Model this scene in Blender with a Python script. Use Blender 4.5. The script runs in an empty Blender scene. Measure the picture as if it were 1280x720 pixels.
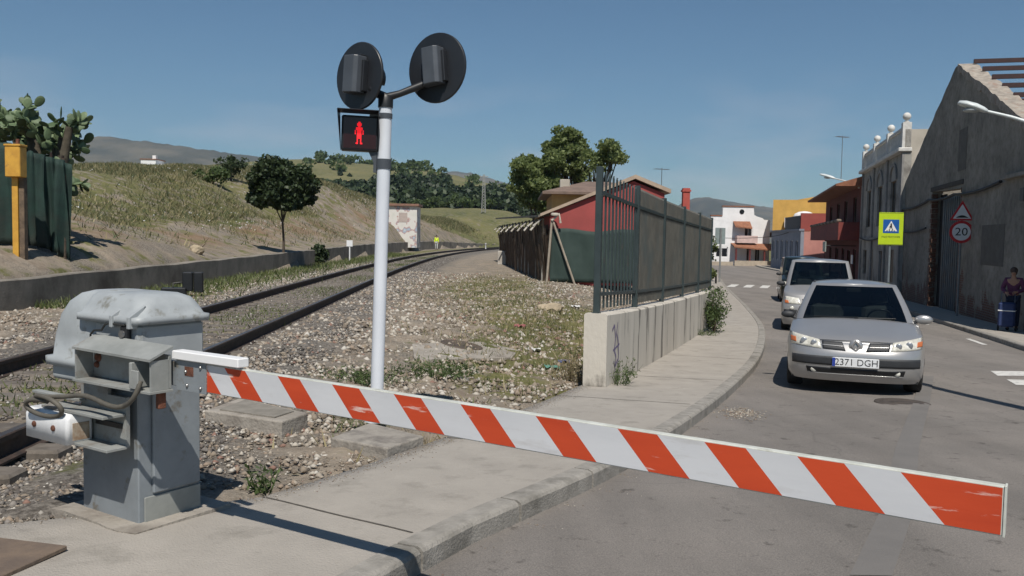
import bpy, bmesh, math, random
import numpy as np
from mathutils import Vector, Matrix
random.seed(7)
rng = np.random.default_rng(7)
R = math.radians
S = bpy.context.scene
COL = S.collection
# ------------------------------------------------------------------ camera
H = 1.60
PITCH, ROLL, F = 3.33, 1.0, 1100.0
cd = bpy.data.cameras.new('camera'); cam = bpy.data.objects.new('camera', cd); COL.objects.link(cam)
CAMM = Matrix.Translation((0, 0, H)) @ Matrix.Rotation(R(90-PITCH), 4, 'X') @ Matrix.Rotation(R(ROLL), 4, 'Z')
cam.matrix_world = CAMM
cd.sensor_width = 36; cd.lens = F/1280*36; cd.clip_start = 0.05; cd.clip_end = 12000
S.camera = cam
# ------------------------------------------------------------------ light
SUN_EL = R(55)
LD = Vector((-0.075, 1.0, 0)).normalized()          # the way the light travels over the ground
w = bpy.data.worlds.new('World'); S.world = w; w.use_nodes = True
nt = w.node_tree; nt.nodes.clear()
out = nt.nodes.new('ShaderNodeOutputWorld'); bg = nt.nodes.new('ShaderNodeBackground')
sky = nt.nodes.new('ShaderNodeTexSky'); sky.sky_type = 'NISHITA'; sky.sun_disc = False
sky.sun_elevation = SUN_EL
az = math.atan2(-LD.x, -LD.y)                        # azimuth of the sun, clockwise from +Y
sky.sun_rotation = az
sky.altitude = 20; sky.air_density = 1.0; sky.dust_density = .35; sky.ozone_density = 3.5
bg.inputs['Strength'].default_value = 0.06
tc = nt.nodes.new('ShaderNodeTexCoord'); mp = nt.nodes.new('ShaderNodeMapping')
mp.inputs['Scale'].default_value = (1.0, 1.0, 3.6)
mp.inputs['Location'].default_value = (0.35, 0.1, 0.0)
nz = nt.nodes.new('ShaderNodeTexNoise'); nz.inputs['Scale'].default_value = 5.5; nz.inputs['Detail'].default_value = 6; nz.inputs['Roughness'].default_value = 0.5
rp = nt.nodes.new('ShaderNodeValToRGB'); rp.color_ramp.elements[0].position = 0.47; rp.color_ramp.elements[1].position = 0.68
sep = nt.nodes.new('ShaderNodeSeparateXYZ')
alt = nt.nodes.new('ShaderNodeValToRGB')             # clouds lie low
e = alt.color_ramp.elements; e[0].position = 0.0; e[0].color = (1, 1, 1, 1); e[1].position = 0.19; e[1].color = (0.0, 0.0, 0.0, 1)
m1 = nt.nodes.new('ShaderNodeMath'); m1.operation = 'MULTIPLY'
m2 = nt.nodes.new('ShaderNodeMath'); m2.operation = 'MULTIPLY'; m2.inputs[1].default_value = 0.62
hs = nt.nodes.new('ShaderNodeMix'); hs.data_type = 'RGBA'; hs.blend_type = 'MULTIPLY'; hs.inputs[0].default_value = 1.0
hs.inputs['B'].default_value = (0.74, 0.95, 1.0, 1)
mx = nt.nodes.new('ShaderNodeMix'); mx.data_type = 'RGBA'; mx.inputs['B'].default_value = (9.0, 8.7, 9.1, 1)
L = nt.links.new
L(tc.outputs['Generated'], mp.inputs['Vector']); L(mp.outputs['Vector'], nz.inputs['Vector']); L(nz.outputs['Fac'], rp.inputs['Fac'])
L(tc.outputs['Generated'], sep.inputs[0]); L(sep.outputs['Z'], alt.inputs['Fac'])
L(rp.outputs['Color'], m1.inputs[0]); L(alt.outputs['Color'], m1.inputs[1]); L(m1.outputs[0], m2.inputs[0])
L(sky.outputs['Color'], hs.inputs['A']); L(hs.outputs['Result'], mx.inputs['A']); L(m2.outputs[0], mx.inputs['Factor'])
L(mx.outputs['Result'], bg.inputs['Color']); L(bg.outputs['Background'], out.inputs['Surface'])
sd = bpy.data.lights.new('sun', 'SUN'); sd.energy = 4.4; sd.angle = R(0.5); sd.color = (1.0, 0.94, 0.855)
so = bpy.data.objects.new('sun', sd); COL.objects.link(so)
ldir = Vector((LD.x*math.cos(SUN_EL), LD.y*math.cos(SUN_EL), -math.sin(SUN_EL)))
so.rotation_euler = ldir.to_track_quat('-Z', 'Y').to_euler(); so.location = (0, -20, 30)
S.view_settings.view_transform = 'Standard'; S.view_settings.look = 'None'
S.view_settings.exposure = 0.14; S.view_settings.gamma = 1; S.view_settings.use_curve_mapping = False
S.render.engine = 'CYCLES'
# ------------------------------------------------------------------ projection helpers
def ray(px, py):
    d = CAMM.to_3x3() @ Vector(((px-640)/F, -(py-360)/F, -1)); return d
def P(px, py, z):
    d = ray(px, py); t = (z-H)/d.z; return Vector((d.x*t, d.y*t, z))
def PY(px, py, y):
    d = ray(px, py); t = y/d.y; return Vector((d.x*t, y, H+d.z*t))
_px = [-60, 3, 4.5, 6, 8, 10, 12.3, 16, 22, 30, 38, 50, 100, 5000]
_pz = [0, 0, -.03, -.10, -.22, -.35, -.46, -.57, -.69, -.86, -1.0, -1.15, -1.3, -1.3]
_yy = np.concatenate([np.arange(-60, 110, .25), [5000.]])
_zz = np.interp(_yy, _px, _pz); _k = np.ones(9)/9
_zz[8:-9] = np.convolve(_zz[:-1], _k, 'same')[8:-8]
def prof(y): return np.interp(y, _yy, _zz)
def Pg(px, py, off=0.0):
    z = 0.0
    p = P(px, py, z)
    for _ in range(12):
        z = float(prof(p.y))+off; p = P(px, py, z)
    return p
def interp(v, xs, ys): return np.interp(v, xs, ys)
def sstep(t): t = np.clip(t, 0, 1); return t*t*(3-2*t)
# ------------------------------------------------------------------ materials
MATS = {}
def newmat(name):
    m = bpy.data.materials.new(name); m.use_nodes = True; n = m.node_tree
    return m, n, n.nodes['Principled BSDF']
def mat(name, a, b=None, rough=0.8, scale=6, bump=0.0, bscale=None, metal=0.0, c=None, cscale=1.2, lo=.38, hi=.62, detail=6, coat=0, clo=.5, chi=.66, spec=None, stretch=None):
    """procedural surface: colour a/b mixed by a noise, blotches of c, bump"""
    if name in MATS: return MATS[name]
    m, n, p = newmat(name); b = b or tuple(x*.8 for x in a)
    tcn = n.nodes.new('ShaderNodeTexCoord'); vec = tcn.outputs['Object']
    if stretch:
        mpn = n.nodes.new('ShaderNodeMapping'); mpn.inputs['Scale'].default_value = stretch; n.links.new(vec, mpn.inputs[0]); vec = mpn.outputs[0]
    t = n.nodes.new('ShaderNodeTexNoise'); t.inputs['Scale'].default_value = scale; t.inputs['Detail'].default_value = detail; t.inputs['Roughness'].default_value = .62
    r = n.nodes.new('ShaderNodeValToRGB'); r.color_ramp.elements[0].position = lo; r.color_ramp.elements[1].position = hi
    r.color_ramp.elements[0].color = (*a, 1); r.color_ramp.elements[1].color = (*b, 1)
    n.links.new(vec, t.inputs['Vector']); n.links.new(t.outputs['Fac'], r.inputs['Fac'])
    col = r.outputs['Color']
    if c:
        t2 = n.nodes.new('ShaderNodeTexNoise'); t2.inputs['Scale'].default_value = cscale; t2.inputs['Detail'].default_value = 8; t2.inputs['Roughness'].default_value = .65
        r2 = n.nodes.new('ShaderNodeValToRGB'); r2.color_ramp.elements[0].position = clo; r2.color_ramp.elements[1].position = chi
        mxx = n.nodes.new('ShaderNodeMix'); mxx.data_type = 'RGBA'; mxx.inputs['B'].default_value = (*c, 1)
        n.links.new(vec, t2.inputs['Vector']); n.links.new(t2.outputs['Fac'], r2.inputs['Fac'])
        n.links.new(r2.outputs['Color'], mxx.inputs['Factor']); n.links.new(col, mxx.inputs['A']); col = mxx.outputs['Result']
    n.links.new(col, p.inputs['Base Color'])
    p.inputs['Roughness'].default_value = rough; p.inputs['Metallic'].default_value = metal
    if coat: p.inputs['Coat Weight'].default_value = coat; p.inputs['Coat Roughness'].default_value = .05
    if spec is not None: p.inputs['Specular IOR Level'].default_value = spec
    if bump:
        t3 = n.nodes.new('ShaderNodeTexNoise'); t3.inputs['Scale'].default_value = bscale or scale*3; t3.inputs['Detail'].default_value = 8
        bp = n.nodes.new('ShaderNodeBump'); bp.inputs['Strength'].default_value = min(1, bump); bp.inputs['Distance'].default_value = .02
        n.links.new(vec, t3.inputs['Vector']); n.links.new(t3.outputs['Fac'], bp.inputs['Height']); n.links.new(bp.outputs['Normal'], p.inputs['Normal'])
    MATS[name] = m; return m
def leafmat(name, a, b, trans=.25):
    if name in MATS: return MATS[name]
    m, n, p = newmat(name)
    g = n.nodes.new('ShaderNodeNewGeometry'); r = n.nodes.new('ShaderNodeValToRGB')
    r.color_ramp.elements[0].color = (*a, 1); r.color_ramp.elements[1].color = (*b, 1)
    n.links.new(g.outputs['Random Per Island'], r.inputs['Fac']); n.links.new(r.outputs['Color'], p.inputs['Base Color'])
    p.inputs['Roughness'].default_value = .6
    tr = n.nodes.new('ShaderNodeBsdfTranslucent'); n.links.new(r.outputs['Color'], tr.inputs['Color'])
    ms = n.nodes.new('ShaderNodeMixShader'); ms.inputs[0].default_value = trans
    n.links.new(p.outputs[0], ms.inputs[1]); n.links.new(tr.outputs[0], ms.inputs[2])
    n.links.new(ms.outputs[0], n.nodes['Material Output'].inputs['Surface'])
    MATS[name] = m; return m
def emit(name, c, s):
    m, n, p = newmat(name); p.inputs['Base Color'].default_value = (*c, 1); p.inputs['Emission Color'].default_value = (*c, 1); p.inputs['Emission Strength'].default_value = s
    return m
def glassmat(name, tint=(.75, .85, .82), dark=.45):
    m, n, p = newmat(name); n.nodes.remove(p)
    t = n.nodes.new('ShaderNodeBsdfTransparent'); t.inputs['Color'].default_value = (*[x*dark for x in tint], 1)
    g = n.nodes.new('ShaderNodeBsdfGlossy'); g.inputs['Roughness'].default_value = .03
    fr = n.nodes.new('ShaderNodeFresnel'); fr.inputs['IOR'].default_value = 1.45
    nn = n.nodes.new('ShaderNodeMath'); nn.operation = 'ADD'; nn.inputs[1].default_value = .02
    ms = n.nodes.new('ShaderNodeMixShader')
    n.links.new(fr.outputs[0], nn.inputs[0]); n.links.new(nn.outputs[0], ms.inputs[0]); n.links.new(t.outputs[0], ms.inputs[1]); n.links.new(g.outputs[0], ms.inputs[2])
    n.links.new(ms.outputs[0], n.nodes['Material Output'].inputs['Surface']); return m
# ------------------------------------------------------------------ object helpers
def link(o, parent=None):
    COL.objects.link(o)
    if parent is not None: o.parent = parent
    return o
def tag(o, label=None, cat=None, group=None, kind=None):
    if label: o['label'] = label
    if cat: o['category'] = cat
    if group: o['group'] = group
    if kind: o['kind'] = kind
    return o
def thing(name, label, cat, loc=(0, 0, 0), rz=0, group=None):
    o = bpy.data.objects.new(name, None); link(o); o.location = loc; o.rotation_euler = (0, 0, rz); o.empty_display_size = .2
    return tag(o, label, cat, group)
def rawmesh(name, V, Fc, m=None, parent=None, smooth=False, mats=None, midx=None):
    me = bpy.data.meshes.new(name); me.from_pydata([tuple(v) for v in V], [], [tuple(f) for f in Fc]); me.update()
    for q in (mats or ([m] if m else [])): me.materials.append(q)
    if midx is not None: me.polygons.foreach_set('material_index', midx)
    if smooth: me.polygons.foreach_set('use_smooth', [True]*len(me.polygons))
    return link(bpy.data.objects.new(name, me), parent)
def quadmesh(name, V, m, parent=None, nv=4):
    """numpy (N*nv,3) array of independent polygons"""
    V = np.asarray(V, dtype=np.float32).reshape(-1, 3); N = len(V)//nv
    me = bpy.data.meshes.new(name); me.vertices.add(len(V)); me.vertices.foreach_set('co', V.ravel())
    me.loops.add(len(V)); me.loops.foreach_set('vertex_index', np.arange(len(V), dtype=np.int32))
    me.polygons.add(N); me.polygons.foreach_set('loop_start', np.arange(0, len(V), nv, dtype=np.int32))
    me.update(calc_edges=True); me.validate(); me.materials.append(m)
    return link(bpy.data.objects.new(name, me), parent)
class MB:
    def __init__(s): s.v = []; s.f = []; s.mi = []; s.M = Matrix.Identity(4); s.k = 0; s.sm = []
    def add(s, V, Fs, smooth=False):
        b = len(s.v)
        for v in V: s.v.append(tuple(s.M @ Vector(v)))
        for f in Fs: s.f.append(tuple(i+b for i in f)); s.mi.append(s.k); s.sm.append(smooth)
    def box(s, x0, x1, y0, y1, z0, z1, ch=0):
        if ch:
            c = ch; pts = []
            for z, i in ((z0, c), (z0+c, 0), (z1-c, 0), (z1, c)):
                pts += [(x0+i+c, y0+i, z), (x1-i-c, y0+i, z), (x1-i, y0+i+c, z), (x1-i, y1-i-c, z), (x1-i-c, y1-i, z), (x0+i+c, y1-i, z), (x0+i, y1-i-c, z), (x0+i, y0+i+c, z)]
            fs = [tuple(range(7, -1, -1)), tuple(range(24, 32))]
            for a in range(3):
                for b in range(8): fs.append((a*8+b, a*8+(b+1) % 8, a*8+8+(b+1) % 8, a*8+8+b))
            s.add(pts, fs); return s
        V = [(x0, y0, z0), (x1, y0, z0), (x1, y1, z0), (x0, y1, z0), (x0, y0, z1), (x1, y0, z1), (x1, y1, z1), (x0, y1, z1)]
        s.add(V, [(3, 2, 1, 0), (4, 5, 6, 7), (0, 1, 5, 4), (1, 2, 6, 5), (2, 3, 7, 6), (3, 0, 4, 7)]); return s
    def tube(s, pts, r, n=10, cap=True, smooth=True):
        pts = [Vector(p) for p in pts]; rr = r if isinstance(r, (list, tuple)) else [r]*len(pts)
        V = []; up = None
        for i, p in enumerate(pts):
            t = (pts[min(i+1, len(pts)-1)]-pts[max(i-1, 0)]).normalized()
            if up is None: up = Vector((0, 0, 1)) if abs(t.z) < .9 else Vector((1, 0, 0))
            a = t.cross(up).normalized(); b = a.cross(t).normalized(); up = b
            for k in range(n):
                q = 2*math.pi*k/n; V.append(p+(a*math.cos(q)+b*math.sin(q))*rr[i])
        Fs = []
        for i in range(len(pts)-1):
            for k in range(n): Fs.append((i*n+k, i*n+(k+1) % n, (i+1)*n+(k+1) % n, (i+1)*n+k))
        s.add(V, Fs, smooth)
        if cap: s.add(V[:n], [tuple(range(n-1, -1, -1))]); s.add(V[-n:], [tuple(range(n))])
        return s
    def lathe(s, prof, n=16, c=(0, 0, 0)):
        V = []; Fs = []
        for (r, z) in prof:
            for k in range(n): q = 2*math.pi*k/n; V.append((c[0]+r*math.cos(q), c[1]+r*math.sin(q), c[2]+z))
        for i in range(len(prof)-1):
            for k in range(n): Fs.append((i*n+k, i*n+(k+1) % n, (i+1)*n+(k+1) % n, (i+1)*n+k))
        s.add(V, Fs, True)
        if prof[0][0] > 1e-4: s.add(V[:n], [tuple(range(n-1, -1, -1))])
        if prof[-1][0] > 1e-4: s.add(V[-n:], [tuple(range(n))])
        return s
    def prism(s, poly, axis, a, b):
        """poly in the two other axes, extruded along axis from a to b"""
        def mk(p, h):
            return {'x': (h, p[0], p[1]), 'y': (p[0], h, p[1]), 'z': (p[0], p[1], h)}[axis]
        n = len(poly); V = [mk(p, a) for p in poly]+[mk(p, b) for p in poly]
        Fs = [tuple(range(n)), tuple(range(2*n-1, n-1, -1))]+[(i, i+n, (i+1) % n+n, (i+1) % n) for i in range(n)]
        s.add(V, Fs); return s
    def ball(s, c, r, n=12, m=8, sc=(1, 1, 1)):
        pr = [(max(1e-5, math.sin(math.pi*i/m))*r, -math.cos(math.pi*i/m)*r) for i in range(m+1)]
        V = []; Fs = []
        for (q, z) in pr:
            for k in range(n): a = 2*math.pi*k/n; V.append((c[0]+q*math.cos(a)*sc[0], c[1]+q*math.sin(a)*sc[1], c[2]+z*sc[2]))
        for i in range(m):
            for k in range(n): Fs.append((i*n+k, i*n+(k+1) % n, (i+1)*n+(k+1) % n, (i+1)*n+k))
        s.add(V, Fs, True); return s
    def build(s, name, m, parent=None, bevel=0, fix=True):
        me = bpy.data.meshes.new(name); me.from_pydata(s.v, [], s.f)
        for q in (m if isinstance(m, (list, tuple)) else [m]): me.materials.append(q)
        me.polygons.foreach_set('material_index', s.mi); me.polygons.foreach_set('use_smooth', s.sm); me.update()
        if fix:
            bm = bmesh.new(); bm.from_mesh(me); bmesh.ops.recalc_face_normals(bm, faces=bm.faces); bm.to_mesh(me); bm.free()
        o = link(bpy.data.objects.new(name, me), parent)
        if bevel:
            md = o.modifiers.new('bevel', 'BEVEL'); md.width = bevel; md.segments = 2; md.limit_method = 'ANGLE'; md.angle_limit = R(40)
        return o
def text(name, s, size, m, parent, M, ext=.002, sx=1.0, align='CENTER'):
    c = bpy.data.curves.new(name, 'FONT'); c.body = s; c.size = size; c.extrude = ext; c.align_x = align; c.align_y = 'CENTER'; c.resolution_u = 3
    tmp = bpy.data.objects.new('tmp', c); me = bpy.data.meshes.new_from_object(tmp)
    bpy.data.objects.remove(tmp); bpy.data.curves.remove(c)
    me.transform(M @ Matrix.Diagonal((sx, 1, 1, 1))); me.materials.clear(); me.materials.append(m)
    o = link(bpy.data.objects.new(name, me), parent); return o
def dup(root, label=None):
    r = root.copy(); COL.objects.link(r)
    if label: r['label'] = label
    for ch in list(root.children):
        c = ch.copy(); COL.objects.link(c); c.parent = r
        for g in list(ch.children): d = g.copy(); COL.objects.link(d); d.parent = c
    return r
def leaves(C, n, size, flat=.0, shape=.6):
    """C: list of (x,y,z,rx,ry,rz) blobs; n leaves per blob -> quads"""
    C = np.array(C, float); N = len(C)
    idx = np.repeat(np.arange(N), n); M = len(idx)
    d = rng.normal(size=(M, 3)); d /= np.linalg.norm(d, axis=1)[:, None]
    rr = rng.uniform(.45, 1.05, M)[:, None]
    p = C[idx, :3]+d*rr*C[idx, 3:]
    a = rng.normal(size=(M, 3)); a[:, 2] *= (1-flat); a /= np.linalg.norm(a, axis=1)[:, None]
    b = np.cross(a, rng.normal(size=(M, 3))); b /= np.linalg.norm(b, axis=1)[:, None]
    s = size*rng.uniform(.6, 1.3, M)[:, None]
    return np.stack([p-a*s, p+b*s*shape, p+a*s, p-b*s*shape], 1).reshape(-1, 3)
# colours
concrete = mat('concrete', (.36, .34, .30), (.28, .265, .235), .9, 5, .35, 60, c=(.20, .185, .16), cscale=1.3, clo=.52, chi=.72)
kerbm = mat('kerb_concrete', (.31, .29, .26), (.235, .22, .195), .9, 9, .4, 70, c=(.16, .15, .13), cscale=3)
def asphalt_mat():
    m, n, p = newmat('asphalt'); N = n.nodes.new; K = n.links.new; tcn = N('ShaderNodeTexCoord')
    def noise(sc, det=8, ro=.6, st=None):
        v = tcn.outputs['Object']
        if st: q = N('ShaderNodeMapping'); q.inputs['Scale'].default_value = st; q.inputs['Rotation'].default_value = (0, 0, R(19)); K(v, q.inputs[0]); v = q.outputs[0]
        t = N('ShaderNodeTexNoise'); t.inputs['Scale'].default_value = sc; t.inputs['Detail'].default_value = det; t.inputs['Roughness'].default_value = ro; K(v, t.inputs['Vector']); return t.outputs['Fac']
    def ramp(f, a, b, ca, cb): r = N('ShaderNodeValToRGB'); r.color_ramp.elements[0].position = a; r.color_ramp.elements[1].position = b; r.color_ramp.elements[0].color = (*ca, 1); r.color_ramp.elements[1].color = (*cb, 1); K(f, r.inputs['Fac']); return r.outputs['Color']
    def mul(a, b): q = N('ShaderNodeMix'); q.data_type = 'RGBA'; q.blend_type = 'MULTIPLY'; q.inputs['Factor'].default_value = 1; K(a, q.inputs['A']); K(b, q.inputs['B']); return q.outputs['Result']
    c = ramp(noise(.8), .35, .65, (.235, .214, .194), (.19, .175, .16))
    c = mul(c, ramp(noise(120, 3, .7), .35, .65, (.72, .72, .72), (1.22, 1.20, 1.18)))
    c = mul(c, ramp(noise(5, 5, .7), .60, .68, (1, 1, 1), (.52, .51, .50)))
    c = mul(c, ramp(noise(1.2, 6, .6, (1, .12, 1)), .42, .62, (1, 1, 1), (.82, .82, .82)))
    vo = N('ShaderNodeTexVoronoi'); vo.feature = 'DISTANCE_TO_EDGE'; vo.inputs['Scale'].default_value = .42; mv = N('ShaderNodeMixRGB'); mv.inputs[0].default_value = .35; tn = N('ShaderNodeTexNoise'); tn.inputs['Scale'].default_value = 1.5; tn.inputs['Detail'].default_value = 8; K(tcn.outputs['Object'], tn.inputs['Vector']); K(tcn.outputs['Object'], mv.inputs[1]); K(tn.outputs['Color'], mv.inputs[2]); K(mv.outputs[0], vo.inputs['Vector'])
    c = mul(c, ramp(vo.outputs['Distance'], .001, .004, (.80, .80, .80), (1, 1, 1)))
    K(c, p.inputs['Base Color']); p.inputs['Roughness'].default_value = .88; bp = N('ShaderNodeBump'); bp.inputs['Strength'].default_value = .7; bp.inputs['Distance'].default_value = .012; K(noise(130, 4, .7), bp.inputs['Height']); K(bp.outputs[0], p.inputs['Normal']); return m
asphalt = asphalt_mat()
galv = mat('painted_grey_metal', (.225, .25, .27), (.18, .20, .215), .42, 4, .05, 40, metal=.0, c=(.14, .13, .11), cscale=7, clo=.57, chi=.66, detail=10)
castm = mat('cast_grey', (.35, .375, .385), (.29, .31, .32), .5, 5, .03, 60, c=(.19, .19, .17), cscale=8, clo=.58, chi=.68, detail=10)
whitep = mat('white_paint', (.74, .75, .76), (.66, .67, .68), .45, 12, .02, c=(.42, .41, .38), cscale=9, clo=.66, chi=.8)
rust = mat('rust', (.16, .06, .035), (.09, .035, .02), .85, 20, .4)
blackp = mat('black_plastic', (.014, .015, .017), (.009, .010, .012), .45, 8)
darkrub = mat('rubber', (.02, .02, .02), (.012, .012, .012), .8, 10)
steel = mat('steel', (.45, .45, .45), (.3, .3, .3), .35, 10, metal=.9)
woodm = mat('old_wood', (.17, .12, .08), (.09, .065, .045), .9, 8, .4, 40)
bark = mat('bark', (.10, .075, .055), (.05, .038, .028), .95, 10, .8, 30)
darkglass = mat('dark_pane', (.02, .022, .025), (.012, .014, .016), .12, 3)
terracotta = mat('terracotta', (.30, .13, .07), (.20, .085, .05), .9, 4, .3)
# ------------------------------------------------------------------ track, walls, kerbs as plan curves
_ty = [-25, 5, 16, 27, 40, 58, 75, 95, 115, 135, 165]
_tx = [-2.9, -4.15, -4.62, -5.12, -5.60, -5.85, -5.35, -3.75, -.9, 3.2, 11]
def smooth_curve(xs, ys, a, b, step, kk):
    g = np.arange(a, b, step); v = np.interp(g, xs, ys); k = np.ones(kk)/kk
    pad = np.concatenate([v[0]-(np.arange(kk//2, 0, -1))*(v[1]-v[0]), v, v[-1]+np.arange(1, kk//2+1)*(v[-1]-v[-2])])
    return g, np.convolve(pad, k, 'valid')
TG, TV = smooth_curve(_ty, _tx, -25, 160, 1.0, 15)
def tcx(y): return np.interp(y, TG, TV)
WG, WV = smooth_curve([-25, 0, 16, 29, 45, 63, 80, 97, 118, 140, 165], [-9.2, -9.4, -9.5, -9.5, -9.8, -10.2, -10.2, -9.3, -5.6, .2, 9], -25, 160, 1.0, 9)
def wallx(y): return np.interp(y, WG, WV)
def walltop(y): return np.interp(y, [-20, 10, 60, 100, 125, 150], [.56, .58, .90, .95, .55, .2])
kerb_px = [(527, 716), (575, 686), (650, 653), (740, 612), (820, 567), (889, 516), (922, 486), (947, 460), (957, 435), (956, 413), (946, 399), (930, 381), (909, 361), (900, 349)]
kerb = [Pg(*p) for p in kerb_px]
kd = (kerb[0]-kerb[1]).normalized()
kerb = [kerb[0]+kd*6, kerb[0]+kd*2]+kerb+[Vector((19.5, 84, 0)), Vector((21.5, 110, 0))]
def resample(pts, step, it=3):
    p = np.array([(q[0], q[1]) for q in pts], float)
    for _ in range(it):
        a = p[:-1]*.75+p[1:]*.25; b = p[:-1]*.25+p[1:]*.75
        p = np.vstack([p[:1], np.stack([a, b], 1).reshape(-1, 2), p[-1:]])
    d = np.concatenate([[0], np.cumsum(np.linalg.norm(np.diff(p, axis=0), axis=1))])
    t = np.arange(0, d[-1], step); return np.stack([np.interp(t, d, p[:, 0]), np.interp(t, d, p[:, 1])], 1)
KC = resample(kerb, .5)
FD = Vector((math.sin(R(19.2)), math.cos(R(19.2)), 0))       # the fence wall runs this way
FN = Vector((FD.y, -FD.x, 0))                                 # towards the street
W0 = Pg(757, 484, .12)                                        # near street-side corner of the fence wall
WL = 12.5
inner_px = [(250, 634), (286, 633), (407, 598), (527, 557), (640, 517)]
inner = [Pg(*p, .12) for p in inner_px]
i0 = (inner[0]-inner[1]).normalized()
inner = [Vector((-9, 2.6, 0)), Vector((-3.2, 4.05, 0)), Vector((-2.2, 4.75, 0))]+inner[1:]+[W0-FN*.35, W0+FD*WL-FN*.35, Vector((6.3, 27, 0)), Vector((8.0, 35, 0)), Vector((11.0, 50, 0)), Vector((13.7, 63, 0)), Vector((18.2, 84, 0)), Vector((20.2, 110, 0))]
IC = resample(inner, .5, 1)
_iy = np.argsort(IC[:, 1]); IY, IX = IC[_iy, 1], IC[_iy, 0]
def innerx(y): return np.interp(y, IY, IX)
def rwall(y): return np.interp(y, [-100, 76, 79.5, 97.5, 120], [7.33-26, 7.33+.26*76, 26.1, 28.6, 33])
def rkerb(y): return rwall(y)-1.3
# ------------------------------------------------------------------ terrain
def ground(x, y):
    x = np.asarray(x, float); y = np.asarray(y, float)
    ix = innerx(y); pr = prof(y)
    t = sstep((ix-x)/(4.0+np.clip(y-24, 0, 60)*.28))
    zl = .04+0*x
    # camber of ballast
    d = np.abs(x-tcx(y)); zl = zl+.05*np.clip(1-(d-1.5)/.9, 0, 1)*(y < 158)
    z = np.where(x > ix-.02, pr-.06, (pr+.085)*(1-t)+zl*t)
    # embankment
    dw = wallx(y)-x
    hill = interp(y, [-60, 0, 12, 20, 30, 51, 66, 80, 100, 130, 170, 240], [1.6, 1.6, 1.9, 2.4, 3.3, 5.0, 6.2, 7.3, 6.3, 4.0, 2.6, 2.5])
    wt = walltop(y)
    bank = wt-.03+np.maximum(hill-wt, .3)*sstep(dw/(13.0))**.85+.012*np.maximum(dw-16, 0)*np.clip((140-y)/60, 0, 1)
    bank = bank+.55*sstep(dw/1.3)*np.clip((34-y)/8, 0, 1)
    bank = bank+1.25*sstep(dw/1.6)*sstep((y-72)/8)*sstep((128-y)/20)*sstep((14-dw)/8)
    bank = bank+.25*np.sin(x*.55+y*.23)*np.sin(y*.31-x*.2)*np.clip(dw/4, 0, 1)
    a = (dw > .12)*1.0
    z = np.where(dw > 0.12, bank, z)
    # far country
    fy = sstep((y-112)/130.)
    left = sstep((70-x+ (y-112)*.10)/60.)
    zf = 6.4*fy*left
    ridge = interp(x, [-900, -420, -250, -150, -120, -45, 0, 45, 130], [0, 6, 22, 38, 39, 32, 21, 11, 0])
    zf = zf+ridge*sstep((y-235)/330.)*sstep((1400-y)/600.)
    zf = zf+1.6*np.sin(x*.021+1)*np.sin(y*.017)*sstep((y-200)/100.)
    z = z+zf*np.where(y > 112, 1, 0)
    return z
def lines(segs):
    o = []
    for a, b, s in segs: o += list(np.arange(a, b, s))
    return np.array(o)
gx = lines([(-4200, -1200, 500), (-1200, -400, 100), (-400, -120, 20), (-120, -40, 4), (-40, -14, .8), (-14, 7, .22), (7, 30, .8), (30, 120, 6), (120, 500, 40), (500, 4201, 500)])
gy = lines([(-40, -2, 2), (-2, 22, .22), (22, 60, .6), (60, 180, 1.5), (180, 420, 8), (420, 1500, 60), (1500, 4300, 400)])
GX, GY = np.meshgrid(gx, gy); GZ = ground(GX, GY)
near = np.clip((60-np.abs(GY))/50, 0, 1)
onland = (GX < innerx(GY)-.15)
bumps = .025*np.sin(GX*2.1+np.sin(GY*1.3)*2)*np.sin(GY*1.7+np.sin(GX*.9)*2)+.018*rng.normal(size=GX.shape)
GZ = GZ+np.where(onland & (np.abs(GX-tcx(GY)) > 1.2), bumps, 0)*near
nx, ny = len(gx), len(gy)
V = np.stack([GX, GY, GZ], -1).reshape(-1, 3)
i = np.arange(nx-1)[None, :]+nx*np.arange(ny-1)[:, None]
Fq = np.stack([i, i+1, i+1+nx, i+nx], -1).reshape(-1, 4)
me = bpy.data.meshes.new('ground'); me.vertices.add(len(V)); me.vertices.foreach_set('co', V.astype(np.float32).ravel())
me.loops.add(Fq.size); me.loops.foreach_set('vertex_index', Fq.ravel().astype(np.int32)); me.polygons.add(len(Fq))
me.polygons.foreach_set('loop_start', np.arange(0, Fq.size, 4, dtype=np.int32)); me.polygons.foreach_set('use_smooth', [True]*len(Fq)); me.update(calc_edges=True)
x, y = V[:, 0], V[:, 1]; dw = wallx(y)-x
# how grassy the soil is
def lump(cx, cy, rx, ry): return np.clip(1.3-np.sqrt(((x-cx)/rx)**2+((y-cy)/ry)**2), 0, 1)
green = .12+0*x
green += .8*lump(.8, 17, 1.7, 6)+.7*lump(-.6, 27, 1.6, 7)+.35*lump(-.3, 11.5, 1.3, 2.5)+.5*lump(-.8, 8.0, 1.0, .6)
green += .75*np.clip(1-np.abs(x-(wallx(y)+1.6))/1.3, 0, 1)*(y > 19)+.35*np.clip(1-np.abs(x-tcx(y))/.8, 0, 1)
green = np.where(dw > .1, np.where(dw < 4.5, .33, .62), green)
green = np.where((dw > 5) & (dw < 14) & (y > 70) & (y < 150), .45, green)
green = np.where(y > 120, np.where(dw < 0, .8, .7), green)
ballast = np.clip(1.3-np.abs(np.abs(x-tcx(y))-1.6)/.9, 0, 1)*(y < 150)*(dw < 0)
red = np.clip(1-np.abs(dw-3.5)/3, 0, 1)+.9*lump(.3, 14.5, 1.2, 4)*(dw < 0)
for nm, arr in (('green', green), ('ballast', ballast), ('red', red)):
    at = me.attributes.new(nm, 'FLOAT', 'POINT'); at.data.foreach_set('value', np.clip(arr, 0, 1).astype(np.float32))
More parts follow.
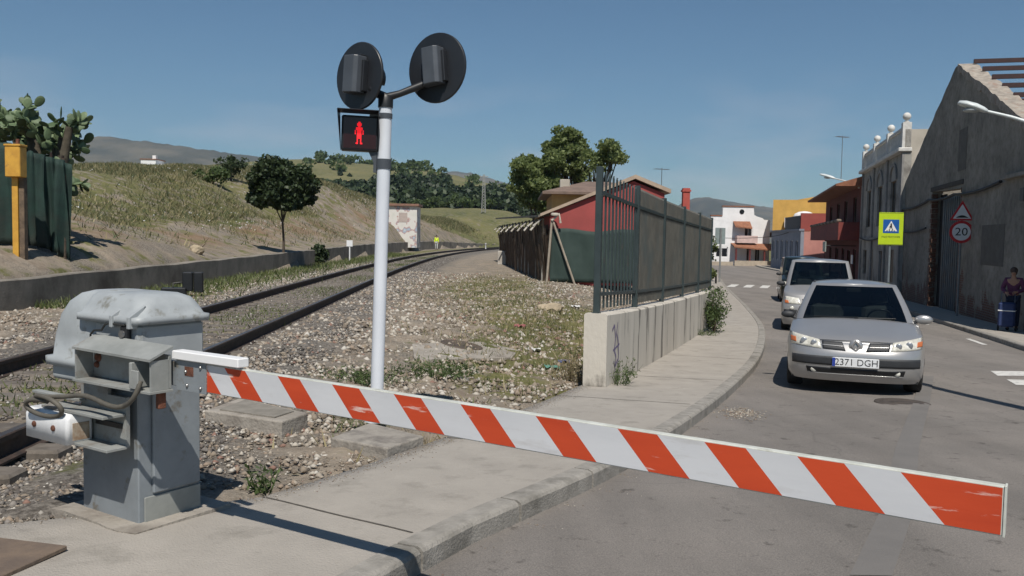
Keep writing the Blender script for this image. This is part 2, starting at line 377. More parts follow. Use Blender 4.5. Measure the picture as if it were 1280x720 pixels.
def ground_mat():
    m, n, p = newmat('soil_and_stones'); N = n.nodes.new; K = n.links.new
    tcn = N('ShaderNodeTexCoord'); vec = tcn.outputs['Object']
    def noise(sc, det=8, ro=.65):
        t = N('ShaderNodeTexNoise'); t.inputs['Scale'].default_value = sc; t.inputs['Detail'].default_value = det; t.inputs['Roughness'].default_value = ro; K(vec, t.inputs['Vector']); return t.outputs['Fac']
    def ramp(f, a, b, ca, cb):
        r = N('ShaderNodeValToRGB'); r.color_ramp.elements[0].position = a; r.color_ramp.elements[1].position = b
        r.color_ramp.elements[0].color = (*ca, 1); r.color_ramp.elements[1].color = (*cb, 1); K(f, r.inputs['Fac']); return r.outputs['Color']
    def mix(f, a, b):
        q = N('ShaderNodeMix'); q.data_type = 'RGBA'; K(f, q.inputs['Factor']); K(a, q.inputs['A']); K(b, q.inputs['B']); return q.outputs['Result']
    def attr(nm): a = N('ShaderNodeAttribute'); a.attribute_name = nm; return a.outputs['Fac']
    def mth(op, a, b):
        q = N('ShaderNodeMath'); q.operation = op
        for k, v in ((0, a), (1, b)):
            if isinstance(v, (int, float)): q.inputs[k].default_value = v
            else: K(v, q.inputs[k])
        return q.outputs[0]
    dirt = ramp(noise(3.0), .35, .68, (.21, .17, .13), (.37, .315, .25))
    gravel = ramp(noise(34, 4), .40, .66, (.09, .078, .063), (.37, .33, .275))
    gmask = ramp(noise(1.1), .42, .6, (0, 0, 0), (1, 1, 1))
    base = mix(gmask, dirt, gravel)
    redd = ramp(noise(1.8), .3, .7, (.17, .105, .062), (.25, .175, .11))
    rf = mth('MULTIPLY', attr('red'), ramp(noise(.35), .42, .58, (0, 0, 0), (1, 1, 1)))
    base = mix(rf, base, redd)
    bal = ramp(noise(26, 5), .38, .66, (.055, .05, .045), (.25, .23, .205))
    base = mix(mth('MULTIPLY', attr('ballast'), .85), base, bal)
    gr = ramp(noise(5.5), .32, .7, (.085, .095, .032), (.21, .19, .085))
    gr2 = ramp(noise(.045, 5), .35, .65, (.07, .085, .03), (.19, .17, .075))
    gf = mix(ramp(noise(.5, 2), .45, .55, (0, 0, 0), (1, 1, 1)), gr, gr2)
    f = mth('ADD', attr('green'), mth('MULTIPLY', mth('SUBTRACT', noise(1.5), .5), 2.4))
    f = ramp(f, .38, .62, (0, 0, 0), (1, 1, 1))
    base = mix(f, base, gf)
    K(base, p.inputs['Base Color']); p.inputs['Roughness'].default_value = .95; p.inputs['Specular IOR Level'].default_value = .2
    bp = N('ShaderNodeBump'); bp.inputs['Strength'].default_value = .8; bp.inputs['Distance'].default_value = .04
    K(noise(22, 8, .7), bp.inputs['Height']); K(bp.outputs['Normal'], p.inputs['Normal']); return m
me.materials.append(ground_mat()); go = link(bpy.data.objects.new('ground', me)); tag(go, kind='structure')
def gz(x, y): return float(ground(x, y))
def Gr(px, py):
    'where the line of sight meets the terrain'
    d = ray(px, py); t = np.arange(3, 160, .05); X_, Y_, Z_ = d.x*t, d.y*t, H+d.z*t; k = np.argmax(Z_ < ground(X_, Y_)); return Vector((X_[k], Y_[k], float(Z_[k])))
# ---- road
ry_ = np.concatenate([np.arange(-14, 30, .5), np.arange(30, 112, 2.)])
left = np.interp(ry_, KC[:, 1], KC[:, 0]); left[ry_ < KC[0, 1]] = -9
V = []; Fs = []; n = 14
for j, yv in enumerate(ry_):
    xl = max(-14, left[j]-.02); xr = rkerb(yv)+.02 if yv > -5 else rkerb(-5)
    if yv < KC[0, 1]: xl = -14
    for k in range(n): V.append((xl+(xr-xl)*k/(n-1), yv, float(prof(yv))))
for j in range(len(ry_)-1):
    for k in range(n-1): a = j*n+k; Fs.append((a, a+1, a+1+n, a+n))
tag(rawmesh('road', V, Fs, asphalt, smooth=True), kind='structure')
# ---- near pavement with its kerb
def strip(name, A, B, zoff, m, drop=.14, za=None):
    V = []; Fs = []; n = len(A)
    for a, b in zip(A, B):
        z = float(prof(a[1]))+zoff; z2 = float(prof(b[1]))+zoff
        V += [(a[0], a[1], z), (b[0], b[1], z2), (a[0], a[1], z-drop), (b[0], b[1], z2-drop)]
    for i in range(n-1):
        q = i*4; Fs += [(q, q+4, q+5, q+1), (q, q+2, q+6, q+4), (q+1, q+5, q+7, q+3)]
    Fs += [(0, 1, 3, 2), (4*n-4, 4*n-2, 4*n-1, 4*n-3)]
    return rawmesh(name, V, Fs, m, smooth=False)
def offset(C, d):
    t = np.gradient(C, axis=0); t /= np.linalg.norm(t, axis=1)[:, None]
    return C+np.stack([-t[:, 1], t[:, 0]], 1)*d
K1 = offset(KC, .15)
Ia = resample([Vector((p[0], p[1], 0)) for p in IC], .25, 0)
def arc(C, n): 
    d = np.concatenate([[0], np.cumsum(np.linalg.norm(np.diff(C, axis=0), axis=1))]); t = np.linspace(0, d[-1], n)
    return np.stack([np.interp(t, d, C[:, 0]), np.interp(t, d, C[:, 1])], 1)
# pavement polygon: rows between the inner edge and the kerb, matched by nearest point
rows = []
Kd = arc(K1, 500)
for p in arc(K1, 260):
    q = Ia[np.argmin(np.linalg.norm(Ia-p, axis=1))]; rows.append((q, p))
A = [r_[0] for r_ in rows]; B = [r_[1] for r_ in rows]
jj = 0
for k in range(1, len(A)):                                      # keep monotone
    if A[k][1] < A[k-1][1]: A[k] = A[k-1]
pav_mat = None
def pavement_mat():
    m = mat('pavement_concrete', (.365, .335, .295), (.30, .275, .242), .9, 2.6, .5, 90, c=(.19, .175, .15), cscale=3.6, clo=.54, chi=.80, detail=12, lo=.3, hi=.7)
    return m
# grid pavement so that it follows the slope
V = []; Fs = []; n = 9
for a, b in zip(A, B):
    for k in range(n):
        p = np.array(a)*(1-k/(n-1))+np.array(b)*(k/(n-1)); V.append((p[0], p[1], float(prof(p[1]))+.118))
for j in range(len(A)-1):
    for k in range(n-1): q = j*n+k; Fs.append((q, q+1, q+1+n, q+n))
e0 = len(V)
for a in A: V.append((a[0], a[1], float(prof(a[1]))-.05))
for j in range(len(A)-1): Fs.append((j*n, (j+1)*n, e0+j+1, e0+j))
tag(rawmesh('pavement', V, Fs, pavement_mat(), smooth=True), kind='structure')
def kerbstones(name, C, side, seg=1.0, w=.145, h=.12):
    C = arc(C, max(8, int(np.sum(np.linalg.norm(np.diff(C, axis=0), axis=1))/.25))); V = []; Fs = []
    d = np.concatenate([[0], np.cumsum(np.linalg.norm(np.diff(C, axis=0), axis=1))]); L_ = d[-1]; s = 0
    def pt(t): return np.array([np.interp(t, d, C[:, 0]), np.interp(t, d, C[:, 1])])
    while s < L_-seg:
        a, b, mid = s+.011, s+seg-.011, s+seg/2
        base = len(V)
        for t in (a, mid, b):
            p = pt(t); tg = pt(min(L_, t+.1))-pt(max(0, t-.1)); tg /= np.linalg.norm(tg); nr = np.array([-tg[1], tg[0]])*side
            z = float(prof(p[1])); j = random.uniform(-.002, .002)
            for (o_, zz) in ((.0, -.06), (.0, h*.80), (.012, h*.93), (.035, h+.002), (w, h+.002), (w, -.06)):
                q = p+nr*(o_+ (j if zz > 0 else 0)); V.append((q[0], q[1], z+zz))
        for r_ in range(2):
            for k in range(6): Fs.append((base+r_*6+k, base+r_*6+(k+1) % 6, base+r_*6+6+(k+1) % 6, base+r_*6+6+k))
        Fs += [tuple(base+k for k in range(6)), tuple(base+12+k for k in range(5, -1, -1))]
        s += seg
    o = rawmesh(name, V, Fs, kerbm)
    bm = bmesh.new(); bm.from_mesh(o.data); bmesh.ops.recalc_face_normals(bm, faces=bm.faces); bm.to_mesh(o.data); bm.free()
    return tag(o, kind='structure')
kerbstones('kerb', KC, 1)
# gap filler below the stones
# joints across the pavement
jm = mat('joint_dirt', (.10, .09, .075), (.07, .063, .053), .95, 20)
V = []; Fs = []
for k in range(0, len(A)-1):
    s_ = float(np.linalg.norm(np.array(B[k])-B[0]))
    if k and int(s_/2.9) != int(float(np.linalg.norm(np.array(B[k-1])-B[0]))/2.9):
        a_, b_ = np.array(A[k]), np.array(B[k])+(np.array(A[k])-B[k])*.02; d_ = b_-a_; d_ /= np.linalg.norm(d_); nn_ = np.array([-d_[1], d_[0]])*.007; bb = len(V)
        for t in np.linspace(0, 1, 8):
            c_ = a_+(b_-a_)*t+nn_*math.sin(t*9)*.6; z_ = float(prof(c_[1]))+.1215; V += [(c_[0]-nn_[0], c_[1]-nn_[1], z_), (c_[0]+nn_[0], c_[1]+nn_[1], z_)]
        for q in range(7): Fs.append((bb+2*q, bb+2*q+1, bb+2*q+3, bb+2*q+2))
tag(rawmesh('pavement_joints', V, Fs, jm), kind='structure')
# ---- far-side pavement
yy = np.arange(-4, 104, 1.0)
RK = np.stack([rkerb(yy), yy], 1); RW = np.stack([rwall(yy)+.3, yy], 1)
tag(strip('pavement', np.stack([rkerb(yy)+.14, yy], 1), RW, .118, pavement_mat()), kind='structure')
kerbstones('kerb', RK, -1)
# ---- road paint
paint = mat('road_paint', (.62, .61, .58), (.48, .47, .44), .8, 9, .1, c=(.20, .19, .18), cscale=7, clo=.6, chi=.7)
V = []; Fs = []
def paintquad(pts, nsub=1):
    b = len(V)
    for p in pts: V.append((p[0], p[1], float(prof(p[1]))+.006))
    Fs.append((b, b+1, b+2, b+3))
paintquad([Pg(1238, 464), Pg(1330, 465), Pg(1330, 470.5), Pg(1247, 470)])
paintquad([Pg(1258, 474.5), Pg(1340, 477), Pg(1340, 484), Pg(1270, 481.5)])
for a, b in ((25.8, 27.8), (19.7, 21.2), (33, 35), (40, 42)):
    for s in range(3):
        y0 = a+(b-a)*s/3; y1 = a+(b-a)*(s+1)/3
        paintquad([(rkerb(y0)-.55, y0), (rkerb(y0)-.43, y0), (rkerb(y1)-.43, y1), (rkerb(y1)-.55, y1)])
c0 = Pg(905, 357); dirx = Vector((FD.y, -FD.x, 0))
for k in range(8):
    p = Pg(912, 357)+dirx*(.95*k+.2)
    a = p-FD*1.7; b = p+FD*1.7; ww = dirx*.24
    for s in range(2):
        q0 = a+(b-a)*(s/2); q1 = a+(b-a)*((s+1)/2)
        paintquad([q0-ww, q0+ww, q1+ww, q1-ww])
tag(rawmesh('road_markings', V, Fs, paint), kind='structure')
# tar patch, gutter dirt
tarm = mat('tar_patch', (.165, .154, .143), (.145, .136, .127), .8, 2, .3, 90)
V = []; Fs = []
ppx = [(1085, 720), (1118, 640), (1132, 560), (1150, 505), (1158, 470)]
for (a, b) in ppx:
    p = Pg(a, b); V += [(p.x-.09, p.y, p.z+.004), (p.x+.12, p.y, p.z+.004)]
for k in range(len(ppx)-1): Fs.append((2*k, 2*k+1, 2*k+3, 2*k+2))
tag(rawmesh('road_patch', V, Fs, tarm), kind='structure')
# ================================================================== LARGE STRUCTURES
# ---- retaining wall beside the track
retm = mat('old_concrete_wall', (.25, .225, .19), (.17, .155, .13), .95, 1.6, .5, 30, c=(.085, .075, .062), cscale=.7, clo=.50, chi=.7)
def build_retaining():
    ys = np.arange(-18, 150, .75); V = []; Fs = []
    for j, yv in enumerate(ys):
        x0 = float(wallx(yv)); z1 = float(walltop(yv))+.03*math.sin(yv*1.7)*.4
        for (dx, z) in ((0, -.2), (0, z1-.02), (-.03, z1), (-.26, z1), (-.28, -.2)): V.append((x0+dx, yv, z))
    for j in range(len(ys)-1):
        for k in range(5): Fs.append((j*5+k, j*5+(k+1) % 5, j*5+5+(k+1) % 5, j*5+5+k))
    Fs += [(0, 1, 2, 3, 4), tuple(len(V)-5+k for k in (4, 3, 2, 1, 0))]
    o = rawmesh('retaining_wall', V, Fs, retm)
    tag(o, 'long low weathered concrete retaining wall along the left side of the track', 'retaining wall')
build_retaining()
# ---- railway track
railside = mat('rail_rust', (.055, .036, .028), (.03, .022, .018), .8, 12, .2)
railtop = mat('rail_head', (.16, .14, .13), (.09, .075, .07), .35, 5, metal=.6)
tr = thing('railway_track', 'single rusty railway track curving away to the right through the ballast', 'railway track', (0, 0, 0))
for sgn in (-1, 1):
    ys = np.arange(-22, 156, 1.0); cx = tcx(ys); tg = np.gradient(cx, ys); nrm = np.stack([np.ones_like(tg), -tg], 1)/np.sqrt(1+tg**2)[:, None]
    pc = np.stack([cx, ys], 1)+nrm*sgn*.87
    pr = [(-.07, .085), (-.07, .10), (-.012, .12), (-.012, .205), (-.036, .215), (-.036, .25), (-.028, .258), (.028, .258), (.036, .25), (.036, .215), (.012, .205), (.012, .12), (.07, .10), (.07, .085)]
    V = []; Fs = []; mi = []
    for p, q in zip(pc, nrm):
        for (o_, z) in pr: V.append((p[0]+q[0]*o_, p[1]+q[1]*o_, z-.0))
    n = len(pr)
    for j in range(len(ys)-1):
        for k in range(n-1): Fs.append((j*n+k, j*n+n+k, j*n+n+k+1, j*n+k+1)); mi.append(1 if k == 6 else 0)
    Fs += [tuple(range(n)), tuple(range(len(V)-1, len(V)-n-1, -1))]; mi += [0, 0]
    rawmesh('rail', V, Fs, parent=tr, mats=[railside, railtop], midx=mi)
# sleepers sunk into the dirt: the nearest ones
slm = mat('sleeper_concrete', (.16, .14, .12), (.10, .085, .07), .95, 6, .4, c=(.07, .06, .05), cscale=2)
yv = 1.0
for k in range(60):
    c = float(tcx(yv)); m_ = MB(); m_.box(-1.15, 1.15, -.12, .12, -.1, .107, .02)
    o = m_.build('sleeper', slm, tr); o.location = (c, yv, 0); yv += .62
# ---- the low wall with the steel fence
wallm = mat('stained_wall', (.56, .52, .455), (.47, .435, .375), .9, .9, .35, 50, c=(.17, .155, .135), cscale=1.5, clo=.545, chi=.60, stretch=(.35, 1.5, .2))
fw = thing('fence_wall', 'low streaked concrete wall with graffiti between lot and pavement, topped by the tall steel fence', 'wall', (W0.x, W0.y, 0), -R(19.2))
# local frame: x towards the street, y along the wall
def wl(y): return W0.y+y*FD.y
def top_of_wall(y): return float(prof(wl(y)))+.12+ .93-.002*y
V = []; Fs = []
ys = np.arange(0, WL+.01, .5)
for yl in ys:
    zt = top_of_wall(yl); zb = float(prof(wl(yl)))-.3
    for (xx, zz) in ((0, zb), (0, zt-.02), (-.02, zt), (-.28, zt), (-.30, zt-.02), (-.30, zb)): V.append((xx, yl, zz))
for j in range(len(ys)-1):
    for k in range(6): Fs.append((j*6+k, j*6+(k+1) % 6, j*6+6+(k+1) % 6, j*6+6+k))
Fs += [tuple(range(6)), tuple(len(V)-1-k for k in range(6))]
rawmesh('wall_body', V, Fs, wallm, fw)
# graffiti scrawl, painted on the street face
gm = mat('purple_spray', (.13, .10, .21), (.18, .15, .26), .8, 20)
mb = MB(); zb = float(prof(wl(.6)))+.12
for pts, r_ in (([(.3, .72), (.42, .78), (.5, .6), (.44, .45), (.55, .35), (.5, .15)], .018), ([(.62, .8), (.55, .66), (.66, .55), (.72, .35), (.62, .12)], .015), ([(.36, .45), (.6, .48), (.75, .5)], .012), ([(.42, .3), (.5, .22), (.66, .3)], .014)):
    for a, b in zip(pts[:-1], pts[1:]):
        d = Vector((b[0]-a[0], b[1]-a[1])); n_ = Vector((-d.y, d.x)).normalized()*r_
        mb.add([(.004, a[0]+n_.x, zb+a[1]+n_.y), (.004, a[0]-n_.x, zb+a[1]-n_.y), (.004, b[0]-n_.x, zb+b[1]-n_.y), (.004, b[0]+n_.x, zb+b[1]+n_.y)], [(0, 1, 2, 3)])
mb.build('graffiti', gm, fw, fix=False)
fence_m = mat('fence_paint', (.040, .056, .058), (.030, .043, .045), .42, 4, .03, c=(.055, .05, .045), cscale=5, clo=.6, chi=.75)
sf = thing('steel_fence', 'tall dark green steel bar fence standing on the low concrete wall', 'fence', (W0.x, W0.y, 0), -R(19.2))
posts = [0.09]+[2.45*k+.09 for k in range(1, 6)]
meshb = mat('brown_grey_bars', (.085, .082, .070), (.058, .056, .048), .7, 3, c=(.05, .06, .058), cscale=1)
meshm = mat('mesh_screen', (.025, .036, .036), (.018, .027, .028), .7, 4)
for k, yl in enumerate(posts):
    m_ = MB(); m_.box(-.20, -.12, yl-.04, yl+.04, top_of_wall(yl)-.01, top_of_wall(yl)+1.86, .004)
    if k == 0: m_.box(-.205, -.115, yl-.045, yl+.045, top_of_wall(yl)-.008, top_of_wall(yl)+.012)
    m_.build('post', fence_m, sf)
for k in range(5):
    a, b = posts[k]+.04, posts[k+1]-.04; za, zb = top_of_wall(a), top_of_wall(b)
    m_ = MB()
    for zo in (.22, 1.52):
        m_.add([(xx, yy, z+zo+dz) for (yy, z) in ((a, za), (b, zb)) for xx in (-.18, -.14) for dz in (0, .045)], [(0, 1, 3, 2), (4, 6, 7, 5), (0, 4, 5, 1), (2, 3, 7, 6), (1, 5, 7, 3), (0, 2, 6, 4)])
    m_.build('rail_bar', fence_m, sf)
    nb = 11 if k == 0 else 21
    m_ = MB()
    for q in range(nb):
        yy = a+(b-a)*(q+.5)/nb; z = top_of_wall(yy)
        m_.box(-.172, -.148, yy-.014, yy+.014, z+.06, z+1.80)
        m_.add([(-.172, yy-.014, z+1.80), (-.148, yy-.014, z+1.80), (-.148, yy+.014, z+1.83), (-.172, yy+.014, z+1.83)], [(0, 1, 2, 3)])
    m_.build('bar_panel', fence_m if k == 0 else meshb, sf)
# ---- openings in walls
def wall_open(mb, L_, z0, z1, th, holes, side=1):
    """wall in local (s, 0..th, z): outer face at t=0; holes (s0,s1,z0,z1)"""
    ss = sorted(set([0, L_]+[h for q in holes for h in q[:2] if 0 < h < L_])); zs = sorted(set([z0, z1]+[h for q in holes for h in q[2:4] if z0 < h < z1]))
    def solid(i, j):
        if i < 0 or j < 0 or i >= len(ss)-1 or j >= len(zs)-1: return False
        cs, cz = (ss[i]+ss[i+1])/2, (zs[j]+zs[j+1])/2
        return not any(h[0] < cs < h[1] and h[2] < cz < h[3] for h in holes)
    for i in range(len(ss)-1):
        for j in range(len(zs)-1):
            if not solid(i, j): continue
            a, b, c, d = ss[i], ss[i+1], zs[j], zs[j+1]
            mb.add([(a, 0, c), (b, 0, c), (b, 0, d), (a, 0, d)], [(0, 1, 2, 3)]); mb.add([(a, th, c), (b, th, c), (b, th, d), (a, th, d)], [(3, 2, 1, 0)])
            if not solid(i-1, j): mb.add([(a, 0, c), (a, 0, d), (a, th, d), (a, th, c)], [(0, 1, 2, 3)])
            if not solid(i+1, j): mb.add([(b, 0, c), (b, th, c), (b, th, d), (b, 0, d)], [(0, 1, 2, 3)])
            if not solid(i, j-1): mb.add([(a, 0, c), (a, th, c), (b, th, c), (b, 0, c)], [(0, 1, 2, 3)])
            if not solid(i, j+1): mb.add([(a, 0, d), (b, 0, d), (b, th, d), (a, th, d)], [(0, 1, 2, 3)])
def frame_at(p0, p1):
    """matrix: local x along the facade from p0 to p1, local y into the building (to the right of travel)"""
    d = Vector((p1[0]-p0[0], p1[1]-p0[1], 0)); L_ = d.length; d.normalize(); n_ = Vector((d.y, -d.x, 0))
    M = Matrix(((d.x, n_.x, 0, p0[0]), (d.y, n_.y, 0, p0[1]), (0, 0, 1, p0[2] if len(p0) > 2 else 0), (0, 0, 0, 1))); return M, L_
def add_window(parent, s0, s1, z0, z1, frame_m, pane_m, depth=.12, bars=True, shutter=None, M=None, back=.0):
    f = MB(); t = .06; y0, y1 = depth, depth+.06
    f.box(s0, s0+t, y0, y1, z0, z1); f.box(s1-t, s1, y0, y1, z0, z1); f.box(s0+t, s1-t, y0, y1, z0, z0+t); f.box(s0+t, s1-t, y0, y1, z1-t, z1)
    if bars: f.box((s0+s1)/2-.025, (s0+s1)/2+.025, y0+.005, y1-.005, z0+t, z1-t)
    o = f.build('window', frame_m, parent)
    g = MB(); g.box(s0+t, s1-t, y0+.02, y0+.04, z0+t, z1-t); g.build('pane', pane_m, o)
    return o
def empty_m(name, label, cat, M, group=None):
    o = thing(name, label, cat, (0, 0, 0), 0, group); o.matrix_world = M; return o
# ---- ruined warehouse
def brick_render_mat():
    m, n, p = newmat('crumbling_render'); N = n.nodes.new; K = n.links.new
    tcn = N('ShaderNodeTexCoord'); mpn = N('ShaderNodeMapping'); mpn.inputs['Rotation'].default_value = (R(90), 0, 0); K(tcn.outputs['Object'], mpn.inputs[0])
    br = N('ShaderNodeTexBrick'); br.inputs['Scale'].default_value = 1.0; br.inputs['Brick Width'].default_value = .25; br.inputs['Row Height'].default_value = .075; br.inputs['Mortar Size'].default_value = .012
    br.inputs['Color1'].default_value = (.17, .075, .045, 1); br.inputs['Color2'].default_value = (.12, .055, .035, 1); br.inputs['Mortar'].default_value = (.16, .14, .12, 1); K(mpn.outputs[0], br.inputs['Vector'])
    def noise(sc): t = N('ShaderNodeTexNoise'); t.inputs['Scale'].default_value = sc; t.inputs['Detail'].default_value = 9; t.inputs['Roughness'].default_value = .65; K(tcn.outputs['Object'], t.inputs['Vector']); return t.outputs['Fac']
    r = N('ShaderNodeValToRGB'); r.color_ramp.elements[0].position = .32; r.color_ramp.elements[1].position = .68; r.color_ramp.elements[0].color = (.15, .137, .117, 1); r.color_ramp.elements[1].color = (.33, .305, .26, 1); K(noise(.55), r.inputs['Fac'])
    r2 = N('ShaderNodeValToRGB'); r2.color_ramp.elements[0].position = .45; r2.color_ramp.elements[1].position = .7; r2.color_ramp.elements[0].color = (1, 1, 1, 1); r2.color_ramp.elements[1].color = (.62, .6, .56, 1); K(noise(4), r2.inputs['Fac'])
    mu = N('ShaderNodeMix'); mu.data_type = 'RGBA'; mu.blend_type = 'MULTIPLY'; mu.inputs['Factor'].default_value = 1; K(r.outputs[0], mu.inputs['A']); K(r2.outputs[0], mu.inputs['B'])
    sp = N('ShaderNodeSeparateXYZ'); K(tcn.outputs['Object'], sp.inputs[0])
    mr = N('ShaderNodeMapRange'); mr.inputs['From Min'].default_value = -.9; mr.inputs['From Max'].default_value = 2.2; mr.inputs['To Min'].default_value = .17; mr.inputs['To Max'].default_value = -.12; K(sp.outputs['Z'], mr.inputs['Value'])
    ad = N('ShaderNodeMath'); ad.operation = 'ADD'; K(noise(.9), ad.inputs[0]); K(mr.outputs[0], ad.inputs[1])
    r3 = N('ShaderNodeValToRGB'); r3.color_ramp.elements[0].position = .60; r3.color_ramp.elements[1].position = .63; K(ad.outputs[0], r3.inputs['Fac'])
    mx_ = N('ShaderNodeMix'); mx_.data_type = 'RGBA'; K(r3.outputs[0], mx_.inputs['Factor']); K(mu.outputs['Result'], mx_.inputs['A']); K(br.outputs['Color'], mx_.inputs['B'])
    K(mx_.outputs['Result'], p.inputs['Base Color']); p.inputs['Roughness'].default_value = .95
    bp = N('ShaderNodeBump'); bp.inputs['Strength'].default_value = .6; bp.inputs['Distance'].default_value = .04; K(noise(12), bp.inputs['Height']); K(bp.outputs[0], p.inputs['Normal']); return m
ruin = brick_render_mat()
brickm = mat('bare_brick', (.17, .075, .045), (.10, .05, .035), .95, 14, .5, c=(.18, .16, .13), cscale=8)
y0w, y1w = 20.2, 40.0
M, Lw = frame_at((rwall(y0w), y0w, 0), (rwall(y1w), y1w, 0))
wh = empty_m('warehouse', 'roofless grey rendered warehouse with a tall gable and bare roof steelwork', 'warehouse', M)
sd0, sd1 = (29.7-y0w)*1.033, (34.1-y0w)*1.033      # door opening
def owall(px, py): d = ray(px, py); y_ = 7.33/((d.x/d.y)-.26); return y_, H+d.z*(y_/d.y)
yp_, zp_ = owall(1196, 84); yl_, zl_ = owall(1128, 236); yr_, zr_ = owall(1281, 158)
sp_ = (yp_-y0w)*1.033; zg = -1.3; ztd = owall(1199, 236)[1]; zpk = zp_; ze = zp_-(zp_-zl_)*((y1w-yp_)/(yl_-yp_)); zen = zp_-(zp_-zr_)*((yp_-y0w)/(yp_-yr_))
d0_, d1_ = owall(1199, 300)[0], owall(1163, 300)[0]; sd0, sd1 = (d0_-y0w)*1.033, (d1_-y0w)*1.033
# crumbly outline
def rough(a, b, n_, amp):
    return [(a[0]+(b[0]-a[0])*k/n_, a[1]+(b[1]-a[1])*k/n_+(random.uniform(-amp, amp) if 0 < k < n_ else 0)) for k in range(n_)]
outl = [(0, zg), (sd0, zg), (sd0, ztd), (sd1, ztd+.12), (sd1, zg), (Lw, zg)]+rough((Lw, ze), (sp_+.25, zpk), 26, .04)+rough((sp_+.25, zpk), (sp_-.45, zpk), 3, .05)+rough((sp_-.45, zpk-.05), (0, zen+.1), 22, .06)+[(0, zen+.1)]
mb = MB(); mb.prism(outl, 'y', 0, .38); o = mb.build('gable_wall', ruin, wh)
bm = bmesh.new(); bm.from_mesh(o.data); bmesh.ops.triangulate(bm, faces=[f for f in bm.faces if len(f.verts) > 4]); bm.to_mesh(o.data); bm.free()
mb = MB()
for (s0, s1) in ((.4, .4),): pass
mb.box(0, .38, .38, 22, zg, ze); mb.box(Lw-.38, Lw, .38, 22, zg, ze-.2); mb.box(0, Lw, 22, 22.38, zg, ze); mb.build('side_wall', ruin, wh)
# brick jamb at the door
mb = MB()
z = zg+.3; k = 0
while z < ztd-.1:
    d = .14 if k % 2 else .30
    mb.box(sd1-.02-(.02 if k % 2 else .10), sd1+d*.8, -.012, .2, z, z+.16); mb.box(sd0-d*.35, sd0+.03, -.012, .2, z, z+.16); z += .19; k += 1
mb.build('door_jamb', brickm, wh)  # two sides
doorm = mat('grey_blue_door', (.075, .10, .115), (.05, .07, .082), .6, 3, .1, c=(.09, .075, .06), cscale=2)
mb = MB(); mb.box(sd0+.03, sd1-.9, .22, .28, zg+.25, ztd-.15)
for s in np.arange(sd0+.25, sd1-1.0, .32): mb.box(s, s+.03, .2, .221, zg+.3, ztd-.2)
mb.build('metal_door', doorm, wh)
mb = MB(); mb.box(sd1-.9, sd1+.1, .3, .36, zg, ztd); mb.build('door_recess', mat('near_black', (.02, .018, .016), (.012, .01, .01), .9, 4), wh)  # plain near-black panel filling the gap beside the metal door
mb = MB(); mb.box(sd0-.25, sd1+.25, -.03, .12, ztd+.13, ztd+.30, .01); mb.build('lintel', mat('dark_lintel', (.06, .05, .04), (.04, .035, .03), .9, 6, .3), wh)
mb = MB()   # render remains of the verge tiles on the near slope
top_ = rough((sp_-.45, zpk+.03), (-.1, zen+.20), 40, .035)+[(-.1, zen+.2)]; bot_ = rough((-.1, zen-.10), (sp_-.45, zpk-.20), 40, .06)+[(sp_-.45, zpk-.2)]
pts_ = top_+bot_; n_ = len(top_); V_ = []
for y__ in (-.07, .5):
    for q_ in top_+bot_[::-1]: V_.append((q_[0], y__, q_[1]))
Fq_ = []
for q_ in range(n_-1):
    for o_ in (0, 2*n_): Fq_.append((o_+q_, o_+q_+1, o_+n_+q_+1, o_+n_+q_) if o_ == 0 else (o_+n_+q_, o_+n_+q_+1, o_+q_+1, o_+q_))
    Fq_.append((q_, 2*n_+q_, 2*n_+q_+1, q_+1)); Fq_.append((n_+q_, n_+q_+1, 3*n_+q_+1, 3*n_+q_))
mb.add(V_, Fq_)
mb.build('verge', mat('verge_render', (.36, .32, .27), (.24, .21, .18), .95, 5, .5, c=(.26, .15, .11), cscale=3, clo=.56, chi=.7), wh)
redst = mat('red_oxide_steel', (.045, .014, .012), (.028, .010, .009), .6, 6)
for k in range(9):
    t = (k+.2)/9; s = sp_-.45-(sp_-.45)*t; z = zpk+.10+(zen-zpk)*t
    mb = MB(); mb.box(s-.05, s+.05, .38, 21.8, z-.02, z+.12); mb.build('purlin', redst, wh)
for k in range(8):
    t = (k+.6)/9; s = sp_+.2+(Lw-sp_-.2)*t; z = zpk-.28+(ze-zpk)*t
    mb = MB(); mb.box(s-.05, s+.05, .4, 21.8, z-.10, z-.0); mb.build('purlin', redst, wh)
for yt in (4.4, 8.8, 13.2, 17.6):
    mb = MB()
    A_, B_, Cc = Vector((.2, yt, zen+.1)), Vector((sp_-.1, yt, zpk-.10)), Vector((Lw-.2, yt, ze-.1))
    mb.tube([A_, B_], .07, 4, smooth=False); mb.tube([B_, Cc], .07, 4, smooth=False); mb.tube([A_+Vector((.6, 0, -.5)), B_-Vector((0, 0, .9))], .045, 4, smooth=False); mb.tube([A_, Cc], .04, 4, smooth=False)
    for t in (.25, .5, .75):
        a = A_.lerp(B_, t); b = (A_+Vector((.6, 0, -.5))).lerp(B_-Vector((0, 0, .9)), min(1, t+.1)); mb.tube([a, b], .03, 4, smooth=False)
    mb.build('roof_truss', redst, wh)
# ledges, patches and a small box on the wall
mb = MB(); mb.box(1.0, 4.7, -.16, -.002, 3.42, 3.52); mb.build('ledge', mat('ledge_concrete', (.26, .24, .21), (.18, .17, .15), .9, 5, .3), wh)
mb = MB(); mb.box(2.6, 2.9, -.14, -.002, 2.75, 3.1, .01); mb.build('meter_box', mat('dull_box', (.10, .10, .095), (.07, .07, .065), .7, 5), wh)
mb = MB(); mb.box(4.6, 7.0, -.012, -.001, 1.0, 2.2); mb.box(sp_-2, sp_-.9, -.012, -.001, 4.1, 5.5); mb.build('cement_patch', mat('dark_patch', (.13, .12, .105), (.10, .093, .08), .95, 3, .4, 30), wh)
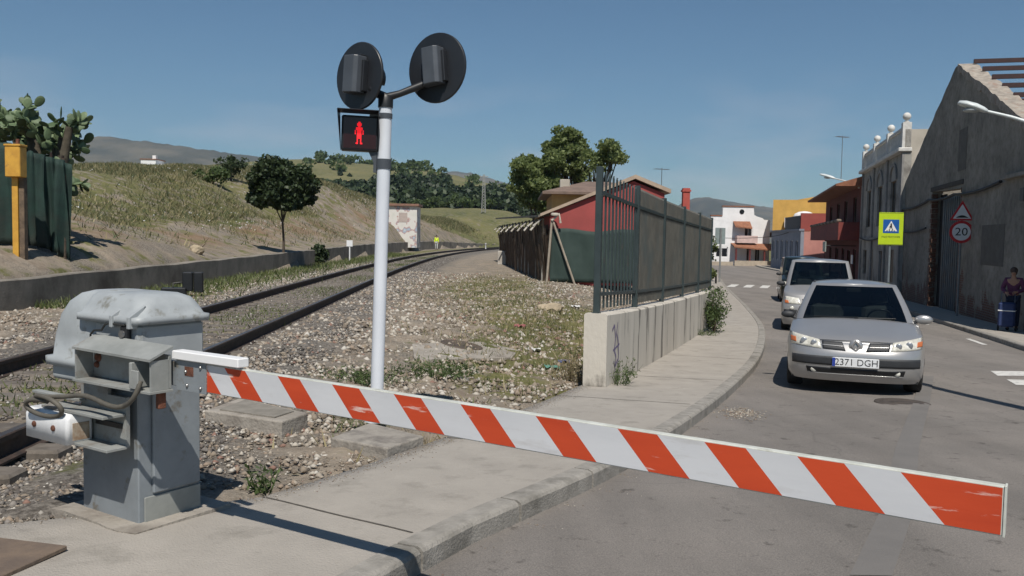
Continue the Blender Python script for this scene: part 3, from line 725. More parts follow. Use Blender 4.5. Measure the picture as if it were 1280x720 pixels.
# ---- corner house with balustrade
greyr = mat('grey_facade', (.34, .325, .295), (.26, .25, .225), .9, 1.2, .3, 30, c=(.12, .11, .10), cscale=.7)
cream = mat('cream_render', (.46, .42, .36), (.38, .345, .29), .9, 1.5, .3, 20)
stonew = mat('white_stone', (.62, .61, .58), (.5, .49, .46), .8, 5)
y0h, y1h = 40.05, 53.5
M, Lh = frame_at((rwall(y0h)-.12, y0h, 0), (rwall(y1h)-.12, y1h, 0))
bh = empty_m('town_house', 'grey two storey house with white balustrade and ball finials beside the warehouse', 'house', M)
zr = 5.75
holes = [(1.8, 3.4, -1.2, 1.3), (5.2, 6.5, -1.2, 1.2), (8.6, 10.2, -1.2, 1.25), (11.2, 12.6, -.2, 1.2), (1.9, 3.5, 2.5, 4.6), (6.2, 7.8, 2.5, 4.6), (10.3, 11.9, 2.5, 4.6)]
mb = MB(); wall_open(mb, Lh, -1.5, zr, .3, holes); mb.build('front_wall', greyr, bh)
mb = MB(); mb.box(0, Lh, .302, 11, -1.5, zr-.05); mb.box(0, .35, .0, 11.05, zr-.05, zr+1.0); mb.build('house_body', cream, bh)
for (a, b, c, d) in holes:
    if c < 0 and c > -1.1 or c > 2: add_window(bh, a, b, c, d, woodm, darkglass, .1)
    else:
        q = MB(); q.box(a+.02, b-.02, .12, .18, c, d-.02); q.box(a+.15, (a+b)/2-.08, .11, .121, c+.2, d-.3); q.box((a+b)/2+.08, b-.15, .11, .121, c+.2, d-.3); q.build('door', mat('brown_door', (.07, .035, .02), (.045, .025, .016), .5, 6), bh)
mb = MB()
for (a, b) in ((1.9, 3.5), (6.2, 7.8), (10.3, 11.9)):   # arched hoods
    cx = (a+b)/2
    for k in range(12):
        t0, t1 = math.pi*k/12, math.pi*(k+1)/12
        pts = [(cx+math.cos(t)*r_, 4.62+math.sin(t)*r_*.8) for (t, r_) in ((t0, .85), (t0, 1.03), (t1, 1.03), (t1, .85))]
        mb.prism(pts, 'y', -.07, -.002)
for a in (0.0, 4.35, 9.0, Lh-.42): mb.box(a, a+.42, -.09, -.002, -1.5, zr-.001)
mb.box(0, Lh, -.11, -.003, 1.75, 1.9); mb.build('pilaster', mat('grey_trim', (.27, .26, .25), (.2, .195, .185), .9, 3, .2), bh)
mb = MB(); mb.box(-.1, Lh+.1, -.28, .3, zr, zr+.18, .03); mb.build('cornice', stonew, bh)
mb = MB()
for a in (.0, 4.35, 9.0, Lh-.42):
    mb.box(a, a+.42, -.12, .26, zr+.182, zr+1.32, .01)
mb.build('parapet_pier', stonew, bh)
for a in (.0, 4.35, 9.0, Lh-.42):
    q = MB(); q.lathe([(.08, 0), (.14, .03), (.06, .09), (.06, .14)], 12, (a+.21, .07, zr+1.32)); q.ball((a+.21, .07, zr+1.60), .18, 14, 8); q.build('ball_finial', stonew, bh)
for (a, b) in ((.42, 4.35), (4.77, 9.0), (9.42, Lh-.42)):
    q = MB(); q.box(a, b, -.02, .18, zr+.182, zr+.3); q.box(a, b, -.04, .2, zr+1.05, zr+1.17)
    for s in np.arange(a+.15, b-.1, .24): q.lathe([(.045, 0), (.07, .15), (.04, .3), (.07, .5), (.045, .75)], 6, (s, .08, zr+.3))
    q.build('balustrade', stonew, bh)
mb = MB(); mb.box(8.2, 13.5, 2.5, 10, zr-.05, zr+2.0); mb.build('roof_room', cream, bh)
# ---- dark red house with balconies
redw = mat('dark_red_wall', (.12, .022, .02), (.085, .016, .015), .85, 1.4, .2)
y0r, y1r = 53.6, 76.0
M, Lr = frame_at((rwall(y0r)-.2, y0r, 0), (rwall(y1r)-.2, y1r, 0))
rh = empty_m('balcony_house', 'dark red house with upper balcony and overhanging tiled eaves', 'house', M)
holes = [(1.5, 3, -1.25, 1.2), (4.5, 6.2, -.2, 1.1), (8, 9.6, -1.25, 1.2), (12, 14, -.2, 1.2), (17, 18.6, -1.25, 1.2), (2, 3.8, 2.3, 4.5), (7, 9, 2.3, 4.5), (12, 14, 2.3, 4.5), (17.5, 19.5, 2.3, 4.5)]
mb = MB(); wall_open(mb, Lr, -1.5, 5.4, .3, holes); mb.build('front_wall', redw, rh)
mb = MB(); mb.box(0, Lr, .302, 11, -1.5, 5.3); mb.build('house_body', redw, rh)
for hh in holes: add_window(rh, *hh, woodm, darkglass, .1)
mb = MB(); mb.box(.3, Lr-.3, -1.2, -.002, 1.75, 1.93); mb.box(.3, Lr-.3, -1.2, -1.08, 1.93, 2.85); mb.box(.3, .42, -1.08, -.002, 1.93, 2.85); mb.box(Lr-.42, Lr-.3, -1.08, -.002, 1.93, 2.85); mb.build('balcony', mat('red_parapet', (.21, .045, .035), (.15, .035, .03), .85, 2), rh)
q = MB()
for s in np.arange(.6, Lr-.6, 2.6): q.box(s, s+1.5, -1.28, -1.0, 2.86, 3.05, .05)
q.build('flower_box', mat('planter', (.25, .2, .16), (.17, .14, .11), .9, 4), rh)
mb = MB(); mb.add([(-.3, -1.5, 5.15), (Lr+.3, -1.5, 5.15), (Lr+.3, 5.5, 7.3), (-.3, 5.5, 7.3), (-.3, 12, 5.3), (Lr+.3, 12, 5.3), (-.3, -1.5, 5.02), (Lr+.3, -1.5, 5.02), (-.3, 12, 5.15), (Lr+.3, 12, 5.15)], [(0, 1, 2, 3), (3, 2, 5, 4), (6, 7, 1, 0), (6, 8, 9, 7), (0, 3, 4, 8, 6), (1, 7, 9, 5, 2), (4, 5, 9, 8)]); mb.build('roof', terracotta, rh)
q = MB(); q.box(.6, 2.4, -1.9, -1.84, 1.0, 1.65, .02); q.build('shop_sign', mat('pale_green_sign', (.34, .38, .34), (.3, .33, .3), .6, 4), rh)
q = MB(); q.box(.2, .9, -.35, -.3, .3, .85); q.build('notice_board', mat('white_board', (.7, .7, .72), (.6, .6, .62), .5, 4), rh)
q = MB(); q.tube([(1.5, 0, 1.4), (1.5, -1.84, 1.4)], .03, 6); q.build('sign_bracket', blackp, rh)
# small antenna on the roof
def antenna(name, label, loc, h=2.0, parent=None):
    t = thing(name, label, 'antenna', loc, .4)
    q = MB(); q.tube([(0, 0, 0), (0, 0, h)], .025, 6); q.build('mast', steel, t)
    q = MB(); q.tube([(-.6, 0, h-.1), (.6, 0, h-.1)], .018, 5)
    for k in range(7): q.tube([(-.55+k*.17, -.25, h-.1), (-.55+k*.17, .25, h-.1)], .012, 4)
    q.build('aerial', steel, t); return t
p = PY(1052, 205, 66); antenna('television_antenna', 'thin television aerial above the roof of the dark red house', (p.x, 66, 6.2), p.z+2.1-6.2)
# ---- pink house projecting into the street
pink = mat('pink_wall', (.50, .235, .20), (.42, .19, .165), .9, 1, .2); redtop = mat('red_upper_wall', (.32, .075, .06), (.26, .06, .05), .9, 1, .2); bluegrey = mat('blue_grey_wall', (.25, .27, .32), (.2, .22, .26), .9, 1.2, .2)
M, Lp = frame_at((26.1, 80, 0), (28.6, 97.5, 0))
ph = empty_m('terraced_house', 'low house with pink gable side, red upper strip and blue grey front', 'house', M)
holes = [(1.2+2.9*k, 2.5+2.9*k, -.3, 1.7) for k in range(6)]
mb = MB(); wall_open(mb, Lp, -1.5, 2.6, .3, holes); mb.build('front_wall', bluegrey, ph)
for hh in holes: add_window(ph, *hh, whitep, darkglass, .12)
mb = MB(); mb.box(0, Lp, .302, 9, -1.5, 2.55); mb.build('gable_wall', pink, ph)
mb = MB(); mb.box(-.03, .25, -.02, 9, 2.602, 4.2); mb.build('upper_wall', redtop, ph)
mb = MB(); mb.box(-.05, Lp, -.16, .3, 2.6, 2.78); mb.build('cornice', bluegrey, ph)
q = MB()
for s in np.arange(.8, 9, .3): q.box(s, s+.16, .02, .12, 2.782, 3.9)
q.box(.3, 9, -.0, .14, 3.9, 4.0); q.build('roof_railing', mat('dark_grey_rail', (.08, .09, .1), (.06, .07, .08), .6, 3), ph)
# ---- yellow block
yel = mat('ochre_wall', (.56, .34, .085), (.47, .285, .07), .9, 1, .2)
a0 = PY(965, 300, 101); a1 = PY(1120, 300, 101)
M, Ly = frame_at((a1.x, 104), (a0.x, 104)); M = Matrix.Translation((a0.x, 101, 0)) @ Matrix.Rotation(-R(17), 4, 'Z')
yb = empty_m('apartment_block', 'ochre yellow block rising behind the pink house', 'building', M)
mb = MB(); Wy = a1.x-a0.x; mb.box(0, Wy, 0, 10, -1.5, 6.35); mb.box(5.5, Wy+.2, -.02, 10.02, 6.35, 6.95); mb.build('block_walls', yel, yb)
mb = MB(); mb.add([(2.6, -.02, 6.352), (5.5, -.02, 6.352), (5.5, -.02, 6.9), (2.6, 10, 6.352), (5.5, 10, 6.352), (5.5, 10, 6.9)], [(0, 1, 2), (5, 4, 3), (0, 2, 5, 3)]); mb.build('sloping_parapet', yel, yb)
q = MB(); q.box(1.3, 4.2, -1.0, -.3, 3.2, 4.3); q.build('white_roof_box', mat('chalk', (.72, .72, .72), (.6, .6, .6), .9, 3), yb)
q = MB(); q.ball((3.4, -.7, 4.45), 1.0, 14, 6, (1.2, .5, .6)); q.build('white_awning', MATS['chalk'], yb)
for k in range(3):
    q = MB(); q.box(Wy-7+2.3*k, Wy-5.9+2.3*k, -.05, -.002, 3.8, 5.2); q.build('window', darkglass, yb)
# ---- white house at the end of the street
wht = mat('lime_white', (.78, .78, .78), (.70, .70, .70), .85, 1, .1)
a0 = PY(888, 300, 104).x; Wd = PY(962, 300, 104).x-a0
wb = empty_m('white_house', 'bright white house with stepped gable, round window and small balcony at the street end', 'house', Matrix.Translation((a0, 104, 0)))
holes = [(.7, 2.1, -.35, .85), (4.3, 4.9, -1.0, .75), (5.3, 5.9, -.9, .7), (4.0, 4.9, 1.75, 3.3)]
def zimg(py, px=920, Y=104): return PY(px, py, Y).z
z1 = zimg(268); z2 = zimg(258.5); z3 = zimg(270)
mb = MB(); wall_open(mb, Wd, -1.6, z1-.6, .3, holes); mb.build('front_wall', wht, wb)
mb = MB(); mb.prism([(0, z1-.6), (Wd, z1-.6-1.2), (Wd, z1-1.3), (Wd-.9, z1-.4), (Wd-1.6, z3), (Wd-1.9, z3+.15), (Wd-2.0, z2), (1.35, z2), (1.35, z3), (.0, z3-.1)], 'y', -.01, .31); mb.build('stepped_gable', wht, wb)
mb = MB(); mb.box(.1, Wd-.1, .32, 9, -1.6, z1-1.3); mb.build('house_body', wht, wb)
mb = MB(); mb.box(1.28, Wd-1.93, -.1, .4, z2+.002, z2+.12); mb.box(-.05, 1.30, -.08, .4, z3-.05, z3+.08); mb.build('coping', terracotta, wb)
q = MB(); q.M = Matrix.Translation((3.6, -.03, zimg(264.5))) @ Matrix.Rotation(R(90), 4, 'X'); q.lathe([(.28, 0), (.28, .03)], 18); q.build('round_window', darkglass, wb)
for hh in holes: add_window(wb, *hh, MATS['chalk'], darkglass, .12)
q = MB(); q.box(2.9, 5.3, -1.0, -.002, 1.35, 1.5); q.box(2.9, 5.3, -1.0, -.95, 1.5, 2.2); q.box(2.9, 2.95, -.95, -.01, 1.5, 2.2); q.build('balcony', mat('pale_pink', (.6, .45, .42), (.5, .38, .35), .8, 3), wb)
q = MB(); q.add([(2.6, -1.1, 3.3), (4.6, -1.1, 3.1), (4.6, -.0, 3.9), (2.6, 0, 3.9), (2.6, -1.1, 3.18), (4.6, -1.1, 2.98)], [(0, 1, 2, 3), (4, 5, 1, 0), (4, 3, 2, 5)]); q.add([(2.4, -1.7, .95), (8.0, -1.7, .55), (8.0, -.0, 1.3), (2.4, 0, 1.32), (2.4, -1.7, .8), (8.0, -1.7, .4)], [(0, 1, 2, 3), (4, 5, 1, 0), (4, 3, 2, 5)]); q.build('tiled_canopy', terracotta, wb)
q = MB()
for s in (2.6, 4.2, 5.9, 7.8): q.box(s, s+.18, -1.6, -1.42, -1.6, .7)
q.build('porch_post', MATS['dark_red_wall'], wb)
q = MB(); q.box(2.5, 8, -1.75, -1.62, -1.6, -.7); q.box(-.2, 2.4, -1.5, -1.38, -1.6, -.85); q.build('garden_wall', mat('tan_wall', (.42, .36, .28), (.34, .29, .23), .9, 3), wb)
q = MB(); q.add([(Wd-2.4, .3, z1-.9), (Wd+1.6, .3, z1-2.6), (Wd+1.6, 8, z1-2.6), (Wd-2.4, 8, z1-.9), (Wd-2.4, .3, z1-1.0), (Wd+1.6, .3, z1-2.7)], [(0, 1, 2, 3), (4, 5, 1, 0), ]); q.build('roof', terracotta, wb, fix=False)
# ================================================================== LEFT LOT: shed, yellow house, trees
shd_y = 31.0
redsh = mat('red_shed_wall', (.33, .065, .06), (.27, .055, .05), .85, 1.2, .2, 20)
tarp = mat('green_tarp', (.03, .052, .045), (.021, .04, .034), .8, 1.4, .5, 5)
sx0 = PY(686, 350, shd_y).x; zz0 = gz(sx0, shd_y)-.1
sh = thing('red_shed', 'red walled shed with green tarpaulin on its lower half behind the tall fence', 'shed', (sx0, shd_y, 0))
zE = PY(686, 266, shd_y).z; pk = PY(743, 245, shd_y); sl = (pk.z-zE)/(pk.x-sx0); Wsh = 4.0
mb = MB(); mb.prism([(0, zz0), (Wsh, zz0), (Wsh, zE+sl*2.6-.3), (2.9, zE+sl*2.9), (0, zE)], 'y', 0, 9); mb.build('shed_walls', redsh, sh)
mb = MB(); mb.add([(-.35, -.15, zE-.13), (2.95, -.15, zE+sl*2.95+.06), (2.95, 9.2, zE+sl*2.95+.06), (-.35, 9.2, zE-.13), (-.35, -.15, zE-.03), (2.95, -.15, zE+sl*2.95+.20), (2.95, 9.2, zE+sl*2.95+.20), (-.35, 9.2, zE-.03)], [(3, 2, 1, 0), (4, 5, 6, 7), (0, 1, 5, 4), (0, 4, 7, 3), (2, 3, 7, 6)]); mb.add([(2.95, -.15, zE+sl*2.95+.06), (Wsh+.2, -.15, zE+sl*2.5-.25), (Wsh+.2, 9.2, zE+sl*2.5-.25), (2.95, 9.2, zE+sl*2.95+.06), (2.95, -.15, zE+sl*2.95+.20), (Wsh+.2, -.15, zE+sl*2.5-.11), (Wsh+.2, 9.2, zE+sl*2.5-.11), (2.95, 9.2, zE+sl*2.95+.20)], [(3, 2, 1, 0), (4, 5, 6, 7), (0, 1, 5, 4), (0, 4, 7, 3), (2, 3, 7, 6)]); mb.build('roof', mat('pale_roof_edge', (.42, .33, .25), (.33, .25, .19), .9, 3), sh)
V = []; Fs = []; nxx, nzz = 40, 12; zt_ = PY(700, 287, shd_y).z
for a in range(nxx+1):
    for b in range(nzz+1):
        xx = .02+(Wsh-.1)*a/nxx; V.append((xx, -.10+.035*math.sin(xx*5+b*.4)+.02*math.sin(xx*13), zz0+.1+(zt_-zz0-.1+.05*math.sin(xx*3))*b/nzz))
for a in range(nxx):
    for b in range(nzz): q = a*(nzz+1)+b; Fs.append((q, q+nzz+1, q+nzz+2, q+1))
o = rawmesh('tarpaulin', V, Fs, tarp, sh, smooth=True); so_ = o.modifiers.new('s', 'SOLIDIFY'); so_.thickness = .01
mb = MB(); ta = PY(690, 273, shd_y-.25); ba = PY(683, 350, shd_y-.25); bb = PY(720, 353, shd_y-.25); off = Vector((sx0, shd_y, 0))
mb.tube([ta-off, ba-off-Vector((0, 0, .2))], .045, 7); mb.tube([ta-off, bb-off-Vector((0, 0, .2))], .04, 7); mb.build('support_pole', mat('pale_wood', (.36, .31, .25), (.27, .23, .18), .9, 5), sh)
mb = MB(); mb.lathe([(.13, 0), (.15, .05), (.11, .1)], 10, (.15, -.3, PY(696, 270, shd_y).z)); mb.tube([(.05, -.3, PY(696, 276, shd_y).z), (.3, -.32, PY(696, 268, shd_y).z), (.35, -.3, PY(696, 279, shd_y).z)], .05, 6); mb.build('hung_hose', mat('pale_rope', (.5, .46, .4), (.4, .36, .3), .8, 6), sh)
# lean-to stake fence running back beside the track
stk = thing('stake_fence', 'dark brush and stake screen under a lean-to roof beside the red shed', 'fence', (0, 0, 0))
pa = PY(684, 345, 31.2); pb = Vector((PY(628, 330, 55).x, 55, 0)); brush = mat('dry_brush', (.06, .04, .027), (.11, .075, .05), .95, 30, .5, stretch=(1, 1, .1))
Q = []
for k in range(1500):
    t = rng.uniform(0, 1)**1.3; c = pa.lerp(pb, t); g = gz(c.x, c.y); lean = rng.normal(0, .12); h_ = rng.uniform(1.2, 2.15); wd = rng.uniform(.015, .04); dx = rng.normal(0, .10); dy = rng.normal(0, .10)
    b0 = np.array([c.x+dx, c.y+dy, g-.1]); t0 = b0+np.array([lean, rng.normal(0, .2), h_]); s_ = np.array([wd, -wd*2, 0])
    Q += [b0-s_, b0+s_, t0+s_*.6, t0-s_*.6]
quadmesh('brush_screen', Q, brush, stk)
mb = MB()
for k in range(15):
    t = (k/14)**1.25; c = pa.lerp(pb, t); g = gz(c.x, c.y)
    mb.tube([(c.x-.18, c.y, g-.1), (c.x-.18, c.y, g+2.25), (c.x-.55, c.y-.3, g+1.8 if k % 2 else g+1.95)], .04, 6)
mb.build('white_stake', mat('pale_stake', (.40, .38, .34), (.26, .24, .21), .9, 6), stk)
mb = MB(); za = PY(684, 268, 31.2).z; zb = PY(622, 276, 56).z+.1
mb.add([(pa.x-.35, 31.3, za-.1), (pa.x+2.2, 31.3, za+.2), (pb.x+3.5, 56, zb+.3), (pb.x-.5, 56, zb), (pa.x-.35, 31.3, za-.02), (pa.x+2.2, 31.3, za+.28), (pb.x+3.5, 56, zb+.38), (pb.x-.5, 56, zb+.08)], [(3, 2, 1, 0), (4, 5, 6, 7), (0, 1, 5, 4), (1, 2, 6, 5), (2, 3, 7, 6), (3, 0, 4, 7)]); mb.build('lean_to_roof', mat('dull_roof', (.25, .22, .18), (.17, .15, .12), .9, 2), stk)
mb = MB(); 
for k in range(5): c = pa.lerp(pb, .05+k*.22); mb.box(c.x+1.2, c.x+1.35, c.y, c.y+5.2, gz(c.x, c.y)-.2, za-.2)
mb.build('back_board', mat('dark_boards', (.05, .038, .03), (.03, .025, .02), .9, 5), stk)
c = PY(632, 333, 50); mb = MB(); mb.box(-.45, .45, -.4, .4, -.3, .75, .03)
o = mb.build('concrete_block', mat('white_block', (.5, .47, .42), (.38, .35, .31), .9, 4, .3), None); o.location = (c.x, 50, gz(c.x, 50)); tag(o, 'whitish concrete block at the far foot of the stake screen', 'concrete block')
# yellow house with brown hip roof
hy = 44; hx0 = PY(690, 250, hy).x; zev = PY(700, 240, hy).z; zrf = PY(735, 227, hy+3).z
yh = thing('yellow_house', 'small yellow house with brown hipped roof and chimney behind the red shed', 'house', (hx0, hy, 0))
mb = MB(); mb.box(0, 4.6, 0, 7, -.8, zev-.05); mb.build('walls', mat('yellow_wall', (.47, .29, .12), (.38, .235, .095), .9, 1.5), yh)
mb = MB(); mb.add([(-.5, -.5, zev), (5.1, -.5, zev), (5.1, 7.5, zev), (-.5, 7.5, zev), (1.9, 3, zrf), (3.2, 3, zrf), (-.5, -.5, zev-.12), (5.1, -.5, zev-.12), (5.1, 7.5, zev-.12), (-.5, 7.5, zev-.12)], [(0, 1, 5, 4), (1, 2, 5), (2, 3, 4, 5), (3, 0, 4), (9, 8, 7, 6), (6, 7, 1, 0), (7, 8, 2, 1), (9, 6, 0, 3), (8, 9, 3, 2)])
rf = mb.build('roof', mat('brown_tiles', (.20, .14, .11), (.14, .10, .08), .9, 2, .4, 12), yh)
mb = MB(); mb.box(.45, .95, 1.2, 1.7, zev-.05, PY(703, 222, hy).z, .02); mb.build('chimney', cream, rf)
q = MB(); q.box(3.6, 4.6, -.04, .02, .4, 1.7); q.build('window', darkglass, yh)
# red chimney and aerial of a house hidden by the fence
oh = thing('low_house', 'low tiled house behind the steel fence, its red chimney showing over the top', 'house', (PY(850, 300, 60).x, 60, 0))
mb = MB(); mb.box(-2.5, 1.6, 0, 6, -1.4, 2.6); mb.build('walls', wht, oh)
mb = MB(); mb.add([(-2.8, -.4, 2.6), (1.9, -.4, 2.6), (1.9, 6.4, 2.6), (-2.8, 6.4, 2.6), (-2.8, 3, 3.2), (1.9, 3, 3.2)], [(0, 1, 5, 4), (2, 3, 4, 5), (0, 4, 3), (1, 2, 5), (3, 2, 1, 0)]); rf = mb.build('roof', terracotta, oh)
zc = PY(861, 234, 60).z; cx = PY(862, 240, 60).x-oh.location.x
mb = MB(); mb.box(cx-.24, cx+.24, 1.0, 1.5, 2.6, zc, .01); mb.box(cx-.3, cx+.3, .94, 1.56, zc-.25, zc-.12); mb.build('chimney', mat('red_chimney', (.40, .08, .06), (.33, .065, .05), .8, 3), rf)
p = PY(829, 209, 61); antenna('television_antenna', 'thin television aerial sticking up behind the steel fence', (p.x, 61.5, 2.7), p.z-2.7)
# ---- hut with graffiti beside the line
hyy = 84; a = PY(484, 290, hyy); b = PY(521, 290, hyy); zb0 = gz(a.x, hyy); zt0 = PY(500, 256.5, hyy).z
hut = thing('trackside_hut', 'small white hut covered in faded graffiti with flat red brown roof', 'hut', (a.x, hyy, 0))
hm, n, p_ = newmat('graffiti_plaster'); t = n.nodes.new('ShaderNodeTexNoise'); t.inputs['Scale'].default_value = 1.3; t.inputs['Detail'].default_value = 4; r_ = n.nodes.new('ShaderNodeValToRGB')
for pos, c_ in ((.42, (.62, .6, .56)), (.53, (.62, .61, .58)), (.57, (.42, .25, .22)), (.63, (.3, .4, .5)), (.7, (.6, .6, .57))):
    el = r_.color_ramp.elements.new(pos); el.color = (*c_, 1)
r_.color_ramp.elements[0].color = (.4, .46, .4, 1)
tcn = n.nodes.new('ShaderNodeTexCoord'); n.links.new(tcn.outputs['Object'], t.inputs['Vector']); n.links.new(t.outputs['Fac'], r_.inputs['Fac']); n.links.new(r_.outputs['Color'], p_.inputs['Base Color']); p_.inputs['Roughness'].default_value = .9
mb = MB(); mb.box(0, b.x-a.x, 0, 3.2, min(zb0, 1.2)-.8, zt0-.08); mb.build('walls', hm, hut)
mb = MB(); mb.box(-.25, b.x-a.x+.2, -.25, 3.4, zt0-.078, zt0+.14, .02); mb.build('roof', mat('hut_roof', (.26, .14, .10), (.19, .11, .08), .9, 3), hut)
q = MB(); q.box(1.1, 1.9, -.02, .01, zt0-1.6, zt0-.7); q.build('bricked_window', mat('faded', (.45, .38, .34), (.38, .32, .3), .9, 4), hut)
# ---- white farmhouse on the embankment crest
fyy = 118; a = PY(176, 203, fyy); fh = thing('farmhouse', 'tiny white farmhouse on the skyline above the grassy embankment', 'house', (a.x, fyy, 0)); g0 = a.z-.9
mb = MB(); mb.box(0, 2.0, 0, 3, g0-3, g0+1.3); mb.box(2.0, 4.2, .5, 2.5, g0-3, g0+.75); mb.box(1.35, 1.8, .5, 1, g0+1.3, g0+1.9); mb.build('walls', wht, fh)
mb = MB(); mb.box(-.1, 2.1, -.1, 3.1, g0+1.302, g0+1.4); mb.build('roof', terracotta, fh)
# ---- mountains
def mountain(name, Y, pts, depth, cola, colb, base=-5, seed=1):
    r2 = np.random.default_rng(seed); pxs = np.array([p[0] for p in pts], float); pys = np.array([p[1] for p in pts], float)
    X = np.array([PY(a, b, Y).x for a, b in zip(pxs, pys)]); Z = np.array([PY(a, b, Y).z for a, b in zip(pxs, pys)])
    xs = np.linspace(X[0], X[-1], 160); zs = np.interp(xs, X, Z); k = np.ones(7)/7; zs = np.convolve(np.pad(zs, 3, 'edge'), k, 'valid')
    nz = 46; V = []; Fs = []
    ts = np.linspace(-1, .6, nz)
    ph = r2.uniform(0, 6, 12)
    for j, t in enumerate(ts):
        fall = 1-abs(t)**1.15 if t < 0 else 1-(t/.6)**2*.9
        for i_, xx in enumerate(xs):
            rdg = sum(math.sin(xx/Y*(18+13*q)+ph[q]+t*(2+q))/(1.3+q) for q in range(7))
            z = base+(zs[i_]-base)*max(fall, 0)*(1+.05*rdg*min(1, abs(t)*2.5))+r2.normal(0, .006)*(zs[i_]-base)
            V.append((xx*(1+t*.0), Y+t*depth, z))
    for j in range(nz-1):
        for i_ in range(159): q = j*160+i_; Fs.append((q, q+1, q+161, q+160))
    m = mat(name+'_rock', cola, colb, .95, .006, .0, lo=.4, hi=.6)
    return tag(rawmesh(name, V, Fs, m, smooth=True), kind='structure')
mountain('mountain', 2300, [(-120, 225), (0, 205), (60, 192), (90, 178), (128, 169), (150, 173), (200, 179), (260, 188), (340, 198), (430, 222), (540, 262), (640, 290)], 750, (.055, .06, .045), (.12, .11, .08), seed=3)
mountain('mountain', 3000, [(420, 285), (480, 250), (525, 224), (548, 216), (572, 213), (595, 218), (640, 231), (700, 243), (790, 262), (830, 272), (870, 243), (900, 250), (950, 258), (1040, 268), (1150, 280), (1280, 295)], 900, (.05, .055, .06), (.10, .10, .10), seed=5)
#PART3
# ================================================================== FOREGROUND: barrier machine and arm
def explode(o):
    """give every loose piece of a mesh an object of its own"""
    me = o.data; par = list(range(len(me.vertices)))
    def find(a):
        while par[a] != a: par[a] = par[par[a]]; a = par[a]
        return a
    for e_ in me.edges:
        a, b = find(e_.vertices[0]), find(e_.vertices[1])
        if a != b: par[a] = b
    seen = {}
    for v_ in me.vertices:
        k_ = tuple(round(c_, 4) for c_ in v_.co)
        if k_ in seen:
            a, b = find(v_.index), find(seen[k_])
            if a != b: par[a] = b
        else: seen[k_] = v_.index
    groups = {}
    for p_ in me.polygons: groups.setdefault(find(p_.vertices[0]), []).append(p_)
    if len(groups) < 2: return [o]
    res = []
    for ps in groups.values():
        idx = {}; V = []; Fs = []
        for p_ in ps:
            f = []
            for v in p_.vertices:
                if v not in idx: idx[v] = len(V); V.append(tuple(me.vertices[v].co))
                f.append(idx[v])
            Fs.append(tuple(f))
        n_ = rawmesh(o.name.split('.')[0], V, Fs, me.materials[0], o.parent); n_.data.polygons.foreach_set('use_smooth', [p_.use_smooth for p_ in ps]); n_.matrix_basis = o.matrix_basis; res.append(n_)
        for md in o.modifiers:
            if md.type == 'BEVEL': b = n_.modifiers.new('bevel', 'BEVEL'); b.width = md.width; b.segments = 2; b.limit_method = 'ANGLE'
    bpy.data.objects.remove(o); return res
for nm in ('cement_patch', 'parapet_pier', 'porch_post', 'flower_box', 'pilaster', 'support_pole', 'back_board', 'coping', 'garden_wall', 'tiled_canopy', 'side_wall', 'white_stake', 'door_jamb'):
    o = bpy.data.objects.get(nm)
    if o: explode(o)
for o in [o for o in COL.objects if o.name.split('.')[0] == 'rail_bar']: explode(o)
CB = Vector((-1.90, 4.45, 0)); ANG = math.atan2(-1.80, 2.757)
gbase = float(prof(4.5))+.118
M = Matrix.Translation(CB) @ Matrix.Rotation(ANG, 4, 'Z')
bc = thing('crossing_barrier', 'grey level crossing barrier machine with its lowered red and white striped arm', 'crossing barrier'); bc.matrix_world = M
# local: x = u (along the arm), y = v (away), z up.  Pedestal u -.50..0, v 0..+.37
mb = MB(); mb.box(-.50, 0, 0, .37, gbase-.05, .90, .006); mb.build('pedestal', galv, bc)
mb = MB(); mb.box(.002, .022, .075, .36, gbase+.155, .86, .005); mb.build('access_door', galv, bc)
mb = MB(); mb.box(.0015, .010, .03, .37, gbase-.02, gbase+.14, .002); mb.build('plinth', mat('pale_grey_metal', (.30, .31, .29), (.23, .24, .225), .6, 5, .05), bc)
# hood body below the rim
mb = MB(); mb.box(-.80, .02, -.0, .40, .765, .86, .015); o = mb.build('hood_base', castm, bc, bevel=.01)
# cast hood: stacked rounded rings, left part full height, the right part raised at the front
def ring(u0, u1, v0, v1, z, r, n=6):
    P_ = []
    for (cx, cy, a0) in ((u1-r, v1-r, 0), (u0+r, v1-r, 90), (u0+r, v0+r, 180), (u1-r, v0+r, 270)):
        for k in range(n+1): a = R(a0+90*k/n); P_.append((cx+r*math.cos(a), cy+r*math.sin(a), z))
    return P_
def stack(mb, rings):
    n = len(rings[0]); V = [p for r_ in rings for p in r_]; Fs = []
    for j in range(len(rings)-1):
        for k in range(n): Fs.append((j*n+k, j*n+(k+1) % n, j*n+n+(k+1) % n, j*n+n+k))
    Fs += [tuple(range(n-1, -1, -1)), tuple(range(len(V)-n, len(V)))]
    mb.add(V, Fs, True)
mb = MB()   # left bonnet, down to the rim
stack(mb, [ring(-.84, -.34, -.03, .44, .85, .05), ring(-.84, -.34, -.03, .44, .895, .05), ring(-.815, -.35, -.005, .42, .90, .06), ring(-.80, -.37, .0, .415, 1.02, .07), ring(-.775, -.37, .01, .405, 1.13, .09), ring(-.73, -.37, .03, .39, 1.205, .10), ring(-.66, -.37, .06, .36, 1.250, .09), ring(-.58, -.38, .09, .33, 1.268, .08)])
mb.build('hood', castm, bc)
mb = MB()   # right bonnet, above the gear case
stack(mb, [ring(-.52, .045, -.035, .43, 1.12, .05), ring(-.52, .045, -.035, .43, 1.155, .05), ring(-.52, .03, -.01, .41, 1.16, .06), ring(-.52, .015, .01, .40, 1.20, .08), ring(-.52, -.02, .04, .38, 1.245, .09), ring(-.52, -.08, .08, .34, 1.266, .08)])
mb.build('hood', castm, bc)
mb = MB(); mb.box(-.38, .015, .0, .40, .86, 1.125, .02); mb.build('gear_case', castm, bc)
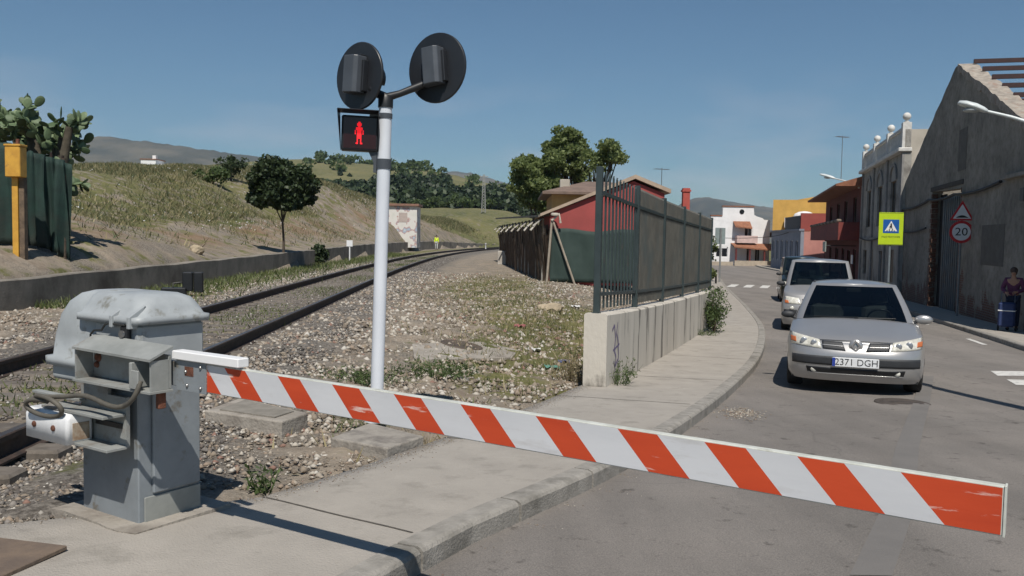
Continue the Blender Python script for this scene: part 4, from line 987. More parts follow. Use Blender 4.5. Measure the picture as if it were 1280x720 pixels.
mb = MB()   # hinge ribs
for uu in (-.16, -.01):
    mb.add([(uu-.012, -.048, 1.10), (uu+.012, -.048, 1.10), (uu+.012, .0, 1.10), (uu-.012, .0, 1.10), (uu-.012, -.048, 1.16), (uu+.012, -.048, 1.16), (uu+.012, .05, 1.22), (uu-.012, .05, 1.22)], [(3, 2, 1, 0), (4, 5, 6, 7), (0, 1, 5, 4), (1, 2, 6, 5), (2, 3, 7, 6), (3, 0, 4, 7)])
o = mb.build('hinge_rib', castm, bc, bevel=.004); explode(o)
mb = MB(); mb.box(-.10, -.045, -.035, -.001, 1.03, 1.115, .008); mb.build('latch', blackp, bc)
mb = MB(); mb.M = Matrix.Translation((-.072, -.036, 1.07)) @ Matrix.Rotation(R(90), 4, 'X'); mb.lathe([(.02, 0), (.02, .01)], 14); mb.build('keyhole', steel, bc)
# hose draping over the hood gap
hose = mat('black_hose', (.03, .03, .028), (.02, .02, .018), .5, 6); hose2 = mat('dusty_hose', (.11, .10, .08), (.07, .065, .055), .7, 8)
mb = MB(); mb.tube([(-.34, -.035, .85), (-.345, -.04, .95), (-.34, -.045, 1.05), (-.30, -.05, 1.075), (-.24, -.045, 1.08), (-.22, -.038, 1.11), (-.19, -.036, 1.118), (-.05, -.036, 1.118)], .006, 6); mb.build('seal_strip', hose, bc)
# --- arm carrier: a channel frame in front
cr = bc
yf = -.16
mb = MB(); mb.box(-.30, .33, -.055, -.038, .835, 1.0, .002); mb.build('back_plate', mat('worn_grey', (.29, .30, .29), (.22, .23, .22), .55, 5, .08, 40, c=(.16, .12, .09), cscale=4, clo=.56, chi=.7), cr)
wg = MATS['worn_grey']
mb = MB(); mb.add([(-.31, -.165, 1.000), (.34, -.165, .990), (.34, -.035, 1.045), (-.31, -.035, 1.055), (-.31, -.165, .988), (.34, -.165, .978), (.34, -.035, 1.033), (-.31, -.035, 1.043)], [(0, 1, 2, 3), (7, 6, 5, 4), (4, 5, 1, 0), (5, 6, 2, 1), (6, 7, 3, 2), (7, 4, 0, 3)]); mb.build('top_flange', wg, cr)
mb = MB(); mb.box(-.31, .34, -.165, -.036, .822, .834, .001); mb.build('bottom_flange', wg, cr)
mb = MB(); mb.box(-.31, -.297, -.15, -.056, .835, .99); mb.build('end_web', wg, cr)
mb = MB(); mb.box(.318, .332, -.15, -.056, .835, .98); mb.build('end_web', wg, cr)
mb = MB(); mb.box(.19, .21, -.175, -.057, .84, .965, .003); mb.box(.21, .265, -.177, -.167, .84, .93, .002); mb.build('gusset', wg, cr)
mb = MB()
for (a, b, r_) in ((-.25, .94, .026), (-.262, .90, .018)): mb.M = Matrix.Translation((a, -.057, b)) @ Matrix.Rotation(R(90), 4, 'X'); mb.lathe([(r_, 0), (r_*.7, .012)], 12)
mb.M = Matrix.Identity(4); o = mb.build('rusty_bolt', rust, cr); explode(o)
mb = MB(); mb.box(.29, .316, -.10, -.057, .74, .82, .004); mb.build('rusty_bracket', rust, cr)
mb = MB(); mb.tube([(.10, -.036, .90), (.10, .0, .90)], .05, 16); mb.build('pivot_shaft', rust, cr)
# lower channel with the counterweight arm
mb = MB()
mb.prism([(-.40, .50), (.0, .50), (.0, .755), (-.16, .755), (-.16, .80), (-.40, .81)], 'y', -.065, -.045); mb.build('side_plate', wg, cr)
mb = MB(); mb.box(-.56, -.005, -.19, -.066, .660, .675, .002); mb.build('shelf_flange', wg, cr)
mb = MB(); mb.box(-.40, .01, -.18, -.066, .495, .51, .002); mb.build('shelf_flange', wg, cr)
mb = MB(); mb.box(-.80, -.35, -.11, -.07, .700, .715, .002); mb.build('long_bar', wg, cr)
mb = MB(); mb.box(-.25, -.03, -.078, -.0655, .595, .62); mb.build('slot', blackp, cr)
mb = MB()
stack(mb, [[(p[0], p[1], p[2]) for p in ring(-.67, -.27, -.22, -.075, .50, .02)], ring(-.67, -.27, -.22, -.075, .625, .02), ring(-.66, -.28, -.205, -.085, .655, .02)])
mb.build('counterweight', whitep, cr)
mb = MB()
for uu in (-.57, -.39): mb.M = Matrix.Translation((uu, -.221, .575)) @ Matrix.Rotation(R(90), 4, 'X'); mb.lathe([(.016, 0), (.016, .006), (.008, .012)], 10)
mb.M = Matrix.Identity(4); o = mb.build('rusty_bolt', rust, cr); explode(o)
mb = MB(); mb.box(-.2705, -.266, -.19, -.10, .52, .61, .001); mb.build('rust_stain', mat('stain', (.25, .17, .11), (.4, .35, .28), .9, 18), cr)
pts = []
for k in range(26):
    t = k/25; a = 2*math.pi*t*1.2+1.2
    pts.append((-.47+.14*math.cos(a)+.05*t, -.235-.02*math.sin(t*9), .665+.05*math.sin(a)+.03*t))
pts += [(-.30, -.20, .745), (-.15, -.19, .775), (.0, -.19, .745), (.12, -.19, .735), (.22, -.19, .77), (.265, -.18, .83), (.262, -.16, .88)]
P2 = []
for a, b in zip(pts[:-1], pts[1:]): P2 += [a, tuple((x_+y_)/2 for x_, y_ in zip(a, b))]
P2.append(pts[-1]); P3 = [P2[0]]+[tuple((P2[i-1][j]+2*P2[i][j]+P2[i+1][j])/4 for j in range(3)) for i in range(1, len(P2)-1)]+[P2[-1]]
mb = MB(); mb.tube(P3, .0125, 8); mb.build('cable', hose2, cr)
# --- the arm
A0 = .565; A1 = 3.866; zc0, zc1 = .906, .887; hh = .068; th = .032
red = mat('reflective_red', (.56, .070, .022), (.48, .055, .018), .38, 3, .02, 40, c=(.70, .52, .46), cscale=9, clo=.615, chi=.68, stretch=(.35, 1, 2.2))
whr = mat('reflective_white', (.60, .61, .63), (.54, .55, .57), .4, 3, .02, 40, c=(.40, .38, .36), cscale=7, clo=.57, chi=.80, stretch=(.4, 1, 1.8))
armw = mat('aluminium_edge', (.58, .59, .54), (.46, .47, .42), .5, 14, .03, c=(.30, .30, .24), cscale=9, clo=.6, chi=.75)
def az_(u): return zc0+(zc1-zc0)*(u-A0)/(A1-A0)
mb = MB(); 
mb.add([(u, v, az_(u)+s*hh) for u in (A0, A1) for v in (-th/2, th/2) for s in (-1, 1)], [(0, 1, 3, 2), (4, 6, 7, 5), (0, 4, 5, 1), (2, 3, 7, 6), (1, 5, 7, 3), (0, 2, 6, 4)]); arm = mb.build('barrier_arm', armw, bc, bevel=.003)
edges_top = [(.694, .836), (1.051, 1.189), (1.383, 1.536), (1.723, 1.864), (2.056, 2.192), (2.391, 2.523), (2.717, 2.862), (3.025, 3.160), (3.318, 3.454), (3.608, 4.2)]
edges_top = [(A0-.2, A0-.012)]+edges_top
sl_ = .118
def clip_poly(poly, axis_min, axis_max):
    def cut(p, f, side):
        o_ = []
        for i in range(len(p)):
            a, b = p[i], p[(i+1) % len(p)]; ia, ib = (a[0]-f)*side >= 0, (b[0]-f)*side >= 0
            if ia: o_.append(a)
            if ia != ib: t = (f-a[0])/(b[0]-a[0]); o_.append((f, a[1]+(b[1]-a[1])*t))
        return o_
    p = cut(poly, axis_min, 1); return cut(p, axis_max, -1) if p else p
hb = hh-.004
for side, yv in ((-1, -th/2-.0015), (1, th/2+.0015)):
    Vr = MB(); Vw = MB()
    xs = [A0-.3]
    for (a, b) in edges_top: xs += [a, b]
    for k in range(len(xs)-1):
        a, b = xs[k], xs[k+1]
        poly = clip_poly([(a, hb), (b, hb), (b+sl_, -hb), (a+sl_, -hb)], A0+.004, A1-.004)
        if len(poly) < 3: continue
        t = Vr if k % 2 else Vw
        n_ = len(poly); t.add([(p[0], yv, az_(p[0])+p[1]) for p in poly], [tuple(range(n_))])
    if side == -1: pass
    Vr.build('red_stripes', red, arm, fix=False); Vw.build('white_stripes', whr, arm, fix=False)
mb = MB(); mb.box(A1, A1+.006, -th/2-.003, th/2+.003, az_(A1)-hh-.002, az_(A1)+hh+.002, .001); mb.build('end_cap', armw, arm)
mb = MB(); mb.box(A0-.215, A0+.004, -.026, -.0185, az_(A0)-.075, az_(A0)+.075, .001); mb.build('mounting_plate', galv, arm)
mb = MB(); mb.box(A0-.33, A0-.12, -.018, .018, az_(A0)-.06, az_(A0)+.06, .003); mb.build('root_bar', galv, arm)
mb = MB()
for (a, b) in ((-.03, .05), (-.03, -.05), (-.13, -.045), (-.14, .02)): mb.M = Matrix.Translation((A0+a, -.027, az_(A0)+b)) @ Matrix.Rotation(R(90), 4, 'X'); mb.lathe([(.009, 0), (.009, .005), (.004, .009)], 8)
mb.M = Matrix.Identity(4); explode(mb.build('bolt', steel, arm))
mb = MB(); mb.box(A0-.15, A0-.085, -.0275, -.0262, az_(A0)+.0, az_(A0)+.045); mb.build('rust_patch', rust, arm)
mb = MB(); mb.box(A0-.225, A0+.255, -.045, .02, az_(A0)+.076, az_(A0)+.118, .004); o = mb.build('white_box_bar', mat('clean_white', (.78, .78, .78), (.74, .74, .74), .4, 5), arm)
mb = MB(); mb.box(A0-.25, A0-.06, .025, .05, az_(A0)+.085, az_(A0)+.10, .003); mb.tube([(A0-.19, .12, az_(A0)+.06), (A0-.05, .12, az_(A0)+.03)], .022, 10); explode(mb.build('arm_clamp', steel, arm))
# ---- base slab round the machine and a rusty cover
slab = mat('worn_slab', (.33, .30, .26), (.26, .235, .20), .95, 4, .5, 40, c=(.19, .165, .14), cscale=3)
mb = MB(); mb.M = Matrix.Rotation(ANG, 4, 'Z'); 
pr = rough((-.60, -.12), (.10, -.12), 8, .02)+[(.12, -.10), (.10, .5), (-.62, .5)]
mb.prism(pr, 'z', -.06, .012); o = mb.build('footing', slab, None); o.location = (CB.x, CB.y, gbase); tag(o, 'thin crumbly mortar footing round the base of the barrier machine', 'footing')
c = Pg(22, 700, .12); mb = MB(); mb.M = Matrix.Rotation(R(-14), 4, 'Z'); mb.box(-.35, .12, -.25, .17, 0, .022, .004); o = mb.build('cable_cover', mat('rusty_plate', (.17, .125, .09), (.12, .09, .07), .8, 5, .3, 30), None); o.location = (c.x, c.y, c.z); tag(o, 'brown metal cable cover lying at the lower left corner of the pavement', 'cover plate')
# ================================================================== signal post
pb_ = Pg(470, 541, .12); blk_top = pb_.z+.10
blk = MB(); 
bl = [P(413, 547, blk_top), P(484, 560, blk_top), P(530, 545, blk_top), P(462, 528, blk_top)]
c0 = Vector((pb_.x, pb_.y, 0)); M2 = Matrix.Rotation(-R(42), 4, 'Z'); 
blc = sum(bl, Vector())/4; blk.prism([(p.x-blc.x, p.y-blc.y) for p in bl], 'z', -.20, 0); o = blk.build('foundation_block', mat('block_concrete', (.30, .275, .24), (.22, .20, .175), .95, 6, .5, 40, c=(.15, .135, .12), cscale=3), None, bevel=.012)
o.location = blc; tag(o, 'worn square concrete block under the white signal post', 'foundation block')
sp = thing('crossing_signal', 'white post with two round black signals seen from behind and a lit red pedestrian light', 'crossing signal', (pb_.x, pb_.y, blk_top))
topp = PY(482, 130, pb_.y); HT = topp.z-blk_top
sp.rotation_euler = (0, math.atan2(topp.x-pb_.x, HT), 0)
postw = mat('white_post', (.66, .69, .74), (.58, .61, .66), .4, 3, .03, 20, c=(.48, .46, .42), cscale=5, clo=.62, chi=.75, stretch=(1, 1, .4))
mb = MB(); mb.lathe([(.054, .02), (.054, HT)], 24); mb.build('post', postw, sp)
mb = MB(); mb.lathe([(.10, 0), (.10, .022), (.072, .026), (.066, .07), (.056, .075)], 24); mb.build('base_flange', postw, sp)
mb = MB()
for k in range(4): a = R(45+90*k); mb.lathe([(.014, .022), (.014, .045), (.007, .05), (.007, .065)], 6, (.085*math.cos(a), .085*math.sin(a), 0))
explode(mb.build('anchor_bolt', rust, sp))
# pole-local helpers
def loc(px, py, dy=0):
    p_ = PY(px, py, pb_.y+dy); return sp.matrix_world.inverted() @ p_
bpy.context.view_layer.update()
mb = MB(); mb.lathe([(.062, HT-.03), (.062, HT+.05), (.05, HT+.07)], 18); mb.build('post_cap', blackp, sp)
cl, cr_ = loc(449, 95), loc(546, 85)
mb = MB(); a = loc(482, 122); mb.tube([a, loc(500, 117), cr_+Vector((-.02, .05, -.09))], [.035, .028, .034], 10); mb.build('cross_arm', blackp, sp)
mb = MB(); mb.tube([a, loc(470, 116), cl+Vector((.02, .05, -.06))], [.04, .034, .03], 10); mb.ball(tuple(loc(467, 112, -.06)), .045, 12, 8, (1, 1, .9)); mb.build('cross_arm', blackp, sp)
discm = mat('black_sheet', (.020, .022, .026), (.014, .016, .02), .4, 4); housem = mat('grey_black_case', (.075, .085, .10), (.06, .068, .08), .42, 4)
for cen, rad, yaw, tilt in ((cl, .275, 38, 3), (cr_, .285, 31, -7)):
    # normal of the plate: facing away from the camera, towards oncoming road traffic
    Md = Matrix.Translation(cen) @ Matrix.Rotation(-R(yaw), 4, 'Z') @ Matrix.Rotation(R(tilt), 4, 'Y')
    o = thing('tmp', 'x', 'x'); bpy.data.objects.remove(o)
    mb = MB(); mb.M = Md @ Matrix.Rotation(R(-90), 4, 'X'); mb.lathe([(rad-.006, -.006), (rad, .0), (rad, .012), (rad-.006, .016), (.02, .016)], 40)
    mb.add([(rad*.98*math.cos(2*math.pi*k/40), rad*.98*math.sin(2*math.pi*k/40), -.0055) for k in range(40)], [tuple(range(40))])
    d = mb.build('backing_disc', discm, sp)
    mb = MB(); mb.M = Md; mb.prism([(-.10, -.005), (-.10, -.065), (-.055, -.125), (.06, -.125), (.085, -.10), (.085, -.005)], 'z', -.145, .15); mb.build('lamp_case', housem, d, bevel=.006)
    mb = MB(); mb.M = Md
    mb.box(.088, .112, -.06, -.006, -.13, .12, .004); mb.box(-.08, .07, -.06, -.006, .152, .166, .004); explode(mb.build('case_hinge', discm, d))
    mb = MB(); mb.M = Md; n_ = 18
    V = []; Fs = []
    for k in range(n_+1):
        t = math.pi*(k/n_*1.3-.15)
        for (r_, y_) in ((.125, .016), (.115, .19)): V.append((r_*math.cos(t), y_*(1 if True else 1), r_*math.sin(t)))
    for k in range(n_): Fs.append((2*k, 2*k+1, 2*k+3, 2*k+2))
    mb.add(V, Fs, True); vz = mb.build('visor', discm, d); sm_ = vz.modifiers.new('s', 'SOLIDIFY'); sm_.thickness = .004
    mb = MB(); mb.M = Md @ Matrix.Rotation(R(-90), 4, 'X'); mb.lathe([(.10, .017), (.095, .03), (.05, .04), (.001, .043)], 24); mb.build('lens', mat('dark_red_lens', (.18, .01, .01), (.14, .01, .01), .15, 3), d)
# pedestrian light: box opening towards the viewer, hood leaning out
pcx = loc(449, 166, -.05)
Mp = Matrix.Translation(pcx) @ Matrix.Rotation(R(10), 4, 'Z')
mb = MB(); mb.M = Mp; w2, h2 = .155, .148
mb.box(-w2+.012, w2, -.02, .10, -h2, h2-.01, .01); box = mb.build('light_case', discm, sp, bevel=.006)
mb = MB(); mb.M = Mp     # hood: side and top sheets
A_ = [(-w2, .0, h2+.005), (w2+.0, .0, h2+.005), (w2-.005, -.15, h2+.02), (-w2-.02, -.15, h2+.02)]
mb.add(A_, [(0, 1, 2, 3)]); mb.add([(-w2, 0, h2+.005), (-w2-.02, -.15, h2+.02), (-w2+.01, -.03, -h2+.02), (-w2+.012, 0, -h2)], [(0, 1, 2, 3)]); mb.add([(w2, 0, h2+.005), (w2-.005, -.15, h2+.02), (w2, -.05, -h2+.02), (w2, 0, -h2)], [(0, 1, 2, 3)])
o = mb.build('hood', discm, box, fix=False); q_ = o.modifiers.new('s', 'SOLIDIFY'); q_.thickness = .004
mb = MB(); mb.M = Mp; mb.box(-w2+.03, w2-.018, -.024, -.0205, -h2+.02, h2-.03); mb.build('lens', mat('lens_black', (.03, .006, .006), (.02, .004, .004), .15, 4), box)
# red standing figure, made of small light cells
fig = ["...##...", "..####..", "..####..", "...##...", ".######.", ".######.", "#.####.#", "#.####.#", "#.####.#", "..####..", "..####..", "..####..", "..#..#..", "..#..#..", "..#..#..", ".##..##."]
mb = MB(); mb.M = Mp
for j, row in enumerate(fig):
    for i, ch in enumerate(row):
        if ch == '#': x_ = (i-3.5)*.0088; z_ = .080-j*.0112; mb.box(x_-.0045, x_+.0045, -.0275, -.0242, z_-.0057, z_+.0057)
fo = mb.build('red_figure', emit('red_lamp', (1.0, .012, .02), .6), box)
mb = MB(); q1, q2, q3 = loc(452, 190, .0), loc(470, 205, 0), loc(470, 192, 0)
mb.prism([(-.10, 0), (-.03, 0), (-.03, -.17), (-.055, -.17), (-.055, -.09)], 'y', -.02, .02); mb.M = Matrix.Identity(4)
o = mb.build('bracket', housem, sp); o.location = loc(476, 190); 
mb = MB(); mb.lathe([(.06, -.04), (.06, .04)], 18); o = mb.build('post_clamp', housem, sp); o.location = (0, 0, loc(478, 205).z)
mb = MB(); mb.lathe([(.06, -.02), (.06, .02)], 18); mb.box(-.12, -.03, -.05, .02, -.012, .012); o = mb.build('post_clamp', housem, sp); o.location = (0, 0, loc(478, 145).z)
# ================================================================== small things on the lot
def flat_slab(name, label, cat, pxs, z0, th_, m, group=None):
    pts = [Gr(*p) for p in pxs]; c = sum(pts, Vector())/len(pts)
    A_ = np.array([[p.x-c.x, p.y-c.y, 1] for p in pts]); k_, *_ = np.linalg.lstsq(A_, np.array([p.z-c.z for p in pts]), rcond=None)
    pts = [Vector((p.x-c.x, p.y-c.y, k_[0]*(p.x-c.x)+k_[1]*(p.y-c.y)+z0)) for p in pts]; n_ = len(pts)
    mb = MB(); mb.add(pts+[p-Vector((0, 0, th_)) for p in pts], [tuple(range(n_)), tuple(range(2*n_-1, n_-1, -1))]+[(i, i+n_, (i+1) % n_+n_, (i+1) % n_) for i in range(n_)]); o = mb.build(name, m, None, bevel=.006); o.location = c; o['kx'] = float(k_[0]); o['ky'] = float(k_[1]); tag(o, label, cat, group); return o
sl1 = flat_slab('manhole_slab', 'flat concrete slab with a round lid set in the rubble between post and fence', 'manhole slab', [(518, 452), (515, 433), (600, 429), (648, 440), (640, 450)], .035, .12, slab)
c = P(577, 437, sl1.location.z); kx_, ky_ = sl1['kx'], sl1['ky']; del sl1['kx']; del sl1['ky']; mb = MB(); mb.lathe([(.33, -.01), (.33, .010), (.30, .014), (.29, .008), (.001, .008)], 28); o = mb.build('lid', mat('iron_lid', (.10, .075, .055), (.07, .055, .045), .8, 8, .4), sl1); o.location = c-sl1.location; o.location.z = .036+kx_*o.location.x+ky_*o.location.y; o.rotation_euler = (math.atan(ky_), -math.atan(kx_), 0)
# concrete duct box by the machine
a, b, c_, d_ = [P(p[0], p[1], .085) for p in ((256, 513), (352, 527), (385, 516), (300, 497))]
cx_ = (a+b+c_+d_)/4; mb = MB(); mb.prism([(p.x-cx_.x, p.y-cx_.y) for p in (a, b, c_, d_)], 'z', -.22, 0); o = mb.build('cable_box', slab, None, bevel=.012); o.location = cx_; tag(o, 'low worn concrete cable box beside the grey barrier machine', 'cable box')
mb = MB(); mb.prism([((p.x-cx_.x)*.72, (p.y-cx_.y)*.72) for p in (a, b, c_, d_)], 'z', .0015, .012); mb.build('lid', mat('lid_slab', (.24, .22, .19), (.18, .165, .14), .95, 6, .4, 40), o)
def rock(name, label, px, py, r_, sc=(1.3, .9, .5), m=None, seed=0):
    g = Gr(px, py); bm = bmesh.new(); bmesh.ops.create_icosphere(bm, subdivisions=3, radius=r_); r3 = random.Random(seed)
    ph = [r3.uniform(0, 6) for _ in range(6)]
    for v in bm.verts:
        n_ = v.co.normalized(); f = 1+.18*math.sin(n_.x*3+ph[0])+.14*math.sin(n_.y*4+ph[1]+n_.z*2)+.08*math.sin(n_.x*9+ph[2])*math.sin(n_.z*8+ph[3]); v.co = Vector((n_.x*sc[0], n_.y*sc[1], n_.z*sc[2]))*r_*f
    me_ = bpy.data.meshes.new(name); bm.to_mesh(me_); bm.free(); me_.materials.append(m); o = link(bpy.data.objects.new(name, me_)); o.location = (g.x, g.y, g.z+r_*sc[2]*.45); tag(o, label, 'rock'); return o
rock('boulder', 'pale tan boulder lying in the grass before the low wall', 686, 388, .22, (1.3, .9, .5), mat('tan_rock', (.40, .33, .23), (.28, .23, .16), .95, 6, .6), 2)
rock('boulder', 'brown lump of rubble at the track side below the embankment', 398, 322, .3, (1.3, .9, .7), mat('brown_rock', (.12, .10, .08), (.08, .065, .05), .95, 6, .6), 4)
rock('boulder', 'broken pipe end lying on the dry embankment foot', 246, 316, .22, (1.2, .8, .7), MATS['tan_rock'], 7)
# trackside boxes
c = PY(222, 364, 20.5); g = gz(c.x, c.y)
tb = thing('point_motor', 'black trackside equipment boxes beyond the far rail', 'trackside box', (c.x, c.y, g), .25)
mb = MB(); mb.box(-.35, .20, -.15, .15, 0, .24, .02); mb.build('low_box', blackp, tb)
mb = MB(); mb.box(.10, .33, .0, .22, .15, .60, .02); mb.box(.35, .56, .0, .22, .12, .60, .02); explode(mb.build('upright_box', blackp, tb))
mb = MB(); mb.tube([(-.1, 0, .24), (-.1, 0, .34), (.15, .1, .36)], .02, 6); mb.build('cable', hose, tb)
# kilometre board
c = PY(437, 326, 50); c.z = gz(c.x, 50); kb = thing('track_marker', 'small white square marker board on a short post beside the track', 'marker board', tuple(c))
mb = MB(); mb.lathe([(.04, 0), (.04, 1.1)], 8); mb.build('post', whitep, kb); mb = MB(); mb.box(-.17, .17, -.06, -.042, .85, 1.2, .004); mb.build('board', whitep, kb)
c = PY(607, 313, 100); c.z = gz(c.x, 100); kb = thing('track_marker', 'tiny white stub post far down the line near the bend', 'marker post', tuple(c))
mb = MB(); mb.lathe([(.08, 0), (.08, .6), (.10, .62), (.10, .75)], 8); mb.build('post', whitep, kb)
# lattice mast far off
c = PY(604, 285, 185); g = gz(c.x, 185); kb = thing('lattice_mast', 'tall thin lattice power mast standing in the meadow beyond the track', 'power mast', (c.x, 185, g)); hM = PY(606, 218, 185).z-g
mb = MB(); cm = mat('mast_grey', (.36, .36, .35), (.28, .28, .27), .8, 4)
for (sx_, sy_) in ((-1, -1), (1, -1), (1, 1), (-1, 1)): mb.tube([(sx_*.42, sy_*.42, 0), (sx_*.16, sy_*.16, hM)], .06, 4, smooth=False)
for k in range(14):
    z0_, z1_ = hM*k/14, hM*(k+1)/14; w0_, w1_ = .42-.26*k/14, .42-.26*(k+1)/14
    for (s_, t_) in ((1, -1), (-1, 1)): mb.tube([(s_*w0_, -w0_, z0_), (t_*w1_, -w1_, z1_)], .035, 4, smooth=False); mb.tube([(s_*w0_, w0_, z0_), (t_*w1_, w1_, z1_)], .035, 4, smooth=False)
mb.build('lattice', cm, kb, fix=False); mb = MB(); mb.box(-.9, .9, -.06, .06, hM-.5, hM-.35); mb.build('cross_bar', cm, kb)
# ---- yellow box post
c = PY(26, 310, 18.6); g = gz(c.x, 18.6); yp = thing('telephone_post', 'yellow telephone box on a yellow and wooden post beside the green screen', 'telephone post', (c.x, 18.6, g))
def zy(py, px=27): return PY(px, py, 18.6).z-g
ylw = mat('signal_yellow', (.60, .33, .05), (.50, .26, .04), .5, 6, .05, c=(.3, .17, .06), cscale=5, clo=.6, chi=.75)
mb = MB(); mb.box(-.13, -.005, -.08, .05, -.2, zy(222), .006); mb.build('yellow_post', ylw, yp)
mb = MB(); mb.box(.0, .11, -.05, .09, -.2, zy(222), .008); mb.build('timber_post', woodm, yp)
mb = MB(); mb.box(-.19, .13, -.22, .05, zy(222), zy(184), .015); bx = mb.build('box', ylw, yp)
mb = MB(); mb.box(-.205, .145, -.235, .06, zy(184)+.002, zy(184)+.045, .008); mb.build('lid', ylw, bx); mb = MB(); mb.box(-.02, .04, -.1, -.04, zy(184)+.045, zy(184)+.16, .005); mb.build('lifting_ring', rust, bx)
# ---- green screen fence
net = mat('green_shade_net', (.010, .036, .028), (.006, .022, .018), .8, 3, .4, 30, c=(.02, .028, .022), cscale=1.2); sc_ = thing('screen_fence', 'sagging dark green shade netting on posts in front of the prickly pear', 'fence', (0, 0, 0))
def net_sheet(pxs, Ya, Yb, nU=40, nV=14):
    V = []; Fs = []
    for a in range(nU+1):
        t = a/nU; px = np.interp(t, [0, 1], [pxs[0][0], pxs[-1][0]]); top = np.interp(px, [p[0] for p in pxs], [p[1] for p in pxs]); Y = Ya+(Yb-Ya)*t
        pt_ = PY(px, top, Y); gg = gz(pt_.x, Y)
        for b in range(nV+1):
            s = b/nV; z = gg+.05+(pt_.z-gg-.05)*s; V.append((pt_.x+.05*math.sin(a*.9+s*3), Y+.10*math.sin(a*.55)*math.sin(s*3.1+.4)+.05*math.sin(a*1.3+2*s), z))
    for a in range(nU):
        for b in range(nV): q = a*(nV+1)+b; Fs.append((q, q+nV+1, q+nV+2, q+1))
    o = rawmesh('netting', V, Fs, net, sc_, smooth=True); s_ = o.modifiers.new('s', 'SOLIDIFY'); s_.thickness = .008; return o
net_sheet([(-90, 182), (-20, 178), (14, 178), (20, 184)], 19.8, 19.4); net_sheet([(16, 200), (36, 188), (60, 196), (78, 200), (88, 206)], 19.5, 20.1)
mb = MB()
for (px_, py_, Y_) in ((18, 178, 19.5), (79, 198, 20.1), (-60, 178, 19.8)):
    t_ = PY(px_, py_, Y_); mb.tube([(t_.x, Y_, gz(t_.x, Y_)-.1), (t_.x+.02, Y_, t_.z)], .05, 7)
explode(mb.build('post', bark, sc_))
# ================================================================== road things
c = Pg(1128, 504); mb = MB(); mb.lathe([(.33, -.01), (.33, .006), (.30, .008), (.295, .004), (.26, .004), (.255, .009), (.2, .009), (.195, .005), (.12, .005), (.115, .009), (.001, .009)], 36)
o = mb.build('manhole_cover', mat('iron_cover', (.075, .06, .05), (.05, .042, .038), .7, 8, .4), None); o.location = c; tag(o, 'round iron manhole cover in the road in front of the silver hatchback', 'manhole cover')
# off-frame pole that throws the long shadow on the road
sh_ = thing('timber_pole', 'tall timber pole at the roadside, its shadow crossing the road', 'pole', (6.42, 8.6, float(prof(8.6))))
mb = MB(); mb.lathe([(.13, -.2), (.11, 3), (.085, 6.6)], 12); mb.build('shaft', woodm, sh_)
# ---- street lamps
lampw = mat('pale_lamp', (.60, .64, .64), (.5, .54, .54), .4, 4)
def street_lamp(label, wallp, tip, scale=1.0, droop=.1):
    wv = Vector(wallp); tv = Vector(tip); t = thing('street_lamp', label, 'street lamp', tuple(wv), 0, 'street lamps on wall brackets'); d = tv-wv; dh = Vector((d.x, d.y, 0)).normalized(); sd_ = Vector((-dh.y, dh.x, 0))
    hs_ = d*.60
    mb = MB(); mb.tube([(0, 0, 0), d*.3+Vector((0, 0, .02)), hs_], [.035*scale, .032*scale, .028*scale], 8); mb.build('bracket_arm', lampw, t)
    mb = MB(); mb.box(-.06, .06, -.06, .06, -.2, .12, .01); mb.build('wall_plate', lampw, t)
    mb = MB(); rings = []
    for (f, w_, h_, dz) in ((0, .05, .04, 0), (.12, .10, .07, .0), (.35, .17, .09, .01), (.7, .19, .085, .01), (.93, .13, .06, .0), (1.0, .04, .02, -.01)):
        cc = hs_+(d-hs_)*f; rings.append([tuple(cc+sd_*w_*scale*math.cos(a)+Vector((0, 0, 1))*(h_*scale*math.sin(a)*(1 if math.sin(a) > 0 else .6)+dz)) for a in [2*math.pi*k/14 for k in range(14)]])
    stack(mb, rings); hd = mb.build('lamp_head', lampw, t)
    mb = MB(); cc = hs_+(d-hs_)*.5+Vector((0, 0, -.055*scale)); mb.ball(tuple(cc), .14*scale, 12, 6, (1.3, 1.0, .4)); mb.build('glass_bowl', mat('bowl', (.4, .42, .42), (.35, .37, .37), .15, 3), hd)
wp = PY(1278, 155, 22.4); street_lamp('pale street lamp on a curved bracket high on the ruined warehouse gable', (rwall(22.4)-.05, 22.4, wp.z), PY(1197, 129, 23.2), 1.35)
tp = PY(1025, 218, 56.2); street_lamp('street lamp reaching out from the dark red house over the road', (rwall(54.4)-.25, 54.4, tp.z-.75), tp, 1.3)
# ---- cables along the facades
cab = mat('black_cable', (.02, .02, .02), (.014, .014, .014), .7, 4)
def cable(label, pts, r_=.018):
    P_ = []
    for a, b in zip(pts[:-1], pts[1:]):
        a, b = Vector(a), Vector(b); n_ = 10; sag = (b-a).length*.018
        for k in range(n_): t = k/n_; q = a.lerp(b, t); q.z -= 4*sag*t*(1-t); P_.append(q)
    P_.append(Vector(pts[-1])); o = MB().tube(P_, r_, 6).build('overhead_cable', cab, None); tag(o, label, 'cable')
def onwall(px, py, off=.1):
    d = ray(px, py); y_ = 7.33/((d.x/d.y)-.26); y_ = y_-off*.2; return (rwall(y_)-off, y_, H+d.z*(y_/d.y))
cable('thick black cable sagging across the warehouse gable above the door', [onwall(1255, 227), onwall(1196, 243), onwall(1164, 250), onwall(1128, 262)], .05)
cable('lower black cable pinned to the warehouse wall left of the door', [onwall(1160, 285), onwall(1128, 289), (rwall(46)-.25, 46, 1.85), (rwall(53)-.25, 53, 1.9)], .035)
a = PY(938, 296, 95); b = PY(961, 296, 92); cable('cable strung between the white house and the pink house', [(a.x-4, 101, a.z), (b.x, 92, b.z), (27.2, 84, 2.9)], .03)
